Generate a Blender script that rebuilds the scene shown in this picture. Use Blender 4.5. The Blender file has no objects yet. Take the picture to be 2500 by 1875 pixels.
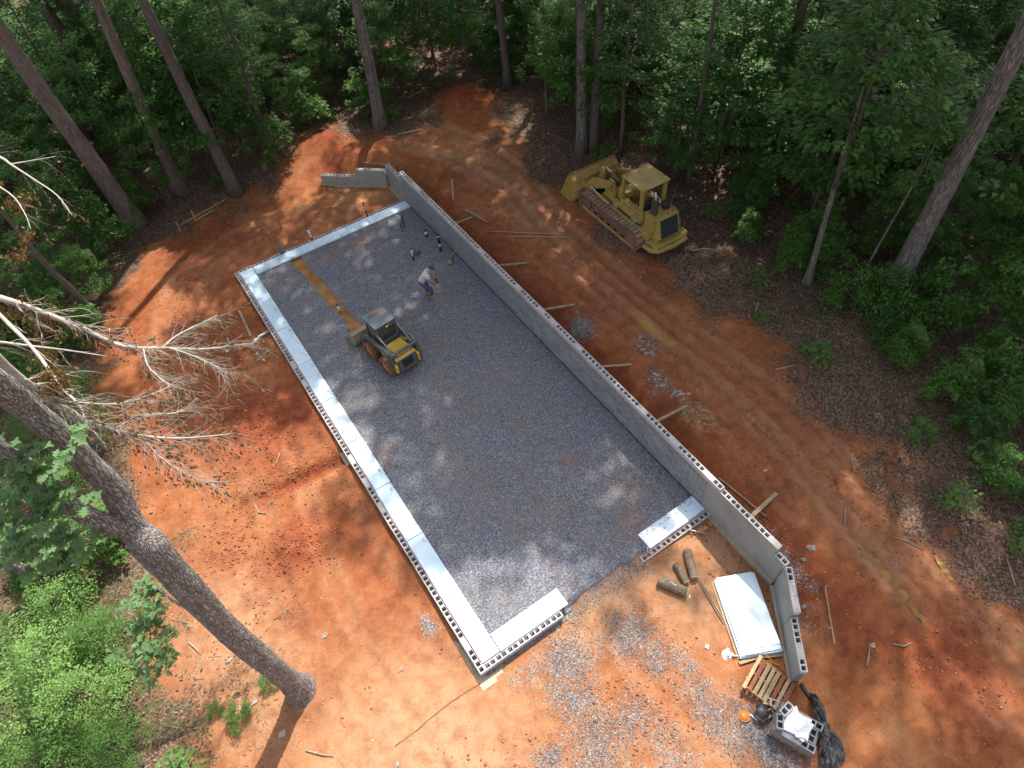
import bpy, bmesh, math, random
import numpy as np
from mathutils import Vector, Matrix

S = bpy.context.scene
COL = S.collection
PI = math.pi

# ------------------------------------------------------------------ camera
CAM_POS = (-1.302, -5.849, 20.868)
PITCH, ROLL, YAW = math.radians(51.578), math.radians(-5.484), math.radians(29.547)

def cam_axes():
    cy, sy = math.cos(YAW), math.sin(YAW)
    f = Vector((sy*math.cos(PITCH), cy*math.cos(PITCH), -math.sin(PITCH)))
    r = Vector((cy, -sy, 0.0))
    u = r.cross(f)
    c, s = math.cos(ROLL), math.sin(ROLL)
    return c*r + s*u, -s*r + c*u, f

_r, _u, _f = cam_axes()
cd = bpy.data.cameras.new('camera')
cam = bpy.data.objects.new('camera', cd)
COL.objects.link(cam)
cd.sensor_width = 36.0
cd.lens = 1640.94/2500.0*36.0
cd.clip_start = 0.1
cd.clip_end = 600
m = Matrix((( _r.x, _u.x, -_f.x, CAM_POS[0]), (_r.y, _u.y, -_f.y, CAM_POS[1]), (_r.z, _u.z, -_f.z, CAM_POS[2]), (0, 0, 0, 1)))
cam.matrix_world = m
S.camera = cam

# ------------------------------------------------------------------ light
SUN_EL, SUN_AZ = math.radians(57), math.atan2(0.657, 0.754)      # azimuth measured from +X
W = bpy.data.worlds.new('World'); S.world = W
W.use_nodes = True
nt = W.node_tree
bg = nt.nodes['Background']
sky = nt.nodes.new('ShaderNodeTexSky')
sky.sky_type = 'NISHITA'; sky.sun_disc = False
sky.sun_elevation = SUN_EL
sky.sun_rotation = PI/2 - SUN_AZ
sky.air_density = 1.0; sky.dust_density = 3.0; sky.ozone_density = 1.0
# a partly cloudy sky: white cloud over the blue, the same all round
tcw = nt.nodes.new('ShaderNodeTexCoord')
cn = nt.nodes.new('ShaderNodeTexNoise'); cn.inputs['Scale'].default_value = 2.6; cn.inputs['Detail'].default_value = 7; cn.inputs['Roughness'].default_value = 0.55
nt.links.new(tcw.outputs['Generated'], cn.inputs['Vector'])
cr_ = nt.nodes.new('ShaderNodeValToRGB'); cr_.color_ramp.elements[0].position = 0.42; cr_.color_ramp.elements[1].position = 0.60
nt.links.new(cn.outputs[0], cr_.inputs[0])
bw = nt.nodes.new('ShaderNodeRGBToBW'); nt.links.new(sky.outputs[0], bw.inputs[0])
cl_ = nt.nodes.new('ShaderNodeMath'); cl_.operation = 'MULTIPLY'; cl_.inputs[1].default_value = 1.7; nt.links.new(bw.outputs[0], cl_.inputs[0])
cmx = nt.nodes.new('ShaderNodeMix'); cmx.data_type = 'RGBA'
nt.links.new(cr_.outputs[0], cmx.inputs[0]); nt.links.new(sky.outputs[0], cmx.inputs[6]); nt.links.new(cl_.outputs[0], cmx.inputs[7])
nt.links.new(cmx.outputs[2], bg.inputs[0])
bg.inputs[1].default_value = 0.13
sl = bpy.data.lights.new('sun', 'SUN')
sl.energy = 4.1; sl.angle = math.radians(0.8); sl.color = (1.0, 0.95, 0.87)
sun = bpy.data.objects.new('sun', sl); COL.objects.link(sun)
_d = Vector((math.cos(SUN_EL)*math.cos(SUN_AZ), math.cos(SUN_EL)*math.sin(SUN_AZ), math.sin(SUN_EL)))
sun.rotation_euler = _d.to_track_quat('Z', 'Y').to_euler()
sun.location = (30, 10, 60)

vs = S.view_settings
S.display_settings.display_device = 'sRGB'
vs.view_transform = 'Standard'; vs.look = 'None'; vs.exposure = 0.9; vs.gamma = 1.0
vs.use_curve_mapping = False
S.render.engine = 'CYCLES'
S.cycles.max_bounces = 6
S.cycles.transparent_max_bounces = 6

# ------------------------------------------------------------------ helpers
def tag(o, label=None, cat=None, group=None, kind=None):
    if label: o['label'] = label
    if cat: o['category'] = cat
    if group: o['group'] = group
    if kind: o['kind'] = kind
    return o

def empty(name, loc=(0, 0, 0), rz=0.0, label=None, cat=None, group=None):
    o = bpy.data.objects.new(name, None); COL.objects.link(o)
    o.location = loc; o.rotation_euler = (0, 0, rz)
    o.empty_display_size = 0.2
    return tag(o, label, cat, group)

def put(name, me, parent=None, loc=None, rot=None, scale=None):
    o = bpy.data.objects.new(name, me); COL.objects.link(o)
    if parent: o.parent = parent
    if loc is not None: o.location = loc
    if rot is not None: o.rotation_euler = rot
    if scale is not None: o.scale = scale
    return o

class MB:
    """collects simple solids and links them as one mesh"""
    def __init__(s): s.v = []; s.f = []; s.m = []
    def add(s, vs, fs, mi=0):
        n = len(s.v); s.v += [tuple(p) for p in vs]
        s.f += [tuple(i+n for i in f) for f in fs]; s.m += [mi]*len(fs); return s
    def box(s, c, d, rz=0.0, mi=0, M=None):
        hx, hy, hz = d[0]/2, d[1]/2, d[2]/2
        vs = [Vector((x, y, z)) for z in (-hz, hz) for x, y in ((-hx, -hy), (hx, -hy), (hx, hy), (-hx, hy))]
        R = M if M is not None else Matrix.Rotation(rz, 3, 'Z')
        vs = [R @ p + Vector(c) for p in vs]
        return s.add(vs, [(3, 2, 1, 0), (4, 5, 6, 7), (0, 1, 5, 4), (1, 2, 6, 5), (2, 3, 7, 6), (3, 0, 4, 7)], mi)
    def bar(s, a, b, w, h, mi=0, up=(0, 0, 1)):
        """box from a to b, w wide, h deep"""
        a, b = Vector(a), Vector(b); d = b-a; L = d.length; d.normalize()
        u = Vector(up)
        if abs(d.dot(u)) > 0.98: u = Vector((1, 0, 0))
        x = d.cross(u).normalized(); z = x.cross(d)
        vs = []
        for t in (a, b):
            vs += [t - x*w/2 - z*h/2, t + x*w/2 - z*h/2, t + x*w/2 + z*h/2, t - x*w/2 + z*h/2]
        return s.add(vs, [(3, 2, 1, 0), (4, 5, 6, 7), (0, 1, 5, 4), (1, 2, 6, 5), (2, 3, 7, 6), (3, 0, 4, 7)], mi)
    def tube(s, pts, rad, n=8, mi=0, cap=True, jit=0.0, rng=None):
        pts = [Vector(p) for p in pts]
        if not hasattr(rad, '__len__'): rad = [rad]*len(pts)
        base = len(s.v); ref = Vector((0.31, 0.87, 0.2)).normalized()
        for i, p in enumerate(pts):
            t = (pts[min(i+1, len(pts)-1)] - pts[max(i-1, 0)])
            t = t.normalized() if t.length > 1e-9 else Vector((0, 0, 1))
            rf = ref if abs(t.dot(ref)) < 0.95 else Vector((1, 0, 0))
            x = t.cross(rf).normalized(); y = t.cross(x)
            for k in range(n):
                a = 2*PI*k/n; q = rad[i]*(1 + (jit*(rng.random()-0.5) if jit else 0))
                s.v.append(tuple(p + x*math.cos(a)*q + y*math.sin(a)*q))
        for i in range(len(pts)-1):
            for k in range(n):
                a = base+i*n+k; b = base+i*n+(k+1) % n
                s.f.append((a, b, b+n, a+n)); s.m.append(mi)
        if cap:
            s.f.append(tuple(base+k for k in range(n))[::-1]); s.m.append(mi)
            e = base+(len(pts)-1)*n
            s.f.append(tuple(e+k for k in range(n))); s.m.append(mi)
        return s
    def cyl(s, a, b, r0, r1=None, n=16, mi=0):
        return s.tube([a, b], [r0, r0 if r1 is None else r1], n, mi)
    def prism(s, poly, x0, x1, axis='x', mi=0):
        """2-D outline pushed along an axis"""
        n = len(poly)
        def P(t, q):
            return (t, q[0], q[1]) if axis == 'x' else ((q[0], t, q[1]) if axis == 'y' else (q[0], q[1], t))
        vs = [P(x0, q) for q in poly] + [P(x1, q) for q in poly]
        fs = [tuple(range(n))[::-1], tuple(range(n, 2*n))]
        fs += [(i, (i+1) % n, n+(i+1) % n, n+i) for i in range(n)]
        return s.add(vs, fs, mi)
    def rock(s, c, r, rng, sq=0.7, mi=0):
        bm = bmesh.new(); st = (1+0.5*rng.random(), 0.8+0.3*rng.random())
        for i in range(13):
            v = Vector((rng.gauss(0, 1), rng.gauss(0, 1), rng.gauss(0, 1))).normalized()*r*(0.75+0.35*rng.random())
            bm.verts.new((c[0]+v.x*st[0], c[1]+v.y*st[1], c[2]+v.z*sq))
        res = bmesh.ops.convex_hull(bm, input=bm.verts)
        bm.verts.ensure_lookup_table(); bm.verts.index_update()
        vs = [tuple(v.co) for v in bm.verts]; fs = [tuple(v.index for v in f.verts) for f in bm.faces]; bm.free()
        return s.add(vs, fs, mi)
    def mesh(s, name, mats, smooth=False):
        me = bpy.data.meshes.new(name); me.from_pydata(s.v, [], s.f)
        for mt in (mats if isinstance(mats, (list, tuple)) else [mats]): me.materials.append(mt)
        if len(me.materials) > 1: me.polygons.foreach_set('material_index', s.m)
        bm = bmesh.new(); bm.from_mesh(me); bmesh.ops.recalc_face_normals(bm, faces=bm.faces); bm.to_mesh(me); bm.free()
        if smooth: me.polygons.foreach_set('use_smooth', [True]*len(me.polygons))
        me.update(); return me
    def obj(s, name, mats, parent=None, smooth=False, bevel=0.0, loc=None, rot=None):
        o = put(name, s.mesh(name, mats, smooth), parent, loc, rot)
        if bevel:
            b = o.modifiers.new('bevel', 'BEVEL'); b.width = bevel; b.segments = 2; b.limit_method = 'ANGLE'; b.angle_limit = math.radians(40)
        return o

def np_mesh(name, V, F, mt, smooth=False):
    """V (n,3), F (m,k) arrays"""
    me = bpy.data.meshes.new(name); V = np.asarray(V, np.float32); F = np.asarray(F, np.int32)
    me.vertices.add(len(V)); me.vertices.foreach_set('co', V.ravel())
    k = F.shape[1]; me.loops.add(F.size); me.loops.foreach_set('vertex_index', F.ravel())
    me.polygons.add(len(F)); me.polygons.foreach_set('loop_start', np.arange(0, F.size, k, dtype=np.int32))
    me.polygons.foreach_set('loop_total', np.full(len(F), k, np.int32))
    if smooth: me.polygons.foreach_set('use_smooth', np.ones(len(F), bool))
    me.materials.append(mt); me.update(calc_edges=True); me.validate(); return me

# ------------------------------------------------------------------ numpy value noise
def _hash(i, j, s):
    h = (i*374761393 + j*668265263 + s*1274126177) & 0xffffffff
    h = ((h ^ (h >> 13))*1274126177) & 0xffffffff
    return ((h ^ (h >> 16)) & 0xffff)/65535.0
def vnoise(x, y, sc, s=0):
    x = np.asarray(x, float)*sc; y = np.asarray(y, float)*sc
    i = np.floor(x).astype(np.int64); j = np.floor(y).astype(np.int64)
    u = x-i; v = y-j; u = u*u*(3-2*u); v = v*v*(3-2*v)
    return (_hash(i, j, s)*(1-u) + _hash(i+1, j, s)*u)*(1-v) + (_hash(i, j+1, s)*(1-u) + _hash(i+1, j+1, s)*u)*v - 0.5
def fbm(x, y, sc, oc=4, s=0):
    t = 0; a = 1.0
    for k in range(oc): t = t + a*vnoise(x, y, sc*2**k, s+k*17); a *= 0.5
    return t

# ------------------------------------------------------------------ materials
def nodes(mt):
    mt.use_nodes = True; n = mt.node_tree
    return n, n.nodes['Principled BSDF'], n.links

def ramp(n, fac, stops, interp='LINEAR'):
    r = n.nodes.new('ShaderNodeValToRGB'); cr = r.color_ramp; cr.interpolation = interp
    while len(cr.elements) < len(stops): cr.elements.new(0.5)
    for e, (p, c) in zip(cr.elements, stops):
        e.position = p; e.color = (c[0], c[1], c[2], 1) if hasattr(c, '__len__') else (c, c, c, 1)
    n.links.new(fac, r.inputs[0]); return r.outputs[0]
def noise(n, vec, sc, det=4, rough=0.55, dist=0.0):
    t = n.nodes.new('ShaderNodeTexNoise'); t.inputs['Scale'].default_value = sc; t.inputs['Detail'].default_value = det
    t.inputs['Roughness'].default_value = rough; t.inputs['Distortion'].default_value = dist
    n.links.new(vec, t.inputs['Vector']); return t.outputs[0]
def voro(n, vec, sc, out='Color', feat='F1', rnd=1.0):
    t = n.nodes.new('ShaderNodeTexVoronoi'); t.feature = feat; t.inputs['Scale'].default_value = sc; t.inputs['Randomness'].default_value = rnd
    n.links.new(vec, t.inputs['Vector']); return t.outputs[out]
def mixc(n, f, a, b, mode='MIX'):
    t = n.nodes.new('ShaderNodeMix'); t.data_type = 'RGBA'; t.blend_type = mode
    for s, v in ((t.inputs[0], f), (t.inputs[6], a), (t.inputs[7], b)):
        if hasattr(v, 'is_output'): n.links.new(v, s)
        elif hasattr(v, '__len__'): s.default_value = (v[0], v[1], v[2], 1)
        else: s.default_value = v
    return t.outputs[2]
def mth(n, op, a, b=None, clamp=False):
    t = n.nodes.new('ShaderNodeMath'); t.operation = op; t.use_clamp = clamp
    for s, v in ((t.inputs[0], a), (t.inputs[1], b)):
        if v is None: continue
        if hasattr(v, 'is_output'): n.links.new(v, s)
        else: s.default_value = v
    return t.outputs[0]
def bump(n, bs, h, st=0.3, dist=0.02):
    b = n.nodes.new('ShaderNodeBump'); b.inputs['Strength'].default_value = st; b.inputs['Distance'].default_value = dist
    n.links.new(h, b.inputs['Height']); n.links.new(b.outputs[0], bs.inputs['Normal'])
def sep(n, c):
    t = n.nodes.new('ShaderNodeSeparateColor'); n.links.new(c, t.inputs[0]); return t.outputs

def objvec(n, scale=(1, 1, 1)):
    """object coordinates, shifted per object so that copies differ"""
    tc = n.nodes.new('ShaderNodeTexCoord'); oi = n.nodes.new('ShaderNodeObjectInfo')
    k = n.nodes.new('ShaderNodeVectorMath'); k.operation = 'MULTIPLY_ADD'
    n.links.new(tc.outputs['Object'], k.inputs[0]); k.inputs[1].default_value = scale
    c = n.nodes.new('ShaderNodeCombineXYZ')
    r = mth(n, 'MULTIPLY', oi.outputs['Random'], 53.0)
    for i in range(3): n.links.new(r, c.inputs[i])
    n.links.new(c.outputs[0], k.inputs[2]); return k.outputs[0], oi.outputs['Random']

def mat(name, c1, c2, sc=6.0, rough=0.7, bst=0.25, bsc=40.0, metal=0.0, dirt=None, stretch=(1, 1, 1), var=0.0, coat=0.0, spec=None):
    mt = bpy.data.materials.new(name); n, b, L = nodes(mt)
    v, rnd = objvec(n, stretch)
    f = noise(n, v, sc, 5, 0.6)
    col = ramp(n, f, [(0.32, c1), (0.68, c2)])
    if dirt:
        dc, lo, hi, dsc = dirt
        df = ramp(n, noise(n, v, dsc, 6, 0.65), [(lo, 0.0), (hi, 1.0)])
        col = mixc(n, df, col, dc)
    if var:
        k = mth(n, 'MULTIPLY_ADD', rnd, 2*var); k.node.inputs[2].default_value = 1-var
        g = n.nodes.new('ShaderNodeCombineColor')
        for i in range(3): L.new(k, g.inputs[i])
        col = mixc(n, 1.0, col, g.outputs[0], 'MULTIPLY')
    L.new(col, b.inputs['Base Color'])
    b.inputs['Roughness'].default_value = rough; b.inputs['Metallic'].default_value = metal
    if coat: b.inputs['Coat Weight'].default_value = coat
    if spec is not None: b.inputs['Specular IOR Level'].default_value = spec
    if bst: bump(n, b, noise(n, v, bsc, 4), bst, 0.01)
    return mt

def leaf_mat(name, cols, trans=0.35, hue=0.25):
    mt = bpy.data.materials.new(name); n, b, L = nodes(mt)
    g = n.nodes.new('ShaderNodeNewGeometry'); oi = n.nodes.new('ShaderNodeObjectInfo')
    k = mth(n, 'ADD', mth(n, 'MULTIPLY', g.outputs['Random Per Island'], 1-hue), mth(n, 'MULTIPLY', oi.outputs['Random'], hue))
    col = ramp(n, k, [(i/(len(cols)-1), c) for i, c in enumerate(cols)])
    L.new(col, b.inputs['Base Color']); b.inputs['Roughness'].default_value = 0.5
    b.inputs['Specular IOR Level'].default_value = 0.35
    tr = n.nodes.new('ShaderNodeBsdfTranslucent')
    L.new(mixc(n, 1.0, col, (1.25, 1.3, 0.55), 'MULTIPLY'), tr.inputs[0])
    mx = n.nodes.new('ShaderNodeMixShader'); mx.inputs[0].default_value = trans
    L.new(b.outputs[0], mx.inputs[1]); L.new(tr.outputs[0], mx.inputs[2])
    L.new(mx.outputs[0], n.nodes['Material Output'].inputs[0]); return mt

def bark_mat(name, c1, c2, c3, zs=0.18, sc=14.0, bst=0.9, plates=0.0):
    mt = bpy.data.materials.new(name); n, b, L = nodes(mt)
    v, rnd = objvec(n, (1, 1, zs))
    f1 = noise(n, v, sc, 6, 0.65, 0.6)
    f2 = noise(n, v, 1.6, 3)
    col = ramp(n, f1, [(0.3, c1), (0.52, c2), (0.72, c3)])
    col = mixc(n, ramp(n, f2, [(0.4, 0.0), (0.75, 0.45)]), col, c3)
    if plates:                       # furrows between upright bark plates
        wv = n.nodes.new('ShaderNodeVectorMath'); wv.operation = 'ADD'; L.new(v, wv.inputs[0])
        wn = n.nodes.new('ShaderNodeTexNoise'); wn.inputs['Scale'].default_value = 5.0; L.new(v, wn.inputs['Vector'])
        sc_ = n.nodes.new('ShaderNodeVectorMath'); sc_.operation = 'SCALE'; sc_.inputs[3].default_value = 0.16; L.new(wn.outputs[1], sc_.inputs[0]); L.new(sc_.outputs[0], wv.inputs[1])
        pe = voro(n, wv.outputs[0], plates, 'Distance', 'DISTANCE_TO_EDGE')
        pr = ramp(n, pe, [(0.0, 0.0), (0.16, 1.0)])
        col = mixc(n, mth(n, 'MULTIPLY', mth(n, 'SUBTRACT', 1.0, pr), 0.42), col, c1)
        f1 = mth(n, 'ADD', mth(n, 'MULTIPLY', f1, 0.5), pr)
    L.new(col, b.inputs['Base Color']); b.inputs['Roughness'].default_value = 0.9
    bump(n, b, f1, bst, 0.09); return mt

M = {}
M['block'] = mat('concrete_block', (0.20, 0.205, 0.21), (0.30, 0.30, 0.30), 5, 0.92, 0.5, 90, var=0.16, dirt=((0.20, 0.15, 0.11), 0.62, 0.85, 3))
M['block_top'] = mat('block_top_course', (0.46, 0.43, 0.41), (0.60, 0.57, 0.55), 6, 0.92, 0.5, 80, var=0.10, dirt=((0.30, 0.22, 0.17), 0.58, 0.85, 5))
M['grout'] = mat('grout_fill', (0.42, 0.41, 0.38), (0.60, 0.57, 0.53), 9, 0.95, 0.8, 50, dirt=((0.33, 0.24, 0.16), 0.55, 0.8, 6))
M['mortar'] = mat('mortar', (0.50, 0.49, 0.44), (0.60, 0.59, 0.53), 7, 0.95, 0.3, 60)
M['parge'] = mat('parging_coat', (0.27, 0.265, 0.25), (0.36, 0.35, 0.33), 1.1, 0.9, 0.35, 30, dirt=((0.27, 0.25, 0.22), 0.5, 0.8, 2.0))
M['footing'] = mat('footing_concrete', (0.36, 0.33, 0.24), (0.50, 0.45, 0.33), 3, 0.95, 0.8, 20, dirt=((0.36, 0.16, 0.07), 0.45, 0.75, 3))
M['foam'] = mat('blue_foam_board', (0.60, 0.76, 0.88), (0.68, 0.82, 0.91), 1.2, 0.30, 0.04, 12, var=0.03, dirt=((0.42, 0.40, 0.37), 0.60, 0.90, 5))
M['foam_dirty'] = mat('muddy_foam_board', (0.56, 0.66, 0.72), (0.68, 0.76, 0.80), 1.6, 0.45, 0.05, 12, dirt=((0.47, 0.40, 0.31), 0.45, 0.72, 2.2))
M['foam_edge'] = mat('foam_pink_edge', (0.36, 0.16, 0.22), (0.46, 0.24, 0.28), 4, 0.7, 0.1)
M['print'] = mat('printed_ink', (0.10, 0.13, 0.18), (0.20, 0.24, 0.30), 12, 0.6, 0.0)
M['lumber'] = mat('weathered_lumber', (0.23, 0.17, 0.11), (0.36, 0.28, 0.19), 5, 0.85, 0.35, 60, stretch=(1, 1, 1), var=0.15, dirt=((0.20, 0.14, 0.09), 0.55, 0.85, 4))
M['lumber_new'] = mat('fresh_lumber', (0.34, 0.23, 0.115), (0.46, 0.33, 0.18), 6, 0.8, 0.25, 60, var=0.12, dirt=((0.34, 0.22, 0.12), 0.6, 0.9, 5))
M['lumber_red'] = mat('red_brown_slat', (0.24, 0.075, 0.035), (0.34, 0.13, 0.065), 6, 0.85, 0.3, 60, var=0.12)
M['rebar'] = mat('rusty_bar', (0.30, 0.20, 0.13), (0.46, 0.34, 0.22), 20, 0.8, 0.2)
M['rust'] = mat('rusty_steel', (0.20, 0.09, 0.045), (0.32, 0.16, 0.08), 14, 0.85, 0.4)
M['yellow'] = mat('worn_yellow_paint', (0.37, 0.25, 0.06), (0.44, 0.31, 0.08), 2.5, 0.42, 0.08, 25, dirt=((0.19, 0.12, 0.055), 0.47, 0.78, 3.2))
M['yellow_b'] = mat('bright_yellow_paint', (0.60, 0.42, 0.05), (0.68, 0.49, 0.07), 3, 0.38, 0.05, 25, dirt=((0.33, 0.2, 0.08), 0.62, 0.9, 4))
M['dgrey'] = mat('dark_grey_paint', (0.075, 0.08, 0.09), (0.12, 0.125, 0.14), 3, 0.45, 0.05, 25, dirt=((0.20, 0.14, 0.09), 0.66, 0.9, 5))
M['roofgrey'] = mat('blue_grey_roof_paint', (0.13, 0.145, 0.165), (0.17, 0.19, 0.215), 3, 0.45, 0.05, 25, dirt=((0.20, 0.21, 0.23), 0.55, 0.8, 4))
M['black'] = mat('black_rubber', (0.018, 0.018, 0.02), (0.035, 0.035, 0.038), 8, 0.55, 0.2)
M['seat'] = mat('black_seat_vinyl', (0.02, 0.02, 0.023), (0.04, 0.04, 0.045), 6, 0.5, 0.2)
M['mesh'] = mat('dark_grille', (0.012, 0.013, 0.016), (0.03, 0.03, 0.035), 60, 0.6, 0.6, 120)
M['mudtyre'] = mat('muddy_tyre', (0.17, 0.07, 0.035), (0.30, 0.14, 0.07), 7, 0.95, 0.6, 30, dirt=((0.05, 0.04, 0.035), 0.6, 0.8, 6))
M['mudrim'] = mat('muddy_rim', (0.36, 0.20, 0.06), (0.46, 0.28, 0.09), 6, 0.8, 0.3)
M['track'] = mat('rusty_track_steel', (0.24, 0.15, 0.11), (0.36, 0.25, 0.19), 9, 0.6, 0.35, 40, dirt=((0.13, 0.075, 0.05), 0.5, 0.75, 5))
M['mud'] = mat('caked_mud', (0.16, 0.085, 0.05), (0.26, 0.14, 0.08), 5, 0.95, 0.7, 18)
M['bucketmud'] = mat('mud_covered_bucket_steel', (0.28, 0.22, 0.14), (0.37, 0.29, 0.19), 4, 0.8, 0.3, 25, dirt=((0.22, 0.15, 0.09), 0.5, 0.8, 6))
M['gravelload'] = mat('grey_stone_load', (0.10, 0.10, 0.105), (0.36, 0.34, 0.32), 34, 0.95, 1.0, 36)
M['white'] = mat('white_plastic', (0.66, 0.66, 0.66), (0.76, 0.76, 0.76), 5, 0.4, 0.05)
M['paper'] = mat('white_sheet', (0.72, 0.75, 0.79), (0.80, 0.82, 0.85), 3, 0.5, 0.05)
M['orange'] = mat('orange_plastic', (0.52, 0.16, 0.03), (0.60, 0.21, 0.05), 6, 0.4, 0.05)
M['red'] = mat('red_plastic', (0.62, 0.08, 0.04), (0.70, 0.13, 0.06), 6, 0.4, 0.05)
M['pvc_b'] = mat('black_pipe', (0.02, 0.02, 0.022), (0.04, 0.04, 0.042), 6, 0.45, 0.05)
M['galv'] = mat('galvanised_steel', (0.45, 0.47, 0.50), (0.60, 0.62, 0.64), 10, 0.4, 0.05, metal=0.6)
M['ptube'] = mat('purple_grey_tube', (0.13, 0.13, 0.17), (0.21, 0.20, 0.25), 10, 0.5, 0.1)
M['plastic'] = mat('black_sheeting', (0.012, 0.012, 0.014), (0.03, 0.03, 0.034), 3, 0.5, 0.3, 5)
M['film'] = mat('clear_wrap_film', (0.55, 0.50, 0.48), (0.68, 0.62, 0.60), 6, 0.25, 0.5, 14)
M['muff'] = mat('dark_exhaust_steel', (0.06, 0.035, 0.03), (0.10, 0.06, 0.05), 9, 0.7, 0.2)
M['cut'] = mat('cut_wood_end', (0.42, 0.28, 0.15), (0.55, 0.40, 0.24), 10, 0.85, 0.3)
M['log'] = bark_mat('log_bark', (0.10, 0.075, 0.055), (0.24, 0.18, 0.12), (0.38, 0.29, 0.19), 0.3, 12)
M['rock'] = mat('rubble_stone', (0.24, 0.205, 0.165), (0.40, 0.35, 0.29), 5, 0.95, 0.6, 25, var=0.2, dirt=((0.36, 0.17, 0.08), 0.5, 0.8, 3))
M['clayrock'] = mat('ochre_clay_lump', (0.36, 0.17, 0.06), (0.50, 0.27, 0.11), 5, 0.95, 0.6, 25, var=0.2)
M['straw'] = mat('pale_straw', (0.40, 0.32, 0.17), (0.58, 0.48, 0.29), 9, 0.9, 0.1)
M['stick'] = mat('dry_stick', (0.20, 0.15, 0.105), (0.36, 0.29, 0.22), 9, 0.9, 0.4, 50, var=0.2)
M['bark_grey'] = bark_mat('grey_oak_bark', (0.13, 0.108, 0.096), (0.27, 0.23, 0.21), (0.38, 0.34, 0.31), 0.10, 14.0, 0.9, 20.0)
M['bark_oak'] = bark_mat('rough_oak_bark', (0.17, 0.145, 0.13), (0.34, 0.30, 0.27), (0.46, 0.42, 0.39), 0.16, 10, 0.9, 24.0)
M['bark_dark'] = bark_mat('dark_forest_bark', (0.055, 0.043, 0.037), (0.125, 0.095, 0.08), (0.19, 0.15, 0.13))
M['bark_pine'] = bark_mat('brown_pine_bark', (0.07, 0.05, 0.042), (0.17, 0.125, 0.105), (0.26, 0.20, 0.17), 0.22, 11)
M['deadwood'] = mat('bleached_dead_wood', (0.34, 0.31, 0.27), (0.50, 0.46, 0.41), 9, 0.85, 0.4, 40, dirt=((0.28, 0.25, 0.2), 0.55, 0.8, 4))
M['deadtwig'] = mat('brown_dead_twig', (0.27, 0.235, 0.195), (0.42, 0.375, 0.32), 9, 0.9, 0.3)
M['deadleaf'] = leaf_mat('withered_brown_leaf', [(0.11, 0.06, 0.03), (0.20, 0.12, 0.055), (0.15, 0.08, 0.035), (0.30, 0.19, 0.08)], 0.25)
M['litterleaf'] = leaf_mat('fallen_leaf', [(0.07, 0.04, 0.025), (0.15, 0.09, 0.06), (0.22, 0.15, 0.11), (0.10, 0.06, 0.04), (0.30, 0.23, 0.18)], 0.05)
M['leaf_forest'] = leaf_mat('forest_leaf', [(0.055, 0.145, 0.032), (0.09, 0.195, 0.046), (0.07, 0.165, 0.038), (0.13, 0.24, 0.06)], 0.45)
M['leaf_mid'] = leaf_mat('understory_leaf', [(0.075, 0.185, 0.034), (0.115, 0.235, 0.048), (0.09, 0.205, 0.04), (0.155, 0.275, 0.062)], 0.4)
M['leaf_light'] = leaf_mat('young_bright_leaf', [(0.075, 0.18, 0.035), (0.11, 0.23, 0.045), (0.09, 0.20, 0.04), (0.14, 0.26, 0.055)], 0.4)
M['leaf_pale'] = leaf_mat('pale_shrub_leaf', [(0.13, 0.27, 0.06), (0.20, 0.34, 0.09), (0.16, 0.30, 0.075), (0.26, 0.39, 0.12)], 0.35)
M['leaf_oak'] = leaf_mat('oak_leaf', [(0.11, 0.22, 0.08), (0.15, 0.27, 0.11), (0.13, 0.24, 0.095), (0.19, 0.31, 0.15)], 0.4)
M['leaf_canopy'] = leaf_mat('canopy_leaf', [(0.03, 0.085, 0.025), (0.05, 0.12, 0.03)], 0.3)
M['tshirt'] = mat('white_cotton', (0.55, 0.55, 0.55), (0.64, 0.64, 0.64), 8, 0.9, 0.3, 20)
M['jeans'] = mat('blue_denim', (0.05, 0.075, 0.15), (0.08, 0.115, 0.22), 9, 0.9, 0.3, 40)
M['skin'] = mat('sunburnt_skin', (0.42, 0.21, 0.14), (0.50, 0.26, 0.18), 8, 0.6, 0.05)
M['boot'] = mat('tan_leather', (0.36, 0.20, 0.07), (0.46, 0.27, 0.11), 8, 0.7, 0.2)
M['glove'] = mat('black_glove', (0.02, 0.02, 0.02), (0.04, 0.04, 0.04), 8, 0.8, 0.2)
M['cap'] = mat('dark_grey_cap', (0.04, 0.045, 0.05), (0.07, 0.075, 0.08), 8, 0.85, 0.2)
M['hair'] = mat('brown_hair', (0.05, 0.03, 0.02), (0.08, 0.05, 0.03), 30, 0.7, 0.4)
M['decal_b'] = mat('black_decal', (0.015, 0.017, 0.02), (0.03, 0.03, 0.035), 8, 0.5, 0.0)
M['decal_w'] = mat('pale_lettering', (0.55, 0.57, 0.62), (0.66, 0.68, 0.72), 8, 0.5, 0.0)
M['card'] = mat('brown_cardboard', (0.36, 0.22, 0.12), (0.45, 0.29, 0.17), 5, 0.9, 0.1)
M['flag'] = mat('pink_marking_paint', (0.75, 0.16, 0.14), (0.82, 0.22, 0.18), 8, 0.7, 0.0)
# ------------------------------------------------------------------ ground
def ss(a, b, x):
    t = np.clip((np.asarray(x, float)-a)/(b-a), 0, 1); return t*t*(3-2*t)

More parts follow.
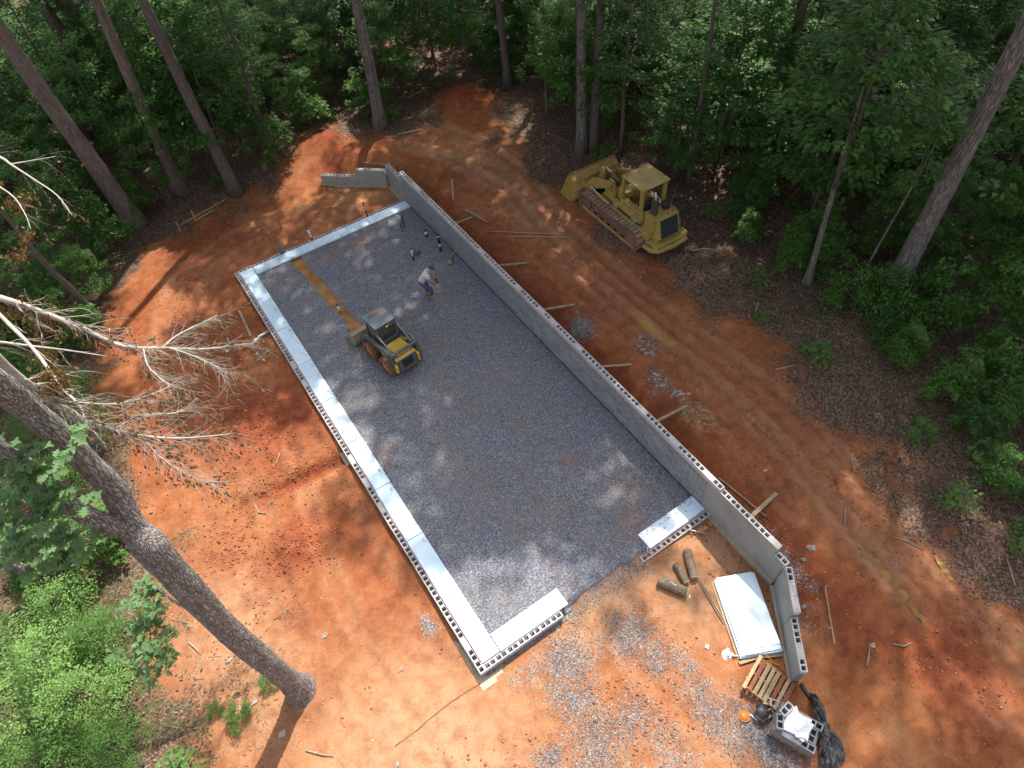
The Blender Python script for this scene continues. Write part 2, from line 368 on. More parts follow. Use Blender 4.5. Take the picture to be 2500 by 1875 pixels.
WALL_PATH = np.array([(0.5, 29.5), (6.4, 26.1), (9.24, 23.6), (9.24, -2.95), (7.45, -5.3), (4.5, -11.0), (2, -30)])
def path_dist(x, y):
    x = np.asarray(x, float); y = np.asarray(y, float)
    best = np.full(x.shape, 1e9); sg = np.zeros(x.shape); seg = np.zeros(x.shape)
    for i in range(len(WALL_PATH)-1):
        a = WALL_PATH[i]; b = WALL_PATH[i+1]; d = b-a; L2 = d@d
        t = np.clip(((x-a[0])*d[0]+(y-a[1])*d[1])/L2, 0, 1)
        D = np.hypot(x-a[0]-t*d[0], y-a[1]-t*d[1])
        s = (d[0]*(y-a[1])-d[1]*(x-a[0]))/np.sqrt(L2)
        mk = D < best-1e-9
        best = np.where(mk, D, best); sg = np.where(mk, np.sign(s), sg); seg = np.where(mk, i+t, seg)
    return best*sg, seg

def base_h(x, y):
    x = np.asarray(x, float); y = np.asarray(y, float)
    d, seg = path_dist(x, y)
    low = -0.32+0.22*ss(-3.5, 0.5, y)*ss(3.2, 4.5, x)*ss(9.5, 6, np.abs(x-5))*(1-ss(0.5, 1.5, y))
    low = low+0.22*ss(20.5, 23.5, y)*ss(2, 8, x)
    high = 1.12-1.15*ss(3.5, -8.0, y)-0.45*ss(20, 30, y)+0.012*np.clip(x-18, 0, 60)
    f0 = np.interp(seg, [0, 1, 1.6, 2, 2.1, 2.9, 3, 3.6, 4, 5], [0, 0.0, 0.3, 0.45, 0.5, 0.5, 0.45, 0.3, 0.0, 0])
    w = np.interp(seg, [0, 1, 1.3, 2, 3, 3.7, 4, 5], [7, 4, 1.6, 1.3, 1.4, 1.6, 3, 5])
    o = np.interp(seg, [0, 1, 1.3, 3.7, 4, 5], [-3, -1, 0.06, 0.06, -0.8, -2])
    s = np.where(d <= o, 0, f0*ss(0, 0.06, d-o)+(1-f0)*ss(0.0, 1, (d-o)/w))
    h = low+(high-low)*s
    h = h+0.75*np.exp(-(((x-15.8)/1.3)**2+((y-27.0)/1.3)**2))
    h = h+0.35*np.exp(-(((x-7.8)/1.3)**2+((y-28.3)/0.9)**2))
    h = h+0.40*np.exp(-(((x+3.0)/1.0)**2+((y-7.2)/0.9)**2))
    return h

def seg_dist(x, y, line):
    best = np.full(np.shape(x), 1e9); along = np.zeros(np.shape(x)); acc = 0
    for (ax, ay), (bx, by) in zip(line[:-1], line[1:]):
        dx, dy = bx-ax, by-ay; L = math.hypot(dx, dy)
        t = np.clip(((x-ax)*dx+(y-ay)*dy)/L**2, 0, 1)
        D = np.hypot(x-ax-t*dx, y-ay-t*dy); mk = D < best
        best = np.where(mk, D, best); along = np.where(mk, acc+t*L, along); acc += L
    return best, along

RUTS = [([(11.2, -9), (11.9, -5.5), (12.1, -3.5), (12.5, 0.8), (12.4, 4), (12.2, 7), (12.1, 10), (12.5, 14), (12.9, 18), (12.2, 22), (11, 25)], 0.20, 0.085),
        ([(12.9, -9.5), (13.5, -6.2), (13.75, -3.4), (13.9, 0.8), (13.7, 5), (13.4, 9), (13.5, 14), (14.4, 18.5), (14.2, 22), (13.2, 26)], 0.20, 0.06),
        ([(12.6, -9), (12.9, -5), (13.1, -2), (13.2, 3), (12.9, 7), (12.8, 12)], 0.14, 0.04),
        ([(11.0, -2), (11.5, 2), (11.4, 6), (11.3, 12), (11.8, 20)], 0.16, 0.03),
        ([(-1.6, -6), (-2.2, -1), (-2.6, 3), (-2.3, 7), (-1.5, 11), (-1.2, 16)], 0.18, 0.035),
        ([(-3.3, -7), (-4.0, -1), (-3.9, 5), (-3.4, 9), (-3.2, 13), (-3.6, 18)], 0.18, 0.03),
        ([(-4.5, 12), (-4.6, 17), (-3.9, 21), (-2.2, 24), (1, 25.2), (4.5, 24.8), (8.3, 23.2)], 0.22, 0.045),
        ([(-3.2, 14), (-3.1, 18), (-2.2, 21.3), (-0.6, 23.2), (2, 23.9), (6.5, 23.2)], 0.22, 0.04),
        ([(4.2, 0.2), (4.0, -2), (4.3, -5), (4.9, -9)], 0.22, 0.035),
        ([(5.7, 0.2), (5.6, -2), (5.9, -5), (6.3, -9)], 0.22, 0.03),
        ([(0.3, -9), (0.9, -4.5), (2.2, -1.8), (3.9, -0.3)], 0.2, 0.03)]
TRENCH = [(-0.12, 9.60), (-1.38, 9.70), (-2.62, 9.88), (-4.0, 9.95)]

CLAY = np.array([(-13, -16), (-9.5, -4), (-8.0, 1.6), (-7.2, 4.8), (-7.3, 7.6), (-6.6, 10.5), (-7.0, 13), (-7.2, 17.8), (-6.9, 21.6), (-5.8, 24.8),
    (-3.6, 26.6), (-1.2, 26.9), (2.8, 27.6), (5.8, 27.9), (6.6, 29.3), (8.6, 29.4), (9.4, 27.2), (11.2, 25.6), (13.2, 26.6), (14.4, 28.4), (16.0, 28.9), (17.4, 27.8),
    (17.2, 25.6), (15.2, 22.3), (14.3, 19.6), (14.7, 15.9), (14.6, 13.1), (14.9, 10), (15.2, 6.8), (15.0, 3.2), (14.6, -.1), (14.5, -2.8), (14.0, -5.7), (13.6, -9), (13.6, -16)])
def poly_sd(x, y, P):
    """signed distance, positive inside"""
    x = np.asarray(x, float); y = np.asarray(y, float); best = np.full(x.shape, 1e9); ins = np.zeros(x.shape, bool)
    for i in range(len(P)):
        a = P[i]; b = P[(i+1) % len(P)]; d = b-a
        t = np.clip(((x-a[0])*d[0]+(y-a[1])*d[1])/(d@d), 0, 1)
        best = np.minimum(best, np.hypot(x-a[0]-t*d[0], y-a[1]-t*d[1]))
        c = (a[1] > y) != (b[1] > y)
        with np.errstate(divide='ignore', invalid='ignore'):
            ins ^= c & (x < (b[0]-a[0])*(y-a[1])/(b[1]-a[1]+1e-12)+a[0])
    return np.where(ins, best, -best)

def ground_z(x, y):
    x = np.asarray(x, float); y = np.asarray(y, float)
    h = base_h(x, y)
    sd = poly_sd(x, y, CLAY); inside = ss(-1.0, 1.0, sd)
    h = h + fbm(x, y, 0.35, 3, 5)*0.10 + fbm(x, y, 1.7, 3, 9)*(0.035+0.02*(1-inside))
    h = h + np.abs(fbm(x, y, 5.0, 2, 31))*0.03
    for line, wd, dp in RUTS:
        D, al = seg_dist(x, y, line)
        tread = 1+0.3*np.sin(al*26)
        k = np.exp(-(D/wd)**2)
        h = h - dp*1.35*k*tread*0.9 + dp*0.75*np.exp(-((D-wd*1.9)/(wd*0.7))**2)
    D, al = seg_dist(x, y, TRENCH)
    h = h - 0.26*np.exp(-(D/0.24)**2) + 0.08*np.exp(-((D-0.6)/0.3)**2)*(0.6+0.8*vnoise(x, y, 2.5, 3))
    h = h + 0.16*np.clip(fbm(x, y, 1.4, 4, 41)+0.05, 0, 1)*np.exp(-(((x-10.9)/0.7)**2))*ss(-3, 2, y)*ss(22, 15, y)
    # clods on the spoil heap by the left wall and far mound
    for cx, cy, r in ((-3.0, 7.2, 1.6), (15.8, 27.0, 1.7), (-2.3, 12.8, 2.2), (-4.3, 14.5, 1.6), (12.2, -7.8, 2.2)):
        h = h + np.exp(-(((x-cx)/r)**2+((y-cy)/r)**2))*np.abs(fbm(x, y, 2.6, 3, 77))*0.22
    return h
def gz(x, y): return float(ground_z(np.array([float(x)]), np.array([float(y)]))[0])

xs = np.concatenate([np.arange(-70, -24, 2.0), np.arange(-24, -9, 0.5), np.arange(-9, 9.16, 0.115), [9.2, 9.30], np.arange(9.4, 19, 0.115), np.arange(19, 34, 0.4), np.arange(34, 100, 1.5)])
ys = np.concatenate([np.arange(-45, -11, 1.5), np.arange(-11, 30, 0.115), np.arange(30, 50, 0.45), np.arange(50, 130, 1.8)])
X, Y = np.meshgrid(xs, ys)
Z = ground_z(X.ravel(), Y.ravel()).reshape(X.shape)
inb = (X > 0.3) & (X < 9.0) & (Y > 0.9) & (Y < 21.6)
Z = np.where(inb, np.minimum(Z, -0.25), Z)
far = np.hypot(X-10, Y-15)
Z = Z + 0.00012*np.clip(far-40, 0, 200)**2*0
V = np.stack([X.ravel(), Y.ravel(), Z.ravel()], 1)
nx = len(xs); ny = len(ys)
idx = np.arange(nx*ny).reshape(ny, nx)
F = np.stack([idx[:-1, :-1].ravel(), idx[:-1, 1:].ravel(), idx[1:, 1:].ravel(), idx[1:, :-1].ravel()], 1)

def make_ground_mat():
    mt = bpy.data.materials.new('red_clay_and_leaf_litter'); n, b, L = nodes(mt)
    g = n.nodes.new('ShaderNodeNewGeometry'); pos = g.outputs['Position']
    def attr(nm):
        a = n.nodes.new('ShaderNodeAttribute'); a.attribute_name = nm; return sep(n, a.outputs['Color'])
    a1 = attr('mask'); a2 = attr('mask2')
    nA = noise(n, pos, 0.45, 5, 0.6); nB = noise(n, pos, 2.6, 5, 0.6, 0.4); nC = noise(n, pos, 16, 4, 0.65)
    mx = mth(n, 'ADD', mth(n, 'ADD', mth(n, 'MULTIPLY', nA, 0.5), mth(n, 'MULTIPLY', nB, 0.32)), mth(n, 'MULTIPLY', nC, 0.18))
    clay = ramp(n, mx, [(0.36, (0.17, 0.050, 0.019)), (0.46, (0.27, 0.090, 0.033)), (0.54, (0.35, 0.132, 0.050)), (0.64, (0.42, 0.195, 0.088))])
    clay = mixc(n, mth(n, 'MULTIPLY', a1[2], ramp(n, nB, [(0.35, 0.45), (0.6, 1.0)])), clay, (0.43, 0.255, 0.145))
    red = ramp(n, mth(n, 'ADD', mth(n, 'MULTIPLY', nB, 0.6), mth(n, 'MULTIPLY', nC, 0.4)), [(0.35, (0.155, 0.034, 0.014)), (0.55, (0.26, 0.062, 0.024)), (0.7, (0.34, 0.10, 0.04))])
    clay = mixc(n, a2[0], clay, red)
    # pale pebbles and bits
    vd = voro(n, pos, 7.5, 'Distance'); vc = sep(n, voro(n, pos, 7.5, 'Color'))
    peb = mth(n, 'MULTIPLY', mth(n, 'LESS_THAN', vd, 0.085), mth(n, 'GREATER_THAN', vc[0], 0.72))
    clay = mixc(n, mth(n, 'MULTIPLY', peb, 0.8), clay, (0.60, 0.47, 0.34))
    vd2 = voro(n, pos, 19, 'Distance'); vc2 = sep(n, voro(n, pos, 19, 'Color'))
    cl = mth(n, 'MULTIPLY', mth(n, 'LESS_THAN', vd2, 0.22), mth(n, 'GREATER_THAN', vc2[1], 0.6))
    clay = mixc(n, mth(n, 'MULTIPLY', cl, 0.45), clay, (0.30, 0.085, 0.035))
    ochre = mixc(n, nB, (0.36, 0.19, 0.05), (0.50, 0.31, 0.10))
    clay = mixc(n, a2[1], clay, ochre)
    # forest floor
    lv = sep(n, voro(n, pos, 17, 'Color')); lv2 = sep(n, voro(n, pos, 33, 'Color'))
    lf = mth(n, 'ADD', mth(n, 'MULTIPLY', lv[0], 0.55), mth(n, 'MULTIPLY', lv2[1], 0.45))
    lit = ramp(n, lf, [(0.15, (0.055, 0.028, 0.018)), (0.42, (0.12, 0.064, 0.041)), (0.62, (0.19, 0.112, 0.075)), (0.8, (0.27, 0.18, 0.13)), (0.95, (0.38, 0.29, 0.22))])
    lit = mixc(n, ramp(n, nA, [(0.45, 0.0), (0.65, 0.55)]), lit, (0.09, 0.052, 0.033))
    lit = mixc(n, mth(n, 'MULTIPLY', a2[2], ramp(n, nB, [(0.4, 0.1), (0.6, 0.85)])), lit, (0.06, 0.10, 0.028))
    edge = mth(n, 'ADD', a1[0], mth(n, 'MULTIPLY', mth(n, 'SUBTRACT', mth(n, 'ADD', mth(n, 'MULTIPLY', nB, 0.6), mth(n, 'MULTIPLY', lv[2], 0.4)), 0.5), 0.9))
    lfac = ramp(n, edge, [(0.38, 0.0), (0.62, 1.0)])
    col = mixc(n, lfac, clay, lit)
    # scattered grey stone
    gc = voro(n, pos, 30, 'Color'); gs = sep(n, gc); gd = voro(n, pos, 30, 'Distance')
    gcol = ramp(n, gs[0], [(0.1, (0.11, 0.105, 0.103)), (0.45, (0.22, 0.21, 0.205)), (0.8, (0.33, 0.315, 0.305)), (1.0, (0.50, 0.48, 0.46))])
    gm = mth(n, 'ADD', a1[1], mth(n, 'MULTIPLY', mth(n, 'SUBTRACT', nB, 0.5), 0.9))
    gfac = mth(n, 'LESS_THAN', gs[1], gm)
    gfac = mth(n, 'MULTIPLY', gfac, mth(n, 'GREATER_THAN', a1[1], 0.03))
    col = mixc(n, gfac, col, gcol)
    L.new(col, b.inputs['Base Color'])
    b.inputs['Roughness'].default_value = 0.93; b.inputs['Specular IOR Level'].default_value = 0.25
    hgt = mth(n, 'ADD', mth(n, 'ADD', mth(n, 'MULTIPLY', nC, 0.6), mth(n, 'MULTIPLY', noise(n, pos, 55, 3), 0.35)), mth(n, 'MULTIPLY', mth(n, 'MULTIPLY', gfac, mth(n, 'SUBTRACT', 0.6, gd)), 1.0))
    hgt = mth(n, 'ADD', hgt, mth(n, 'MULTIPLY', mth(n, 'MULTIPLY', lfac, lv2[0]), 0.6))
    bump(n, b, hgt, 0.95, 0.045)
    return mt

def colour_attr(me, name, arr):
    a = me.attributes.new(name, 'FLOAT_COLOR', 'POINT')
    d = np.ones((len(arr), 4), np.float32); d[:, :3] = arr; a.data.foreach_set('color', d.ravel())

def blobs(x, y, L):
    t = np.zeros(np.shape(x))
    for cx, cy, rx, ry, a in L: t = np.maximum(t, a*np.exp(-(((x-cx)/rx)**2+((y-cy)/ry)**2)**1.3))
    return t

gx, gy = V[:, 0], V[:, 1]
sd = poly_sd(gx, gy, CLAY)
litter = ss(1.2, -1.4, sd + fbm(gx, gy, 0.5, 4, 3)*2.2)
# brown band of trampled litter along the right of the drive and in the lower left corner
litter = np.maximum(litter, 0.62*blobs(gx, gy, [(14.4, 8, 1.2, 12, 0.75), (10.9, 3, 0.8, 6, 0.5), (-5.9, 3.2, 1.9, 2.4, 0.9), (-5.0, -1, 2.2, 2.0, 0.6), (12.2, 24.6, 1.8, 1.8, 0.75), (9.5, 26.3, 1.3, 1.3, 0.8), (-1.5, 26.4, 3.0, 0.9, 0.8), (10.4, -1.2, 0.7, 2.2, 0.4), (14.6, -5.5, 1.0, 6, 0.8), (-6.6, 16.5, 0.8, 5, 0.7), (-4.0, 5.2, 0.9, 0.8, 0.7), (-4.2, 9.6, 1.2, 1.0, 0.6), (-6.2, 9.5, 1.0, 1.6, 0.8)])*(0.7+0.8*fbm(gx, gy, 0.9, 3, 12)))
grav = blobs(gx, gy, [(2.4, -1.1, 0.8, 0.7, 0.75), (2.0, -2.2, 0.6, 0.5, 0.65), (1.7, -1.7, 0.45, 0.45, 0.6), (4.4, -1.6, 0.7, 0.6, 0.7), (4.6, -2.5, 0.5, 0.5, 0.55), (1.9, -3.2, 0.8, 0.8, 0.55), (2.9, -3.4, 0.8, 0.55, 0.5), (0.4, -2.9, 0.45, 0.3, 0.9),
    (1.2, -3.9, 0.8, 0.5, 0.7), (4.9, -4.7, 0.5, 1.3, 0.65), (5.6, -6.0, 0.5, 1.2, 0.95), (5.2, -3.3, 0.35, 0.9, 0.5), (3.3, -4.8, 0.6, 1.2, 0.5), (10.32, 8.59, 0.42, 0.55, 1.1), (-0.58, 2.25, 0.25, 0.35, 0.9),
    (11.87, 6.2, 0.5, 0.5, 0.4), (10.85, 4.6, 0.35, 0.6, 0.6), (5.0, 0.1, 2.0, 0.4, 0.55), (9.75, -2.3, 0.3, 1.3, 0.9), (9.0, -4.2, 0.3, 0.5, 0.3), (3.3, 0.0, 0.3, 0.3, 0.8), (6.2, -0.3, 0.4, 0.3, 0.4), (1.5, -0.7, 1.1, 0.35, 0.35)])
dust = np.zeros(len(V))
for line, wd, dp in RUTS:
    D, al = seg_dist(gx, gy, line); dust = np.maximum(dust, np.exp(-((D-wd*1.4)/(wd*1.2))**2)*min(1, dp*11))
dust = dust*np.where(gx > 9.5, 0.8, 1.0)
dust = np.maximum(dust, blobs(gx, gy, [(-2.5, -1, 4.0, 3.6, 0.95), (1.5, -5, 4, 2, 0.5), (4.5, -0.6, 2.2, 0.8, 0.9), (6.9, -1.6, 1.6, 2.0, 0.75), (8.6, -1.2, 0.7, 2.0, 0.9), (-5.8, 5, 2, 4, 0.8), (13.2, 20, 1.0, 4, 0.5), (8.2, -3.6, 0.7, 1.2, 0.8), (-0.6, 6, 0.4, 5, 0.3), (8.6, 23.0, 0.8, 0.8, 0.7), (7.4, 24.8, 1.3, 0.5, 0.8)]))
red = blobs(gx, gy, [(12.6, 6, 2.2, 11, 0.38), (-0.5, 25, 4, 2.0, 0.5), (-4.5, 22, 2.2, 3.5, 0.5), (10.8, 14, 1.2, 8, 0.4), (-3.0, 7.2, 1.5, 1.5, 0.9), (-2.0, 13.2, 2.2, 2.8, 0.95), (-4.2, 15, 2.4, 3.2, 0.85), (-1.2, 6.5, 1.3, 2.2, 0.5), (-2.9, 17.5, 2.5, 2.5, 0.8), (-1.3, 3.2, 0.8, 1.2, 0.4), (15.8, 27.0, 1.7, 1.9, 1.0), (7.9, 28.4, 1.6, 1.1, 1.0), (11.5, -7.4, 1.5, 2.3, 0.9), (9.75, 8, 0.55, 13, 0.85), (9.9, -3, 0.9, 2.4, 0.8), (10.3, -5.2, 1.1, 1.6, 0.7), (2.5, 24.2, 4, 1.4, 0.45), (-3, 20, 2.6, 3, 0.5), (-1.7, 9.75, 2.2, 0.40, 1.0), (-3.3, 7.3, 1.3, 1.2, 0.6), (-1.7, 11.6, 1.2, 1.2, 0.5), (-0.9, 3.9, 0.5, 1.6, 0.5), (-3.4, 5.0, 1.4, 1.0, 0.35), (-5.2, 8.4, 1.0, 1.0, 0.5), (11, 26, 2, 1, 0.3), (7.4, 26.8, 1.8, 0.8, 0.85), (-0.35, 11, 0.35, 12, 0.45)])  # moist red clay, plus painted shade along the left wall and trench
och = blobs(gx, gy, [(12.4, 6.7, 0.22, 1.1, 0.9), (7.0, 24.2, 1.5, 0.3, 0.5)])
moss = blobs(gx, gy, [(-9.5, 7, 3.5, 5, 0.9), (18, 1, 3, 5, 0.35), (-8.5, 18, 2, 6, 0.6), (6, 31, 5, 2, 0.35)])
gme = np_mesh('ground', V, F, make_ground_mat(), smooth=True)
colour_attr(gme, 'mask', np.stack([litter, grav, np.clip(dust, 0, 1)], 1))
colour_attr(gme, 'mask2', np.stack([np.clip(red, 0, 1), och, moss], 1))
ground = put('ground', gme); tag(ground, kind='structure')

# muddy water standing in the ruts
def sheet(name, pts, mt, kind):
    cx = sum(p[0] for p in pts)/len(pts); cy = sum(p[1] for p in pts)/len(pts)
    z = np.mean([gz(*p) for p in pts])
    b = MB(); b.add([(p[0], p[1], gz(*p)) for p in pts], [tuple(range(len(pts)))])
    return tag(b.obj(name, mt), kind=kind)
wm = bpy.data.materials.new('muddy_water'); n_, b_, L_ = nodes(wm)
gg = n_.nodes.new('ShaderNodeNewGeometry')
L_.new(ramp(n_, noise(n_, gg.outputs['Position'], 2.5, 3), [(0.35, (0.24, 0.125, 0.035)), (0.7, (0.36, 0.21, 0.075))]), b_.inputs['Base Color'])
b_.inputs['Roughness'].default_value = 0.3; b_.inputs['Specular IOR Level'].default_value = 0.15
def puddle(line, wd):
    """narrow pool following a rut, level across, floating just above the rut bottom"""
    vs = []; fs = []; N = 22; P = [Vector((p[0], p[1], 0)) for p in line]
    rg = random.Random(int(line[0][1]*100)); cum = [0]
    for a, b in zip(P[:-1], P[1:]): cum.append(cum[-1]+(b-a).length)
    for i in range(N+1):
        s = cum[-1]*i/N; k = max(j for j in range(len(P)-1) if cum[j] <= s+1e-6)
        t = (s-cum[k])/(cum[k+1]-cum[k]); c = P[k].lerp(P[k+1], t); d = (P[k+1]-P[k]).normalized(); x = Vector((-d.y, d.x, 0))
        w = wd*math.sin(PI*min(0.98, max(0.02, i/N)))**0.55*(0.8+0.4*rg.random())
        z = gz(c.x, c.y)+0.028
        vs += [c+x*w/2+Vector((0, 0, z)), c-x*w/2+Vector((0, 0, z))]
    fs = [(2*i, 2*i+1, 2*i+3, 2*i+2) for i in range(N)]
    b = MB(); b.add(vs, fs); return tag(b.obj('puddle', wm, smooth=True), kind='structure')
puddle([(12.47, 1.95), (12.52, 1.3), (12.5, 0.6)], 0.24)
puddle([(11.95, -3.3), (11.98, -4.6), (11.9, -5.5), (11.7, -6.5)], 0.30)
puddle([(13.72, -5.2), (13.62, -5.7), (13.52, -6.1)], 0.2)

# ------------------------------------------------------------------ gravel bed inside the block walls
bx = np.arange(0.16, 9.15, 0.075); by = np.arange(-0.30, 21.80, 0.075)
BX, BY = np.meshgrid(bx, by)
edge_y = np.where((BX > 3.1) & (BX < 6.7), 0.30+0.30*vnoise(BX, BX*0+3, 1.1, 5)+0.12*vnoise(BX, BX*0, 5.0, 6), 0.16)
TR = [(2.72, 21.3), (2.80, 20.2), (2.98, 18.6), (3.02, 17.4), (3.15, 16.0), (3.2, 15.2)]
tD, tA = seg_dist(BX, BY, TR)
tw = 0.24+0.10*vnoise(BX, BY, 1.6, 8)+0.06*vnoise(BX, BY, 6, 9)
tren = ss(tw+0.05, tw-0.08, tD)
BZ = -0.02+fbm(BX, BY, 0.5, 2, 21)*0.02+fbm(BX, BY, 6, 2, 23)*0.02
BZ = BZ-0.10*tren+0.035*np.exp(-((tD-0.42)/0.14)**2)*(BX > 2.9)
BZ = BZ-ss(edge_y, edge_y-0.16, BY)*0.30
BV = np.stack([BX.ravel(), BY.ravel(), BZ.ravel()], 1)
idb = np.arange(BX.size).reshape(BX.shape)
BF = np.stack([idb[:-1, :-1].ravel(), idb[:-1, 1:].ravel(), idb[1:, 1:].ravel(), idb[1:, :-1].ravel()], 1)
keep = BY.ravel()[BF].max(1) > (edge_y.ravel()[BF].min(1)-0.2)
BF = BF[keep]
gm = bpy.data.materials.new('crushed_grey_stone'); n, b, L = nodes(gm)
g = n.nodes.new('ShaderNodeNewGeometry'); pos = g.outputs['Position']
a = n.nodes.new('ShaderNodeAttribute'); a.attribute_name = 'mask'; am = sep(n, a.outputs['Color'])
vc = sep(n, voro(n, pos, 34, 'Color')); vd = voro(n, pos, 34, 'Distance')
nA = noise(n, pos, 0.5, 5, 0.6); nB = noise(n, pos, 3.0, 5, 0.65)
st = ramp(n, vc[0], [(0.05, (0.088, 0.094, 0.118)), (0.4, (0.155, 0.163, 0.198)), (0.75, (0.24, 0.248, 0.283)), (0.93, (0.34, 0.345, 0.365)), (1.0, (0.44, 0.435, 0.43))])
st = mixc(n, mth(n, 'MULTIPLY', ramp(n, nA, [(0.42, 0.0), (0.62, 0.45)]), ramp(n, vc[1], [(0.2, 1.0), (0.9, 0.2)])), st, (0.25, 0.20, 0.15))
cm = mth(n, 'ADD', am[0], mth(n, 'MULTIPLY', mth(n, 'SUBTRACT', nB, 0.5), 0.55))
cf = mth(n, 'MULTIPLY', mth(n, 'LESS_THAN', vc[2], cm), mth(n, 'GREATER_THAN', am[0], 0.03))
st = mixc(n, mth(n, 'MULTIPLY', cf, 0.48), st, mixc(n, nB, (0.28, 0.12, 0.05), (0.36, 0.20, 0.09)))
st = mixc(n, am[1], st, mixc(n, ramp(n, nB, [(0.4, 0.0), (0.6, 1.0)]), (0.30, 0.115, 0.04), (0.38, 0.22, 0.075)))
L.new(st, b.inputs['Base Color']); b.inputs['Roughness'].default_value = 0.9; b.inputs['Specular IOR Level'].default_value = 0.3
bump(n, b, mth(n, 'MULTIPLY', mth(n, 'SUBTRACT', 0.7, vd), mth(n, 'SUBTRACT', 1.0, am[1])), 0.9, 0.03)
qx, qy = BV[:, 0], BV[:, 1]
wheel = np.zeros(len(BV))
for ln_ in ([(3.2, 11.2), (4.2, 7.5), (5.2, 4.0), (5.6, 0.5)], [(4.6, 11.2), (5.5, 7.5), (6.4, 4.0), (6.3, 0.8)], [(3.3, 11.0), (3.2, 6), (3.9, 0.6)], [(4.7, 11), (4.5, 6), (5.2, 0.6)]):
    D_, A_ = seg_dist(qx, qy, ln_); wheel = np.maximum(wheel, 0.22*np.exp(-(D_/0.17)**2)*np.clip(0.8+1.6*vnoise(qx, qy, 0.8, 91), 0, 1.3))
stain = blobs(qx, qy, [(2.6, 13.8, 0.4, 0.5, 0.45), (1.6, 20.0, 0.9, 0.8, 0.35), (4.4, 20.4, 1.6, 0.5, 0.55), (5.9, 20.2, 0.7, 0.9, 0.55), (1.3, 18.0, 0.7, 0.4, 0.3), (2.0, 15.8, 0.5, 0.35, 0.45), (3.2, 15.4, 0.3, 0.4, 0.8), (4.6, 10.2, 0.35, 0.6, 0.4), (4.9, 8.4, 0.3, 0.7, 0.55), (6.0, 6.8, 0.3, 0.8, 0.5), (6.6, 4.4, 0.3, 0.4, 0.6),
    (7.6, 2.3, 0.55, 0.8, 0.55), (6.9, 1.4, 0.5, 0.4, 0.7), (5.3, 3.0, 0.4, 0.5, 0.4), (1.2, 8.6, 0.3, 0.9, 0.5), (3.6, 5.4, 0.5, 1.0, 0.3), (5.6, 12.0, 0.4, 0.4, 0.35), (6.9, 18.2, 0.15, 1.2, 0.4), (5.2, 18.6, 0.1, 1.2, 0.3), (6.3, 0.9, 0.6, 0.3, 0.5), (8.75, 17.3, 0.14, 0.14, 0.9), (7.45, 17.85, 0.2, 0.14, 0.9)])
bme = np_mesh('gravel_bed', BV, BF, gm, smooth=True)
colour_attr(bme, 'mask', np.stack([np.maximum(stain, wheel), tren.ravel(), wheel], 1))
tag(put('gravel_bed', bme), kind='structure')

# loose material lying on the ground: stones round the gravel spills, clods, pebbles
def scatter(name, pts, rmin, rmax, mt, seed, sq=0.7, zf=None):
    rg = np.random.default_rng(seed); N = len(pts)
    base = np.array([(1, 0, 0), (-1, 0, 0), (0, 1, 0), (0, -1, 0), (0, 0, 1), (0, 0, -1)], float)
    r = rmin+(rmax-rmin)*rg.random(N)**2
    k = 0.65+0.7*rg.random((N, 6, 1)); P = base[None]*k*r[:, None, None]; P[:, :, 2] *= sq
    an = rg.random(N)*6.28; ca, sa = np.cos(an), np.sin(an)
    x = P[:, :, 0]*ca[:, None]-P[:, :, 1]*sa[:, None]; y = P[:, :, 0]*sa[:, None]+P[:, :, 1]*ca[:, None]
    z0 = (zf or ground_z)(pts[:, 0], pts[:, 1])
    Vv = np.stack([x+pts[:, 0:1], y+pts[:, 1:2], P[:, :, 2]+z0[:, None]+r[:, None]*0.25], 2).reshape(-1, 3)
    f = np.array([(0, 2, 4), (2, 1, 4), (1, 3, 4), (3, 0, 4), (2, 0, 5), (1, 2, 5), (3, 1, 5), (0, 3, 5)])
    Ff = (f[None]+(np.arange(N)*6)[:, None, None]).reshape(-1, 3)
    return tag(put(name, np_mesh(name, Vv, Ff, mt)), kind='stuff')
rg = np.random.default_rng(11)
def inpoly_points(n, lo, hi, cond):
    out = []; tot = 0
    while tot < n:
        p = np.stack([lo[0]+(hi[0]-lo[0])*rg.random(n*2), lo[1]+(hi[1]-lo[1])*rg.random(n*2)], 1)
        p = p[cond(p[:, 0], p[:, 1])]; out.append(p); tot += len(p)
    return np.concatenate(out)[:n]
GB = [(2.4, -1.1, 1.0, 0.9, 0.95), (2.0, -2.2, 0.8, 0.7, 0.85), (4.4, -1.6, 0.9, 0.8, 0.85), (4.6, -2.5, 0.7, 0.7, 0.7), (1.9, -3.2, 1.0, 1.1, 0.75), (2.9, -3.4, 1.0, 0.8, 0.7), (0.4, -2.9, 0.5, 0.35, 0.9), (4.9, -4.7, 0.6, 1.3, 0.65), (5.6, -6.0, 0.6, 1.2, 0.95), (10.32, 8.59, 0.45, 0.6, 1), (5, 0.1, 2, .35, .5)]
def stone_mat(nm, cols):
    mt = bpy.data.materials.new(nm); n, b, L = nodes(mt); g = n.nodes.new('ShaderNodeNewGeometry')
    L.new(ramp(n, g.outputs['Random Per Island'], cols), b.inputs['Base Color']); b.inputs['Roughness'].default_value = 0.92; return mt
out_b = lambda x, y: ~((x > -0.15) & (x < 9.4) & (y > -0.1) & (y < 22.1))
scatter('loose_stone', inpoly_points(9000, (-0.5, -8), (11, 10), lambda x, y: (blobs(x, y, GB) > rg.random(len(x))*1.0) & out_b(x, y)), 0.010, 0.026,
        stone_mat('loose_grey_stone', [(0, (0.08, 0.08, 0.085)), (0.5, (0.18, 0.175, 0.175)), (1, (0.36, 0.35, 0.34))]), 1)
